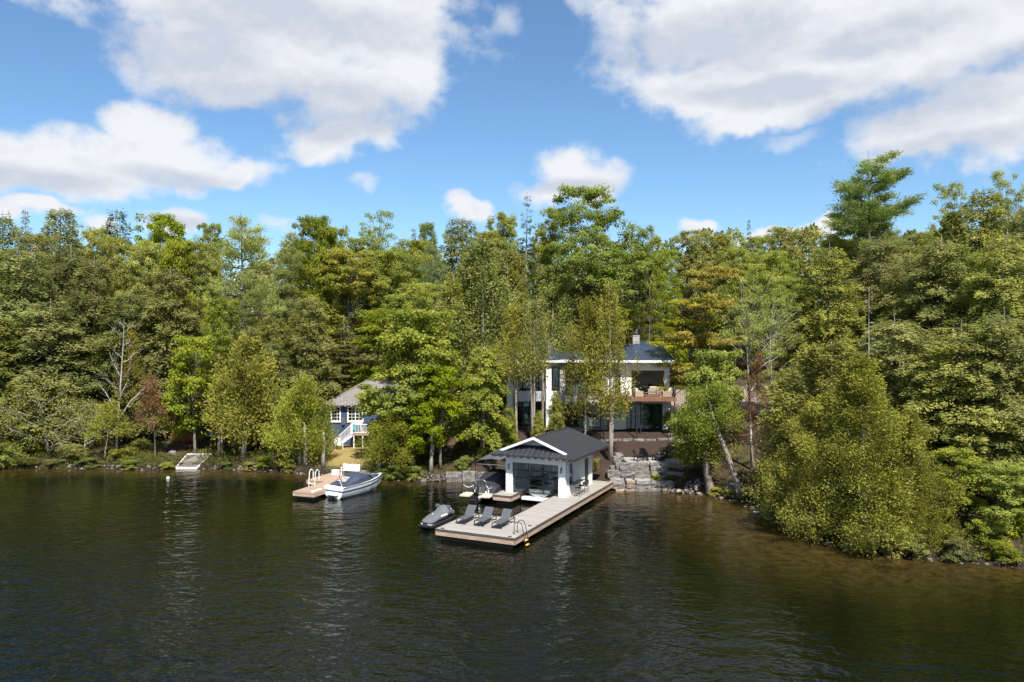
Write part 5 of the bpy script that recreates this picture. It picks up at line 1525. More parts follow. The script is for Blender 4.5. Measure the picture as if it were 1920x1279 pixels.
def leaf_mat(name, dark, light, tip=None, trans=0.30, hue=0.018, gloss=0.0):
    m = bpy.data.materials.new(name)
    m.use_nodes = True
    t = NT(m.node_tree)
    tone = t.n('ShaderNodeAttribute', attribute_name='tone').outputs['Fac']
    oi = t.n('ShaderNodeObjectInfo').outputs['Random']
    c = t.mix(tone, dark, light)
    if tip:
        c = t.mix(t.ss(tone, 0.80, 0.98), c, tip)
    hs = t.n('ShaderNodeHueSaturation', {'Hue': t.lin(oi, 0, 1, 0.5 - hue, 0.5 + hue), 'Saturation': t.lin(t.math('FRACT', t.math('MULTIPLY', oi, 7.31)), 0, 1, 0.86, 1.08), 'Value': t.lin(t.math('FRACT', t.math('MULTIPLY', oi, 13.7)), 0, 1, 0.84, 1.16), 'Color': c})
    col = hs.outputs[0]
    d = t.n('ShaderNodeBsdfDiffuse', {'Color': col}).outputs[0]
    tr = t.n('ShaderNodeBsdfTranslucent', {'Color': t.mix(1.0, col, (1.15, 1.2, 0.7), 'MULTIPLY')}).outputs[0]
    mx = t.n('ShaderNodeMixShader', {0: trans, 1: d, 2: tr}).outputs[0]
    t.out('ShaderNodeOutputMaterial', mx)
    return m

LM = {
    'cedar_shore': leaf_mat('shore_cedar_sprays', (0.131, 0.134, 0.031), (0.324, 0.294, 0.068), trans=.32),
    'hemlock_sun': leaf_mat('lit_hemlock_needles', (0.134, 0.156, 0.045), (0.379, 0.373, 0.102), trans=.38),
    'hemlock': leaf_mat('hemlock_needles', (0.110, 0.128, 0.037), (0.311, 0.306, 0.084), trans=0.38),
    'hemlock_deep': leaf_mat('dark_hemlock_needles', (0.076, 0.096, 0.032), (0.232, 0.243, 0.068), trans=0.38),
    'cedar': leaf_mat('cedar_sprays', (0.162, 0.177, 0.043), (0.403, 0.389, 0.093), trans=0.41),
    'cedar_fresh': leaf_mat('fresh_cedar_sprays', (0.149, 0.184, 0.031), (0.390, 0.401, 0.071), trans=0.44),
    'cedar_gold': leaf_mat('browning_cedar_sprays', (0.155, 0.138, 0.036), (0.345, 0.300, 0.085), (0.39, 0.28, 0.08), trans=.38),
    'pine': leaf_mat('white_pine_needles', (0.160, 0.207, 0.060), (0.398, 0.439, 0.134), trans=0.41),
    'pine_blue': leaf_mat('bluish_pine_needles', (0.128, 0.196, 0.080), (0.300, 0.381, 0.172), trans=0.41),
    'maple': leaf_mat('maple_leaves', (0.143, 0.186, 0.027), (0.394, 0.421, 0.058), trans=0.50),
    'maple_bright': leaf_mat('bright_maple_leaves', (0.150, 0.180, 0.020), (0.370, 0.405, 0.050), trans=.46),
    'maple_yellow': leaf_mat('turning_maple_leaves', (0.195, 0.223, 0.018), (0.407, 0.407, 0.043), trans=0.50),
    'maple_orange': leaf_mat('orange_tinged_maple_leaves', (0.195, 0.155, 0.020), (0.480, 0.355, 0.052), (0.50, 0.27, 0.05), trans=.46),
    'olive': leaf_mat('olive_hardwood_leaves', (0.184, 0.213, 0.046), (0.450, 0.450, 0.104), (0.531, 0.414, 0.139), trans=0.48),
    'dark_green': leaf_mat('dark_hardwood_leaves', (0.110, 0.139, 0.028), (0.317, 0.335, 0.068), trans=0.48),
    'spruce': leaf_mat('spruce_needles', (0.066, 0.096, 0.050), (0.189, 0.231, 0.115), trans=0.34),
    'rust': leaf_mat('dead_red_needles', (0.11, 0.045, 0.028), (0.23, 0.095, 0.06), trans=0.28),
    'rust_mix': leaf_mat('reddening_leaves', (0.167, 0.110, 0.036), (0.373, 0.206, 0.084), (0.438, 0.129, 0.077), trans=0.38),
    'shrub': leaf_mat('shrub_leaves', (0.110, 0.138, 0.025), (0.329, 0.342, 0.058), trans=0.48),
    'lime': leaf_mat('lime_hosta_leaves', (0.300, 0.360, 0.020), (0.520, 0.560, 0.050), trans=.3),
    'litter': leaf_mat('undergrowth_leaves', (0.045, 0.055, 0.012), (0.135, 0.140, 0.034), (0.19, 0.12, 0.05), trans=.3),
}
BARK = pmat('grey_brown_bark', (0.115, 0.092, 0.075), 0.9, scale=5, stretch=(3, 3, .6), col2=(0.24, 0.20, 0.17), bump=0.7, bscale=14, objvar=0.2)
BARK_PALE = pmat('pale_cedar_bark', (0.20, 0.165, 0.14), 0.9, scale=5, stretch=(3, 3, .5), col2=(0.36, 0.305, 0.265), bump=0.6, bscale=14, objvar=0.15)
BARK_BIRCH = pmat('birch_bark', (0.34, 0.315, 0.29), 0.8, scale=4, stretch=(1, 1, 3), col2=(0.60, 0.57, 0.53), bump=0.3)
BARK_DEAD = pmat('bleached_dead_wood', (0.26, 0.235, 0.21), 0.9, scale=4, stretch=(2, 2, .6), col2=(0.46, 0.43, 0.395), bump=0.4)

def rand_unit(rng, n):
    return unit(rng.normal(size=(n, 3)))

def perp(rng, A):
    return unit(np.cross(A, rand_unit(rng, len(A))))

def trunk_curve(rng, h, bend, n=9):
    z = np.linspace(0, h, n)
    ph = rng.uniform(0, 6.28, 2)
    x = bend * np.sin(z / h * 2.2 + ph[0]) - bend * math.sin(ph[0])
    y = bend * np.sin(z / h * 1.9 + ph[1]) - bend * math.sin(ph[1])
    return np.stack([x, y, z], 1)

def at_z(tr, z):
    return np.stack([np.interp(z, tr[:, 2], tr[:, 0]), np.interp(z, tr[:, 2], tr[:, 1]), z], -1)

def conifer(seed, h, wd, n_br, n_leaf, z0=.06, power=.75, droop=.35, rise=.12, leaf=(.30, .10), fan=.38, gap=.0, top_open=0.0, r0=.22, bare_br=0.3, side_droop=.28, rj=.0, jz=.8, flat=.16):
    """layered fans of needles on branches (hemlock, spruce)"""
    rng = np.random.default_rng(seed)
    tr = trunk_curve(rng, h, .25)
    t = np.sort(rng.uniform(0, 1, n_br) ** .95)
    zb = h * (z0 + (.985 - z0) * t)
    ang = np.arange(n_br) * 2.39996 + rng.uniform(-.6, .6, n_br)
    prof = np.minimum(1.0, (1.02 - t) ** power) * np.clip(.55 + 3.2 * t, 0, 1)
    ln = wd / 2 * prof * rng.uniform(.6, 1.15, n_br) + .3
    keep = rng.uniform(0, 1, n_br) > gap
    zb, ang, ln, t = zb[keep], ang[keep], ln[keep], t[keep]
    nb = len(zb)
    bt = rng.uniform(.15, .85, nb)
    p = ln ** 1.75
    idx = rng.choice(nb, n_leaf, p=p / p.sum())
    K = 9
    u = rng.uniform(.10, 1, n_leaf) ** .75
    u = np.where(rng.uniform(0, 1, n_leaf) < .8, (np.floor(u * K) + .5 + rng.normal(0, .13, n_leaf)) / K, u)
    u = np.clip(u, .06, 1.02)
    side = rng.choice([-1, 1], n_leaf)
    tw = fan * ln[idx] * np.clip(1.15 - u, .08, 1) * rng.uniform(0, 1, n_leaf) ** .7
    dirv = np.stack([np.cos(ang), np.sin(ang), np.zeros(nb)], 1)[idx]
    pv = np.stack([-np.sin(ang), np.cos(ang), np.zeros(nb)], 1)[idx]
    base = at_z(tr, zb)[idx]
    li = ln[idx]
    rs = rise + rng.normal(0, 1, nb) * rj
    ds = droop * rng.uniform(.7, 1.35, nb)
    dz = li * (rs[idx] * u - ds[idx] * u * u) - side_droop * tw - rng.uniform(0, .16, n_leaf) * (1 + .4 * li)
    C = base + dirv * (li * u * .96 + tw * .45)[:, None] + pv * (side * tw)[:, None]
    C[:, 2] += dz
    C += rng.normal(0, flat * .4, (n_leaf, 3)) * np.array([1, 1, jz])
    A = unit(dirv * .8 + pv * (side * .75)[:, None] + np.array([0, 0, -.35]) + rng.normal(0, .38, (n_leaf, 3)))
    S = unit(np.cross(A, np.array([0, 0, .75]) + dirv * .62 + rng.normal(0, .42, (n_leaf, 3))))
    L = leaf[0] * rng.uniform(.65, 1.35, n_leaf)
    W = leaf[1] * rng.uniform(.7, 1.3, n_leaf)
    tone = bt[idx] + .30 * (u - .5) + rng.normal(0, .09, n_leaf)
    tubes = [(tr.tolist(), [r0 * (1 - .93 * k / 8) * (1.25 if k == 0 else 1) for k in range(9)])]
    for b in range(0, nb, 2):
        a, l = ang[b], ln[b]
        if l < .8: continue
        o = at_z(tr, zb[b])
        pts = [o + np.array([math.cos(a) * l * s, math.sin(a) * l * s, l * (rise * s - droop * s * s)]) for s in (0, .4, .8)]
        tubes.append(([q.tolist() for q in pts], [.012 * l + .01, .008 * l + .006, .006]))
    return leaf_mesh('crown', C, A, S, L, W, tone), tubes

def cedar(seed, h, wd, n_cl, per, z0=.05, power=.52, leaf=(.22, .085), r0=.2, fork=False, lumpy=1.0):
    """dense column of upright flat sprays"""
    rng = np.random.default_rng(seed)
    tr = trunk_curve(rng, h, .22)
    t = rng.uniform(0, 1, n_cl) ** 1.15
    Rt = wd / 2 * np.clip((1.03 - t) ** power, 0, 1) * np.clip(.62 + 2.4 * t, 0, 1)
    ang = rng.uniform(0, 2 * PI, n_cl)
    lump = 1 + lumpy * .24 * np.sin(ang * 3 + t * 9 + seed) + lumpy * .20 * np.sin(ang * 5 - t * 17 + 2 * seed)
    rr = Rt * lump * np.clip(rng.normal(.84, .24, n_cl), .25, 1.3)
    cz = h * (z0 + (.97 - z0) * t)
    cc = at_z(tr, cz) + np.stack([np.cos(ang) * rr, np.sin(ang) * rr, np.zeros(n_cl)], 1)
    n = n_cl * per
    idx = np.repeat(np.arange(n_cl), per)
    out = np.stack([np.cos(ang), np.sin(ang), np.zeros(n_cl)], 1)[idx]
    tan = np.stack([-np.sin(ang), np.cos(ang), np.zeros(n_cl)], 1)[idx]
    sz = (.55 + .35 * rng.uniform(0, 1, n_cl))[idx] * np.clip(.5 + 1.0 * (1 - t[idx]), .45, 1.2)
    a_, b_, c_ = rng.normal(0, .42, n), rng.normal(0, .40, n), rng.normal(0, .50, n)
    C = cc[idx] + out * (a_ * sz)[:, None] + tan * (b_ * sz)[:, None]
    C[:, 2] += c_ * sz * 1.25 + .35 * a_ * sz
    A = unit(out * .65 + np.array([0, 0, .45]) + rng.normal(0, .55, (n, 3)))
    S = unit(np.cross(A, tan * .7 + rng.normal(0, .6, (n, 3))))
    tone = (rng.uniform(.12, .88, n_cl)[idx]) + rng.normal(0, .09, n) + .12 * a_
    L = leaf[0] * rng.uniform(.65, 1.4, n)
    W = leaf[1] * rng.uniform(.7, 1.35, n)
    tubes = [(tr.tolist(), [r0 * (1 - .92 * k / 8) * (1.45 if k == 0 else 1) for k in range(9)])]
    if fork:
        f = tr.copy()
        f[:, 0] += .06 * h * np.linspace(0, 1, 9) ** 1.0
        f[:, 2] *= .9
        tubes.append((f.tolist(), [r0 * .85 * (1 - .92 * k / 8) for k in range(9)]))
    for k in range(0, n_cl, 7):
        o = at_z(tr, max(cz[k] - .25 * rr[k], .3))
        tubes.append(([o.tolist(), ((o + cc[k]) / 2 + [0, 0, -.05]).tolist(), cc[k].tolist()], [.035, .022, .01]))
    return leaf_mesh('crown', C, A, S, L, W, tone), tubes

def broadleaf(seed, h, wd, n_cl, per, z0=.25, clump=(.75, .42), leaf=(.20, .15), tiers=0, open_=.0, r0=.22, lobes=7, limbs=.30, fork=.38, lump=.22, updir=.55):
    """limbs carrying clumps of leaves inside an uneven crown"""
    rng = np.random.default_rng(seed)
    tr = trunk_curve(rng, h * .8, .3)
    ch = h * (1 - z0)
    zc = h * z0 + ch * .52
    # lobes of the crown, then clumps near their surfaces
    lob = rand_unit(rng, lobes) * np.array([wd * .27, wd * .27, ch * .27]) * rng.uniform(.7, 1.15, (lobes, 1))
    lob[0] = (0, 0, ch * .24)
    lr = rng.uniform(.20, .33, lobes)
    li = rng.integers(0, lobes, n_cl)
    v = rand_unit(rng, n_cl)
    v[:, 2] = np.abs(v[:, 2]) * .9 - .28
    v = unit(v) * (rng.uniform(.25, 1, (n_cl, 1)) ** .38)
    cc = lob[li] + v * lr[li][:, None] * np.array([wd, wd, ch * .95])
    k = np.sqrt((cc[:, 0] / (wd / 2)) ** 2 + (cc[:, 1] / (wd / 2)) ** 2 + (cc[:, 2] / (ch / 2)) ** 2)
    lim = 1 + lump * np.sin(3 * np.arctan2(cc[:, 1], cc[:, 0]) + seed) * .6
    cc = cc / np.maximum(1, k / lim)[:, None]
    cc[:, 2] += zc
    if tiers:
        q = (cc[:, 2] - h * z0) / ch * tiers
        cc[:, 2] = h * z0 + ch * (np.round(q) + rng.normal(0, .10, n_cl)) / tiers
    # trim to the stated size
    lo_, hi_ = np.percentile(cc[:, 2], 1), np.percentile(cc[:, 2], 95)
    q = (cc[:, 2] - lo_) / (hi_ - lo_ + 1e-6)
    q = np.where(q > 1, 1 - (q - 1) * .4, np.maximum(q, 0))
    cc[:, 2] = h * z0 + q * (ch - clump[1] * .8)
    if open_:
        kp = nz2(cc[:, 0] + seed, cc[:, 2], 1.3) + .5 * nz2(cc[:, 1], cc[:, 2], 1.9) > -1 + 1.4 * open_
        cc = cc[kp]
    n_cl = len(cc)
    n = n_cl * per
    idx = np.repeat(np.arange(n_cl), per)
    s = rng.uniform(.65, 1.3, n_cl)[idx]
    g = rand_unit(rng, n) * (rng.uniform(0, 1, (n, 1)) ** .42)
    C = cc[idx] + g * np.stack([clump[0] * s, clump[0] * s, clump[1] * s], 1)
    N = unit(g * np.array([1, 1, 1.2]) * .7 + np.array([0, 0, updir]) + rng.normal(0, .42, (n, 3)))
    A = perp(rng, N)
    A[:, 2] -= .25
    A = unit(A)
    S = unit(np.cross(A, N))
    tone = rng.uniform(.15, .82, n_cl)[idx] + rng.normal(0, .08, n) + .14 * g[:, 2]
    L = leaf[0] * rng.uniform(.6, 1.35, n)
    W = leaf[1] * rng.uniform(.6, 1.3, n)
    tubes = []
    zf = h * fork
    tr = tr[tr[:, 2] <= h * .72]
    tubes.append((tr.tolist(), [r0 * (1 - .75 * i / max(1, len(tr) - 1)) * (1.4 if i == 0 else 1) for i in range(len(tr))]))
    order = rng.permutation(n_cl)[: int(limbs * n_cl)]
    for j, c_ in enumerate(order):
        z = min(max(zf, cc[c_, 2] - rng.uniform(.35, .75) * (abs(cc[c_, 0]) + abs(cc[c_, 1])) - .4), tr[-1, 2])
        o = at_z(tr, z)
        d = cc[c_] - o
        md = o + d * .5 + np.array([0, 0, .08]) * np.linalg.norm(d) + rng.normal(0, .12, 3)
        q = o + d * .8 + rng.normal(0, .1, 3)
        big = .32 * r0 if j < 9 else .13 * r0
        tubes.append(([o.tolist(), md.tolist(), q.tolist(), cc[c_].tolist()], [big, big * .7, big * .45, .008]))
    return leaf_mesh('crown', C, A, S, L, W, tone), tubes

def pine(seed, h, wd, n_br, tufts, per, z0=.12, power=.6, leaf=(.30, .035), r0=.3, wild=0.0, droop=.0):
    """plumes of long needles on level branches turned up at the ends"""
    rng = np.random.default_rng(seed)
    tr = trunk_curve(rng, h, .3)
    t = np.sort(rng.uniform(0, 1, n_br))
    t = (np.floor(t * n_br / 4) + .5 + rng.normal(0, .15, n_br)) / (n_br / 4)
    t = np.clip(t, 0, 1)
    zb = h * (z0 + (.97 - z0) * t)
    ang = np.arange(n_br) * 2.39996 + rng.uniform(-.5, .5, n_br)
    ln = wd / 2 * np.clip((1.05 - t) ** power, .12, 1) * np.clip(.5 + 2 * t, 0, 1) * rng.uniform(.6 - .25 * wild, 1.1, n_br)
    p = ln ** 1.3
    cb = rng.choice(n_br, tufts, p=p / p.sum())
    u = rng.uniform(.22, 1.0, tufts) ** .75
    sd_ = rng.normal(0, .20, tufts) * ln[cb]
    dirv = np.stack([np.cos(ang), np.sin(ang), np.zeros(n_br)], 1)[cb]
    pv = np.stack([-np.sin(ang), np.cos(ang), np.zeros(n_br)], 1)[cb]
    lb = ln[cb]
    cc = at_z(tr, zb)[cb] + dirv * (lb * u)[:, None] + pv * sd_[:, None]
    cc[:, 2] += lb * (.02 * u + (.20 - droop) * u * u) + rng.normal(0, .10, tufts)
    n = tufts * per
    idx = np.repeat(np.arange(tufts), per)
    g = rng.normal(0, 1, (n, 3)) * np.array([.32, .32, .17])
    C = cc[idx] + g
    A = unit(dirv[idx] * .75 + np.array([0, 0, .55]) + rng.normal(0, .55, (n, 3)))
    S = perp(rng, A)
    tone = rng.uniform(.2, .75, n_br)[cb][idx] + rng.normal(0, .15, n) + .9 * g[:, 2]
    L = leaf[0] * rng.uniform(.7, 1.3, n)
    W = leaf[1] * rng.uniform(.8, 1.5, n)
    tubes = [(tr.tolist(), [r0 * (1 - .92 * k / 8) for k in range(9)])]
    for b in range(n_br):
        a, l = ang[b], ln[b]
        o = at_z(tr, zb[b])
        pts = [o + np.array([math.cos(a) * l * s, math.sin(a) * l * s, l * (.02 * s + (.20 - droop) * s * s)]) for s in (0, .35, .7, .95)]
        tubes.append(([q.tolist() for q in pts], [.022 * l + .015, .016 * l + .01, .01 * l + .006, .006]))
    return leaf_mesh('crown', C, A, S, L, W, tone), tubes

def bare(seed, h, spread, n_br, r0=.13, twigs=5, conif=False, z0=.25, lean=0.0):
    """leafless trunk with branches and twigs"""
    rng = np.random.default_rng(seed)
    tr = trunk_curve(rng, h, .35)
    tr[:, 0] += lean * (tr[:, 2] / h) ** 1.4 * h
    tubes = [(tr.tolist(), [r0 * (1 - .93 * k / 8) for k in range(9)])]
    tips = []
    for k in range(n_br):
        t = z0 + (.97 - z0) * (k + .5) / n_br
        a = k * 2.39996 + rng.uniform(-.4, .4)
        l = spread * (1.05 - t) ** .7 * rng.uniform(.6, 1.1)
        o = at_z(tr, t * h)
        up = -.12 if conif else rng.uniform(.35, .9)
        pts = [o + np.array([math.cos(a) * l * s, math.sin(a) * l * s, up * l * s + rng.normal(0, .05) * l]) for s in (0, .35, .7, 1)]
        tubes.append(([q.tolist() for q in pts], [.016 * l + .008, .011 * l + .006, .008 * l + .004, .004]))
        for j in range(twigs):
            s = rng.uniform(.3, 1)
            q = o + np.array([math.cos(a) * l * s, math.sin(a) * l * s, up * l * s])
            d = unit(np.array([math.cos(a), math.sin(a), up]) + rng.normal(0, .6, 3)) * l * rng.uniform(.2, .45)
            tubes.append(([q.tolist(), (q + d * .5 + rng.normal(0, .04, 3)).tolist(), (q + d).tolist()], [.008 + .003 * l, .006, .003]))
            tips.append(q + d)
    return tubes, np.array(tips)

def leaves_at(seed, pts, per, spread, leaf):
    rng = np.random.default_rng(seed)
    idx = np.repeat(np.arange(len(pts)), per)
    n = len(idx)
    C = pts[idx] + rng.normal(0, spread, (n, 3))
    N = unit(np.array([0, 0, .6]) + rng.normal(0, .6, (n, 3)))
    A = perp(rng, N)
    S = unit(np.cross(A, N))
    return leaf_mesh('crown', C, A, S, leaf[0] * rng.uniform(.6, 1.3, n), leaf[1] * rng.uniform(.6, 1.3, n), rng.uniform(.2, .8, len(pts))[idx] + rng.normal(0, .12, n))

# prototypes: kind -> list of (crown mesh or None, trunk mesh, height, width)
PROTO = {}
def proto(kind, made, h, wd, bark=BARK):
    crown, tubes = made
    PROTO.setdefault(kind, []).append((crown, tubes_mesh('trunk', tubes, bark), h, wd))
for s in range(4):
    proto('hemlock', conifer(100 + s, 20, 8.2, 250, 35000, z0=.03, power=.42, droop=.55, rise=.28, leaf=(.31, .115), fan=.36, side_droop=.42, rj=.20, jz=2.2), 20, 8.2)
for s in range(2):
    proto('near_hemlock', conifer(110 + s, 20, 8.2, 260, 56000, z0=.03, power=.42, droop=.55, rise=.28, leaf=(.245, .092), fan=.36, side_droop=.42, rj=.20, jz=2.2), 20, 8.2)
for s in range(2):
    proto('small_hemlock', conifer(120 + s, 9, 5.6, 110, 22000, z0=.05, power=.5, droop=.50, rise=.25, side_droop=.4, rj=.2, jz=1.8, leaf=(.25, .095)), 9, 5.6)
proto('drooping_hemlock', conifer(131, 10, 5.0, 70, 16000, z0=.20, power=.42, droop=.62, rise=.20, leaf=(.27, .10), fan=.36, side_droop=.5, rj=.15, jz=1.5), 10, 5.0)
proto('spruce', conifer(140, 22, 5.6, 120, 17000, z0=.25, power=.9, droop=.22, rise=.02, leaf=(.24, .07), fan=.30), 22, 5.6)
proto('spruce', conifer(141, 22, 4.6, 90, 12000, z0=.25, power=1.0, droop=.2, rise=.02, leaf=(.24, .07), gap=.2), 22, 4.6)
for s in range(3):
    proto('cedar', cedar(200 + s, 16, 6.4, 330, 82, z0=.06, leaf=(.24, .11)), 16, 6.4, BARK_PALE)
for s in range(3):
    proto('small_cedar', cedar(220 + s, 8, 4.6, 150, 108, z0=.22, power=.62, lumpy=1.6, leaf=(.21, .10), r0=.17, fork=s == 0), 8, 4.6, BARK_PALE)
for s in range(2):
    proto('near_cedar', cedar(260 + s, 13, 7.2, 210, 250, z0=.03, power=.70, leaf=(.165, .074), r0=.2, lumpy=1.9), 13, 7.2, BARK_PALE)
for s in range(2):
    proto('bare_stem_cedar', cedar(230 + s, 14, 4.2, 105, 80, z0=.52, power=.6, lumpy=1.6, leaf=(.22, .10), r0=.19, fork=s == 1), 14, 4.2, BARK_PALE)
for s in range(2):
    proto('thin_cedar', cedar(240 + s, 14, 4.2, 105, 85, z0=.30, power=.55, lumpy=1.8, leaf=(.22, .10), r0=.17 + .07 * s, fork=s == 1), 14, 4.2, BARK_PALE)
for s in range(3):
    proto('maple', broadleaf(300 + s, 20, 10, 240, 125, z0=.22, clump=(.85, .50), leaf=(.23, .17), lobes=9), 20, 10)
for s in range(3):
    proto('small_maple', broadleaf(320 + s, 9, 6, 140, 120, z0=.16, clump=(.62, .32), leaf=(.19, .15), lobes=7, r0=.14), 9, 6)
for s in range(2):
    proto('layered_maple', broadleaf(330 + s, 12, 8, 130, 150, z0=.20, clump=(.95, .16), leaf=(.19, .15), tiers=8, lobes=7, r0=.16, updir=1.1), 12, 8)
for s in range(3):
    proto('hardwood', broadleaf(340 + s, 18, 10, 300, 100, z0=.15, clump=(.70, .40), leaf=(.21, .15), lobes=10), 18, 10)
for s in range(2):
    proto('sparse_hardwood', broadleaf(350 + s, 20, 8, 120, 75, z0=.40, clump=(.62, .38), leaf=(.19, .12), lobes=9, open_=.25, limbs=.8, r0=.18), 20, 8)
proto('veteran_maple', broadleaf(361, 24, 13, 270, 130, z0=.42, clump=(.95, .5), leaf=(.24, .17), lobes=8, limbs=.14, fork=.40, r0=.42), 24, 13)
proto('birch', broadleaf(370, 18, 7.5, 110, 65, z0=.35, clump=(.55, .40), leaf=(.15, .10), lobes=9, open_=.2, limbs=.7, r0=.15), 18, 7.5, BARK_BIRCH)
proto('pine', pine(401, 22, 12, 84, 560, 52, z0=.10, power=.55, leaf=(.36, .055)), 22, 12)
proto('pine', pine(402, 20, 10, 76, 460, 52, z0=.10, power=.6, leaf=(.36, .055)), 20, 10)
proto('tall_pine', pine(411, 26, 11.5, 40, 520, 62, z0=.50, power=.50, droop=-.16, leaf=(.38, .06), r0=.34, wild=1.0), 26, 11.5)
for s in range(3):
    proto('shrub', broadleaf(500 + s, 2.2, 3.0, 60, 90, z0=.0, clump=(.38, .28), leaf=(.15, .10), lobes=6, r0=.03, limbs=.2, fork=.05), 2.2, 3.0)
tb_, tp_ = bare(601, 9, 3.4, 15, r0=.13, twigs=12)
PROTO['dead_tree'] = [(None, tubes_mesh('trunk', tb_, BARK_DEAD), 9, 6)]
tb_, tp_ = bare(602, 10, 1.3, 34, r0=.09, twigs=3, conif=True, z0=.15)
PROTO['snag'] = [(None, tubes_mesh('trunk', tb_, BARK_DEAD), 10, 2.6)]
tb_, tp_ = bare(603, 5, 3.2, 34, r0=.10, twigs=9, z0=.08)
PROTO['scraggly_bush'] = [(leaves_at(9, tp_, 15, .26, (.14, .08)), tubes_mesh('trunk', tb_, BARK_DEAD), 6, 6.5)]
tb_, tp_ = bare(604, 8, 2.6, 20, r0=.09, twigs=7, z0=.3)
PROTO['thin_tree'] = [(leaves_at(10, tp_, 30, .26, (.15, .11)), tubes_mesh('trunk', tb_, BARK), 9, 5)]
tb_, tp_ = bare(605, 7, 2.4, 16, r0=.07, twigs=10, conif=True, z0=.25)
PROTO['dead_conifer'] = [(leaves_at(12, tp_, 24, .22, (.16, .05)), tubes_mesh('trunk', tb_, BARK), 7, 4.8)]

ti = {}
trng = random.Random(77)
def tree(kind, label, cat, leafm, x, y, h, wd, rz=None, lean=(0, 0), group=None, variant=None, z=None, sink=.15, bark=None):
    opts = PROTO[kind]
    k = ti.get(kind, -1) + 1
    ti[kind] = k
    crown, trunk, ph, pw_ = opts[(k if variant is None else variant) % len(opts)]
    zz = gz(x, y) if z is None else z
    nm = {'shrub': 'shrub', 'scraggly_bush': 'bush', 'snag': 'dead_tree', 'dead_tree': 'dead_tree'}.get(kind) or {'near_hemlock': 'hemlock', 'near_cedar': 'cedar'}.get(kind, kind) + ('_tree' if kind.split('_')[-1] in ('hemlock', 'cedar', 'maple', 'hardwood', 'birch', 'pine', 'spruce') else '')
    o = tag(link(nm, None, None, (x, y, max(zz, 0) - sink), (lean[0], lean[1], trng.uniform(0, 6.28) if rz is None else rz), (wd / pw_, wd / pw_, h / ph)), label, cat, group)
    tk = link('trunk', trunk, o)
    if bark:
        tk.material_slots[0].link = 'OBJECT'
        tk.material_slots[0].material = bark
    if crown is not None:
        c_ = link('crown' if kind != 'shrub' else 'foliage', crown, o)
        if not crown.materials: crown.materials.append(LM[leafm])
        c_.material_slots[0].link = 'OBJECT'
        c_.material_slots[0].material = LM[leafm]
    return o

def ptree(kind, label, cat, leafm, p, ytop, Y, wpx, **kw):
    """a tree whose axis stands on column p of the photograph at distance Y, topping out at row ytop"""
    X = (p - 960) / FPX * Y
    zz = gz(X, Y) if kw.get('z') is None else kw['z']
    top = CAM_H - (ytop - HOR) * Y / FPX
    return tree(kind, label, cat, leafm, X, Y, max(1.0, top - zz + .15), wpx * Y / FPX, **kw)
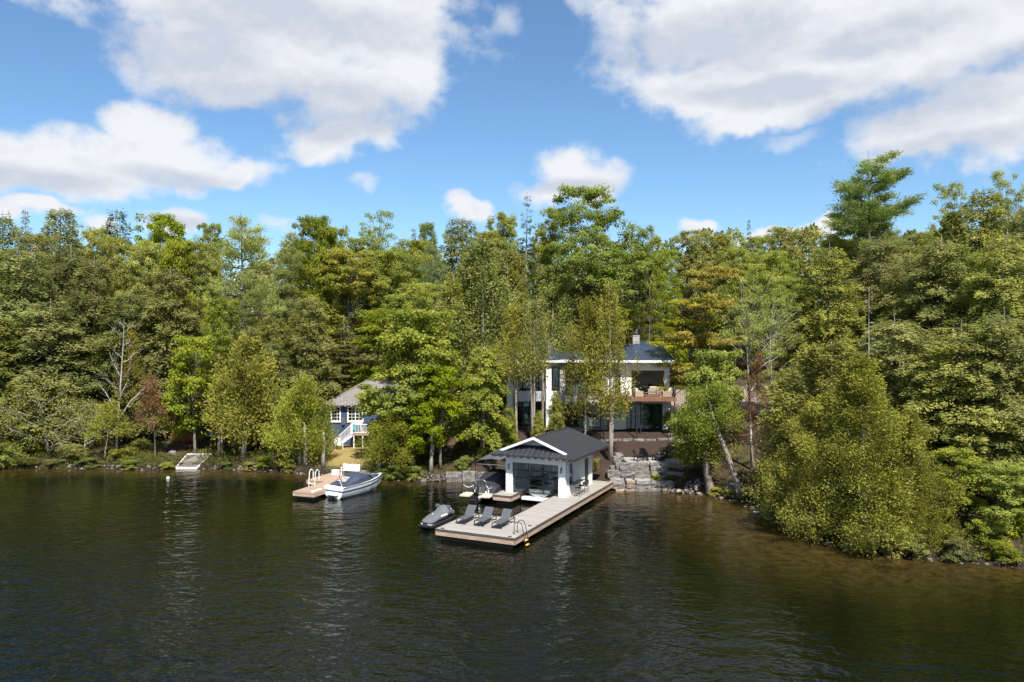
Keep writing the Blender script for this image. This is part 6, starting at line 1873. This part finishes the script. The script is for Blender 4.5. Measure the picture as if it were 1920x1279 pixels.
# ------------------------------------------------------------------ the trees, one by one: kind, label, category, leaves, column, top row, distance, width in px
HB = 'hemlocks of the hillside'
T = [
 # skyline behind the left shore
 ('hemlock', 'dark hemlock cut by the left edge of the photo on the skyline', 'tree', 'hemlock', 8, 396, 97, 110),
 ('spruce', 'slim dark conifer tip on the skyline, second from the left edge', 'tree', 'hemlock', 48, 388, 100, 70),
 ('hemlock', 'tall hemlock with ragged tip on the skyline left of the small low cloud', 'tree', 'hemlock', 103, 384, 100, 125),
 ('spruce', 'narrow ragged hemlock tip right beside the small low cloud', 'tree', 'hemlock_deep', 132, 394, 103, 70),
 ('hemlock', 'bluish dark hemlock peak between the small low cloud and the yellow-green maple', 'tree', 'spruce', 222, 391, 101, 100),
 ('hardwood', 'olive hardwood filling the dip below the small low cloud', 'tree', 'olive', 172, 424, 107, 110),
 ('maple', 'rounded yellow-green maple on the skyline left of the big white pine', 'tree', 'maple_bright', 312, 402, 101, 125),
 ('small_maple', 'golden maple glowing below the rounded yellow-green one', 'tree', 'maple_yellow', 338, 446, 96, 95),
 ('maple', 'green maple peeping out between yellow-green maple and white pine', 'tree', 'maple', 392, 415, 104, 80),
 ('pine', 'big white pine with layered soft plumes and visible grey trunk', 'tree', 'pine', 461, 396, 86, 215),
 ('pine', 'white pine plumes standing behind the big pine', 'tree', 'pine', 540, 430, 97, 120),
 ('maple', 'dome-shaped dark green maple on the skyline behind the yellow one', 'tree', 'dark_green', 590, 402, 105, 125),
 ('small_maple', 'bright yellow maple in front of the dark dome-shaped crown', 'tree', 'maple_yellow', 615, 424, 97, 85),
 ('sparse_hardwood', 'airy yellowing hardwood with sky between its twigs on the skyline', 'tree', 'maple_yellow', 708, 396, 103, 110),
 ('spruce', 'small bluish conifer tip right of the airy yellowing hardwood', 'tree', 'spruce', 775, 424, 106, 50),
 ('hardwood', 'dark hardwood tuft beside the small bluish conifer tip', 'tree', 'dark_green', 802, 417, 107, 60),
 ('hemlock', 'cone-shaped brown-green hemlock under the small cloud at mid picture', 'tree', 'hemlock', 860, 402, 99, 120),
 ('snag', 'bare dead twigs poking into the sky beside the small mid-picture cloud', 'dead tree', None, 900, 402, 100, 40),
 ('hardwood', 'olive hardwood on the skyline below the bare dead twigs', 'tree', 'olive', 918, 432, 103, 90),
 ('maple', 'green maple shoulder left of the dark spruce', 'tree', 'maple', 950, 398, 103, 80),
 ('spruce', 'dark pointed spruce left of the tall spreading maple', 'tree', 'spruce', 986, 358, 97, 78),
 ('maple', 'green maple pressed between dark spruce and tall spreading maple', 'tree', 'maple', 1036, 388, 99, 95),
 ('veteran_maple', 'tallest spreading maple with forked pale limbs behind the house', 'tree', 'maple', 1112, 345, 93, 228),
 ('sparse_hardwood', 'slender maple with long bare trunk right of the spreading maple', 'tree', 'maple', 1215, 425, 92, 90),
 ('maple', 'green crown in the gap behind the two bare trunks', 'tree', 'maple', 1176, 470, 106, 100),
 ('hardwood', 'light olive hardwood on the skyline right of the bare trunks', 'tree', 'olive', 1290, 432, 106, 110),
 ('hardwood', 'grey-olive hardwood below the lone small cloud', 'tree', 'olive', 1345, 440, 108, 105),
 ('spruce', 'thin lone spruce tip on the skyline left of the tall pine', 'tree', 'spruce', 1405, 408, 108, 34),
 ('hardwood', 'olive hardwood around the thin lone spruce tip', 'tree', 'olive', 1418, 440, 110, 110),
 ('hardwood', 'ragged hardwood top left under the tall pine', 'tree', 'olive', 1478, 424, 104, 100),
 ('sparse_hardwood', 'thin see-through hardwood against sky beside the tall pine', 'tree', 'olive', 1545, 412, 98, 120),
 ('tall_pine', 'tall lone white pine with wide layered boughs against the sky', 'tree', 'pine', 1625, 279, 90, 225),
 ('small_maple', 'bright yellow-green crown set low among the trees left of the dead snag', 'tree', 'maple_bright', 1485, 486, 92, 50),
 ('pine', 'short pine with plume-like boughs under the tall lone pine', 'tree', 'pine', 1683, 424, 88, 105),
 ('hardwood', 'yellow-green hardwood in the dip right of the tall lone pine', 'tree', 'olive', 1745, 432, 92, 110),
 ('sparse_hardwood', 'bluish-green airy hardwood top right of the tall pine', 'tree', 'maple', 1790, 340, 80, 115),
 ('hemlock', 'tall olive hemlock below the airy hardwood tops at right', 'tree', 'hemlock_sun', 1838, 348, 74, 160),
 ('sparse_hardwood', 'thin brownish hardwood top near the right edge of the sky', 'tree', 'olive', 1893, 318, 80, 110),
 ('near_hemlock', 'hemlock cut by the right edge of the photo below the thin top', 'tree', 'hemlock_sun', 1922, 372, 68, 150),
 # fillers standing between the named skyline crowns
 ('hardwood', 'olive hardwood at the left edge below the ragged hemlock tips', 'tree', 'olive', 70, 432, 94.0, 120),
 ('hardwood', 'olive-green hardwood in front of the bluish hemlock peak', 'tree', 'olive', 205, 440, 96.0, 110),
 ('hardwood', 'green hardwood filling the notch left of the white pine', 'tree', 'maple', 365, 452, 98.0, 110),
 ('hardwood', 'fresh green hardwood right of the white pine plumes', 'tree', 'maple', 560, 448, 99.0, 110),
 ('hardwood', 'olive hardwood under the airy yellowing crown', 'tree', 'olive', 690, 446, 101.0, 130),
 ('hardwood', 'olive hardwood under the dark hardwood tuft', 'tree', 'olive', 785, 448, 103.0, 110),
 ('hardwood', 'soft olive hardwood between cone-shaped hemlock and dark spruce', 'tree', 'olive', 935, 446, 97.0, 120),
 ('hardwood', 'green hardwood below the slender bare-trunked maple', 'tree', 'maple', 1240, 470, 98.0, 110),
 ('hardwood', 'pale olive hardwood between orange-tinged maple and thin spruce', 'tree', 'olive', 1375, 466, 98.0, 120),
 ('hardwood', 'green-olive hardwood under the tall lone pine', 'tree', 'olive', 1590, 448, 94.0, 130),
 ('hardwood', 'olive hardwood between short pine and tall right-hand hemlocks', 'tree', 'olive', 1720, 462, 84.0, 120),
 ('hardwood', 'yellowish hardwood in the right-hand slope above the wide hemlock', 'tree', 'maple', 1850, 470, 64.0, 100),
 # middle of the left wood
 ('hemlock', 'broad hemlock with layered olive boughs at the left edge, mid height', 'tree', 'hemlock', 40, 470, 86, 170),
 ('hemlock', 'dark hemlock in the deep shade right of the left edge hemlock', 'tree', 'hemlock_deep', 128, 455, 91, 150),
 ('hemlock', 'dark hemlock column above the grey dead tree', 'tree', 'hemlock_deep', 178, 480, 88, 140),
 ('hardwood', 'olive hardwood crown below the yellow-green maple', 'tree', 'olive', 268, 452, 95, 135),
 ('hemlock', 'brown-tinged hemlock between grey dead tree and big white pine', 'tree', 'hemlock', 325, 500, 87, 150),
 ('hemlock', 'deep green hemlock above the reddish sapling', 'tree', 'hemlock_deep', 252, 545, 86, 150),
 ('hemlock', 'low-boughed hemlock above the grey scraggly bushes at the left shore', 'tree', 'hemlock', 92, 560, 83, 185),
 ('hemlock', 'hemlock with boughs to the bank at the left edge', 'tree', 'hemlock', 5, 590, 81, 150),
 ('hardwood', 'light green hardwood below the big white pine', 'tree', 'maple', 420, 560, 84, 110),
 ('hemlock', 'slim hemlock between white pine and cottage', 'tree', 'hemlock', 522, 590, 86, 110),
 ('hemlock', 'grey-green hemlock standing left of the cottage roof', 'tree', 'hemlock', 575, 555, 84.5, 125),
 ('spruce', 'dark evergreen in the shade behind the cottage roof', 'tree', 'hemlock_deep', 655, 590, 93, 120),
 ('hardwood', 'broad olive hardwood with pale bare limbs above the cottage', 'tree', 'olive', 655, 468, 96, 190),
 ('hardwood', 'pale olive hardwood between bluish pine and yellow maple', 'tree', 'olive', 742, 468, 98, 150),
 ('pine', 'bluish soft-plumed pine in the middle of the wood', 'tree', 'pine_blue', 815, 452, 92, 120),
 ('hardwood', 'yellow-olive hardwood right below the bluish pine', 'tree', 'olive', 800, 530, 85, 150),
 ('maple', 'light green maple rising right behind the cottage', 'tree', 'maple', 716, 580, 90, 190),
 ('dead_tree', 'pale grey dead tree with bare crooked limbs in the left wood', 'dead tree', None, 218, 598, 80, 120),
 ('thin_tree', 'half-bare sapling with orange leaves behind the pale dead tree', 'tree', 'maple_orange', 246, 604, 83, 65),
 # left shore
 ('small_maple', 'brilliant lime-green maple by the shore above the swim raft', 'tree', 'maple_bright', 366, 628, 79.5, 125),
 ('thin_tree', 'reddish thin-leaved sapling on the bank left of the lime-green maple', 'tree', 'rust_mix', 291, 690, 77.6, 85),
 ('small_cedar', 'full olive cedar with forked trunk above the canoe', 'tree', 'cedar', 456, 636, 78.0, 120),
 ('small_cedar', 'fresh green cedar with leaning trunk beside the tan dock', 'tree', 'cedar_fresh', 562, 706, 75.3, 92),
 ('small_cedar', 'small cedar tucked against the cottage wall beside the stairs', 'tree', 'cedar_fresh', 605, 750, 75.6, 48),
 ('hemlock', 'hemlock filling the shade between olive cedar and cottage', 'tree', 'hemlock_deep', 510, 640, 82, 110),
 ('scraggly_bush', 'grey twiggy bush with thin leaves at the left shore', 'bush', 'olive', 92, 690, 79.5, 200),
 ('scraggly_bush', 'grey-brown twiggy bush hanging over the water at the left edge', 'bush', 'olive', 12, 760, 78.3, 170),
 ('thin_tree', 'thin grey sapling on the bank left of the reddish one', 'tree', 'olive', 195, 742, 77.8, 105),
 ('scraggly_bush', 'dull green bush on the bank below the pale dead tree', 'bush', 'olive', 160, 745, 80, 150),
 # around the cottage and boathouse
 ('small_maple', 'broad light green maple covering the cottage front', 'tree', 'maple', 770, 580, 75.0, 195),
 ('small_maple', 'light green maple below the broad one, over the cottage porch', 'tree', 'maple', 772, 668, 74.0, 150),
 ('small_maple', 'dense yellow-green maple by the bank left of the boathouse', 'tree', 'maple_bright', 826, 684, 71.8, 130),
 ('small_cedar', 'low yellow-green tree with short trunk at the bank behind the runabout', 'tree', 'maple', 737, 772, 72.2, 100),
 ('cedar', 'tall olive cedar left of the house, broad at mid height', 'tree', 'cedar', 905, 446, 82, 165),
 ('cedar', 'olive cedar between the yellow-olive hardwood and the tall cedar', 'tree', 'cedar', 846, 520, 83, 140),
 ('cedar', 'cedar column directly left of the house roof', 'tree', 'cedar', 955, 470, 89, 130),
 ('cedar', 'cedar with orange-brown twigs on top above the house roof', 'tree', 'cedar', 1036, 498, 90, 120),
 ('drooping_hemlock', 'fresh hemlock with drooping boughs left of the boathouse roof', 'tree', 'cedar_fresh', 905, 640, 72.4, 115),
 ('bare_stem_cedar', 'cedar hiding the left corner of the house, stem beside the white column', 'tree', 'cedar', 968, 570, 73.4, 78),
 ('bare_stem_cedar', 'twin-stemmed cedar in front of the house balcony panel', 'tree', 'cedar', 1000, 560, 73.2, 66),
 ('thin_cedar', 'browning cedar with straight pale trunk in front of the stone-faced middle', 'tree', 'cedar_gold', 1097, 556, 71.6, 72),
 ('thin_cedar', 'golden-brown cedar with double trunk beside the boathouse roof', 'tree', 'cedar_gold', 1145, 528, 70.6, 76),
 ('small_hemlock', 'small hemlock tufts before the second white column of the house', 'tree', 'cedar_fresh', 1042, 722, 73.8, 38),
 ('small_hemlock', 'fresh hemlock tuft hanging before the house balcony panel', 'tree', 'cedar_fresh', 1008, 768, 73.0, 34),
 ('small_hemlock', 'fresh hemlock tuft at the left corner column of the house', 'tree', 'cedar_fresh', 952, 752, 72.8, 44),
 ('cedar', 'dark cedar rising behind the middle of the house', 'tree', 'cedar', 1085, 520, 95, 110),
 ('sparse_hardwood', 'slim hardwood with bare trunk behind the chimney', 'tree', 'maple', 1196, 480, 94, 75),
 # right of the house
 ('layered_maple', 'orange-tinged maple with level layers of leaves right of the house roof', 'tree', 'maple_orange', 1328, 503, 74.5, 155),
 ('layered_maple', 'yellow-green maple in level layers just above the house deck', 'tree', 'maple_yellow', 1300, 560, 77.6, 145),
 ('birch', 'white-stemmed birch with thin olive crown', 'tree', 'olive', 1410, 512, 67.5, 150),
 ('birch', 'second white birch leaning behind the first', 'tree', 'olive', 1450, 540, 70, 120),
 ('dead_conifer', 'dead conifer with rust-red needles among the birches', 'dead tree', 'rust', 1424, 655, 66.5, 85),
 ('small_maple', 'fresh green tree bending over the stone steps', 'tree', 'maple', 1330, 655, 66.0, 135),
 ('small_maple', 'dark green low maple beside the upper stone steps', 'tree', 'dark_green', 1300, 770, 67.2, 90),
 ('hardwood', 'olive-brown hardwood behind the birches', 'tree', 'olive', 1485, 520, 76, 135),
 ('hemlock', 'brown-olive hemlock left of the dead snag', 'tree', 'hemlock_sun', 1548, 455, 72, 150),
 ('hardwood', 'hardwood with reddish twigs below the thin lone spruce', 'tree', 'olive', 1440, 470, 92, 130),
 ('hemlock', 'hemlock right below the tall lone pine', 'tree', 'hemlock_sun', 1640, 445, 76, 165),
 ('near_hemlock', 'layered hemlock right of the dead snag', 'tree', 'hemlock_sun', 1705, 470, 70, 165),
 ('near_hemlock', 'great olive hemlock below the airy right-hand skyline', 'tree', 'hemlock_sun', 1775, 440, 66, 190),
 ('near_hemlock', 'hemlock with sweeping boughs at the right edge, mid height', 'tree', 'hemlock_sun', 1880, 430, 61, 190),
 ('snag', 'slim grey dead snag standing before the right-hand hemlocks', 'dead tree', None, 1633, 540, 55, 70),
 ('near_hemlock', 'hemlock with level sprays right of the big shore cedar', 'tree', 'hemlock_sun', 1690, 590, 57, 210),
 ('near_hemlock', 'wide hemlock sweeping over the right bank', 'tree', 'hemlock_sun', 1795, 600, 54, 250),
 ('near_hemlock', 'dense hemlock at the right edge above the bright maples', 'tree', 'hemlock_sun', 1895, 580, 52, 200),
 ('cedar', 'tall cedar on the point with pale stems at its top', 'tree', 'cedar_shore', 1560, 640, 57, 225),
 ('cedar', 'narrow cedar leaning out beside the birches', 'tree', 'cedar', 1480, 690, 60.5, 105),
 ('near_cedar', 'big spreading cedar overhanging the water on the point', 'tree', 'cedar_shore', 1618, 672, 48.6, 235),
 ('near_cedar', 'lower olive cedar over the water at the outer side of the point', 'tree', 'cedar_shore', 1525, 752, 51.0, 165),
 ('near_cedar', 'narrow olive cedar between spreading cedar and green maple sapling', 'tree', 'cedar_shore', 1702, 770, 47.6, 120),
 ('small_hemlock', 'low feathery hemlock between the two cedars of the point', 'tree', 'hemlock_sun', 1572, 842, 50.3, 150),
 ('small_cedar', 'low cedar bush at the water left of the spreading cedar', 'tree', 'cedar_shore', 1456, 868, 58.8, 105),
 ('small_maple', 'bright green maple sapling on the right bank', 'tree', 'maple', 1785, 838, 48.6, 140),
 ('small_maple', 'yellow-green young maple low at the right edge', 'tree', 'maple', 1880, 872, 46.6, 130),
 ('small_hemlock', 'half-shaded hemlock between spreading cedar and bright maple', 'tree', 'hemlock_sun', 1705, 830, 50.5, 120),
]
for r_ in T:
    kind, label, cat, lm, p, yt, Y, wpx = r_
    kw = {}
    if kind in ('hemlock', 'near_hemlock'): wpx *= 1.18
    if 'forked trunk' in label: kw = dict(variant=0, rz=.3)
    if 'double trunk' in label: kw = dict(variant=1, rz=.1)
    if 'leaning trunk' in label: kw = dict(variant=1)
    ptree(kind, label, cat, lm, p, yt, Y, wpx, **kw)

# leaning trunks at the water on the right: the long pale one and its thick neighbour
lt = thing('leaning_tree', 'long pale trunk leaning to the left over stone steps, with ragged green crown', 'tree', (18.75, 61.9, .15))
pts = [(0, 0, -.4), (-.25, .1, 1.0), (-1.1, .3, 3.6), (-1.9, .5, 5.6), (-2.4, .8, 7.6), (-2.6, 1.0, 9.2)]
link('trunk', tubes_mesh('trunk', [(pts, [.34, .25, .20, .17, .11, .04]), ([(-1.9, .5, 5.6), (-3.0, .3, 6.8), (-4.0, .2, 7.6)], [.1, .06, .02]), ([(-1.5, .4, 4.6), (-.8, 0, 5.9), (-.4, -.2, 6.6)], [.07, .05, .02])], BARK_PALE), lt)
rngc = np.random.default_rng(5)
cl = np.array([(-2.6, .8, 8.6), (-1.6, .4, 8.2), (-3.4, .5, 7.9), (-3.9, .3, 7.2), (-2.2, 1.2, 7.2), (-.6, .2, 6.8), (-1.4, -.3, 7.4), (-3.0, .2, 6.6), (-.9, .6, 7.7), (-2.0, .4, 9.0), (-3.3, 1.2, 8.5), (-4.4, .6, 6.7), (-.3, -.2, 6.2), (-3.6, -.2, 5.9), (-2.6, -.3, 5.6)])
cl = np.concatenate([cl, cl + rngc.normal(0, .45, cl.shape)])
cr_ = link('crown', leaves_at(21, cl, 210, .36, (.17, .12)), lt)
cr_.data.materials.append(LM['maple'])
pt = thing('leaning_tree', 'thick grey trunk at the shore beside the heap of stones, under dark leaves', 'tree', (16.75, 63.6, .3))
link('trunk', tubes_mesh('trunk', [([(0, 0, -.5), (-.12, .05, .4), (-.35, .1, 1.6), (-.5, .15, 3.2), (-.55, .2, 5.0), (-.5, .2, 6.2)], [.50, .36, .29, .24, .18, .06])], BARK), pt)
cl = np.stack([rngc.normal(-.6, 1.15, 60), rngc.normal(.3, .8, 60), rngc.uniform(2.6, 6.4, 60)], 1)
cr_ = link('crown', leaves_at(22, cl, 120, .36, (.17, .12)), pt)
cr_.data.materials.append(LM['dark_green'])
# stems standing in the shade under the crowns
for k, (p, q, hgt, lean_, lab) in enumerate([
    (573, 876, 4.6, -.10, 'pale cedar trunk leaning at the corner of the tan dock'), (606, 877, 3.6, .0, 'short pale cedar trunk behind the tan dock'),
    (711, 884, 4.2, .0, 'grey trunk on the bank behind the bow of the runabout'), (733, 880, 4.0, .02, 'grey trunk just right of the one behind the runabout bow'),
    (773, 882, 4.4, .0, 'thick dark trunk in the middle of the bank under the yellow-green maple'), (808, 888, 4.2, .05, 'grey trunk leaning over the stones left of the boathouse'),
    (997, 822, 7.5, .0, 'straight brown cedar trunk before the sliding doors of the house'), (1017, 814, 7.0, .02, 'second brown cedar trunk before the sliding doors of the house'),
    (410, 860, 4.6, -.04, 'slim twin stems beside the swim raft')]):
    X, Y, Z = ground_at(p, q)
    s_ = thing('tree_stem', lab, 'tree', (X, Y, Z - .15))
    rr = .19 if 'slim' not in lab and 'sapling' not in lab else .11
    if 'cedar trunk' in lab and 'house' in lab: rr = .16
    tubes = [([(0, 0, 0), (lean_ * .3, 0, hgt * .3), (lean_ * 1.1 + .06, .1, hgt * .65), (lean_ * 2, .1, hgt)], [rr * 1.35, rr, rr * .85, rr * .5])]
    if 'twin' in lab: tubes.append(([(.35, 0, 0), (.30, 0, hgt * .5), (.2, .1, hgt)], [rr * 1.2, rr, rr * .6]))
    link('trunk', tubes_mesh('trunk', tubes, BARK_PALE if k not in (4,) else BARK), s_)

# shrubs along the banks
S_ = [
 ('green shrub at the water below the grey twiggy bush', 'olive', 130, 868, 2.0, 3.4), ('dark green shrub at the left edge of the shore', 'shrub', 18, 872, 2.4, 3.8), ('leafy bush between the twiggy bush and the thin grey sapling', 'shrub', 60, 850, 2.4, 3.6),
 ('leafy green shrub on the bank below the reddish sapling', 'shrub', 262, 850, 1.5, 3.0), ('low shrub on the rocks left of the reddish sapling', 'olive', 225, 862, 1.3, 2.6),
 ('yellow-green ferny shrub on the rocks left of the tan dock', 'maple_bright', 500, 872, .9, 2.2), ('small shrub on the rocks at the cedar roots', 'olive', 538, 876, .9, 1.8),
 ('dark green shrubs under the trunks behind the runabout bow', 'shrub', 745, 893, 1.2, 2.4), ('bright ground shrub on the bank behind the runabout', 'shrub', 780, 895, 1.1, 2.2), ('small green shrub at the bank right of the runabout bow', 'shrub', 716, 895, .9, 1.6),
 ('fresh shrub at the boathouse rear corner', 'olive', 1118, 888, .95, 1.0),
 ('lime-yellow hosta clump at the foot of the terrace wall', 'lime', 1228, 901, .62, .95), ('green perennial clump right of the lime hosta', 'shrub', 1256, 900, .55, .85), ('smaller green perennial clump at the end of the terrace wall', 'shrub', 1284, 902, .5, .8), ('tiny dark perennial clump between wall and hosta', 'dark_green', 1241, 905, .35, .6),
 ('small green plant in front of the sliding doors, beside a deck post', 'maple', 1258, 812, 2.3, 1.7),
 ('grassy green tuft at the roots of the leaning trunk', 'maple_bright', 1370, 930, .6, 1.5), ('low dry shrub between the leaning trunks', 'olive', 1345, 928, .6, 1.5),
 ('leafy shrub at the waterline under the bright maple sapling', 'maple', 1760, 1020, 1.3, 2.2), ('bright shrub at the right edge of the bank', 'maple', 1850, 1018, 1.6, 2.6), ('dark shrub under the spreading cedar near the water', 'shrub', 1700, 1015, 1.2, 2.4), ('green shrub cut by the right edge of the photo', 'maple', 1915, 1010, 2.0, 2.8),
 ('overhanging cedar skirt at the waterline, outermost of the point', 'cedar', 1590, 1022, 1.5, 2.8), ('overhanging cedar skirt between point and boulder', 'cedar', 1650, 1034, 1.5, 2.6), ('dark overhanging hemlock skirt left of the pale boulder', 'hemlock', 1712, 1040, 1.4, 2.4), ('dark overhanging shrub right of the pale boulder', 'hemlock_deep', 1790, 1044, 1.2, 2.2), ('dark low shrub at the waterline near the right edge', 'shrub', 1868, 1050, 1.2, 2.2), ('dark shrub at the waterline where the right bank begins', 'hemlock_deep', 1490, 982, 1.2, 2.0),
 ('low dark shrub on the waterline rocks left of the thin grey sapling', 'hemlock_deep', 165, 874, 1.0, 2.6), ('small leafy shrub on the rocks between the two saplings', 'shrub', 248, 876, .8, 2.0), ('low olive shrub at the waterline just left of the swim raft', 'olive', 315, 878, .7, 1.6), ('dark fern clump at the cedar roots beside the swim raft', 'hemlock_deep', 425, 878, .7, 1.8), ('olive fern clump on the rocks right of the forked cedar', 'olive', 470, 880, .7, 1.8), ('dark shrub at the waterline at the left edge of the photo', 'hemlock_deep', 45, 876, 1.1, 3.0), ('dark low shrub under the twiggy bush at the waterline', 'hemlock_deep', 105, 877, 1.0, 2.8), ('dark shrub on the stones beside the tan dock ladder', 'shrub', 548, 884, .7, 1.5),
 ('low hemlock-green shrub at the water under the spreading cedar', 'hemlock', 1530, 990, 1.2, 2.0), ('leafy shrub on the bank behind the low cedar bush', 'olive', 1440, 930, 1.2, 1.8),
 ('green shrub on the slope left of the boathouse', 'shrub', 905, 860, 1.2, 2.2), ('fresh green shrub beside the canopy', 'cedar_fresh', 875, 880, 1.3, 2.0),
]
for lab, lm, p, q, h_, w_ in S_:
    X, Y, Z = ground_at(p, q)
    tree('shrub', lab, 'shrub', lm, X, Y, h_, w_, z=Z, sink=.08)
bx_, by_, bz_ = ground_at(352, 828)
tag(link('brush_heap', leaves_at(31, np.stack([rngc.normal(0, .75, 60), rngc.normal(0, .4, 60), rngc.uniform(.05, .7, 60)], 1), 60, .18, (.20, .05)), None, (bx_, by_, bz_)), 'heap of dead rusty-brown brush above the swim raft', 'brush heap').data.materials.append(M['needle_brown'])

# ------------------------------------------------------------------ undergrowth and the wood that closes the view
rngu = np.random.default_rng(12)
n = 110000
X = rngu.uniform(-70, 48, n)
ysh = np.interp(X, SHORE[:, 0], SHORE[:, 1])
Yv = ysh + .35 + rngu.exponential(3.6, n)
keep = ~((X > -4.5) & (X < 17.5) & (Yv < 84)) & ~((X > -21.5) & (X < -12) & (Yv < 84) & (Yv > 73))
patch = nz2(X, Yv, .9, 4) + .4 * nz2(X, Yv, 3.1)
keep &= patch > rngu.uniform(-1.3, .8, n)
X, Yv, patch = X[keep], Yv[keep], patch[keep]
n = len(X)
Z = ground(X, Yv)
C = np.stack([X, Yv, Z + rngu.uniform(0, .45, n) * np.clip(patch + .8, .2, 1.6)], 1)
N = unit(np.array([0, -.2, .8]) + rngu.normal(0, .5, (n, 3)))
A = perp(rngu, N)
und = link('undergrowth', leaf_mesh('undergrowth', C, A, unit(np.cross(A, N)), rngu.uniform(.08, .21, n), rngu.uniform(.05, .12, n), rngu.uniform(.1, .9, n) * .6 + .2 + .2 * patch))
und.data.materials.append(LM['litter'])
tag(und, 'low leafy plants and ferns on the forest floor', None, kind='stuff')

def wood(name, label, n_, yfun, lm, seed, hgt, wdt, per=900, leaf=(.55, .30)):
    rg = np.random.default_rng(seed)
    cs, axs, tn = [], [], []
    x, y = yfun(rg, n_)
    z = ground(x, y)
    Cs = []
    for i in range(n_):
        h_, w_ = hgt * rg.uniform(.8, 1.1), wdt * rg.uniform(.8, 1.2)
        t_ = rg.uniform(0, 1, per)
        a = rg.uniform(0, 6.28, per)
        r_ = w_ / 2 * (1.02 - t_) ** .6 * np.clip(.5 + 3 * t_, 0, 1) * (1 + .25 * np.sin(3 * a + 7 * t_ + i)) * rg.uniform(.6, 1.05, per)
        Cs.append(np.stack([x[i] + r_ * np.cos(a), y[i] + r_ * np.sin(a), z[i] + h_ * (.03 + .97 * t_)], 1))
        tn.append(np.full(per, rg.uniform(.2, .75)) + rg.normal(0, .15, per))
    C = np.concatenate(Cs)
    n2 = len(C)
    A = unit(rg.normal(0, .7, (n2, 3)) + np.array([0, 0, -.3]))
    S = perp(rg, A)
    o = link(name, leaf_mesh(name, C, A, S, leaf[0] * rg.uniform(.6, 1.4, n2), leaf[1] * rg.uniform(.6, 1.4, n2), np.concatenate(tn)))
    o.data.materials.append(LM[lm])
    return tag(o, label, None, kind='stuff')
def band(y0, y1, x0=-95, x1=80):
    def f(rg, n_):
        x = np.linspace(x0, x1, n_) + rg.uniform(-2, 2, n_)
        return x, rg.uniform(y0, y1, n_) + np.where(x > 22, -14, 0)
    return f
wood('far_wood', 'unbroken wood closing the view behind the nearer trees', 60, band(112, 128), 'hemlock', 3, 17, 10, 1900, (.48, .30))
wood('far_wood', 'mixed wood on the hilltop behind the skyline trees', 60, band(132, 150, -120, 120), 'olive', 4, 17, 11, 1400, (.6, .38))
def sidef(rg, n_):
    k = n_ // 2
    x = np.concatenate([rg.uniform(-120, -66, k), rg.uniform(40, 90, n_ - k)])
    y = np.interp(x, SHORE[:, 0], SHORE[:, 1]) + rg.uniform(4, 34, n_)
    return x, y
wood('side_wood', 'shore wood going on beyond both edges of the photo', 40, sidef, 'hemlock', 5, 18, 9, 1900, (.5, .32))
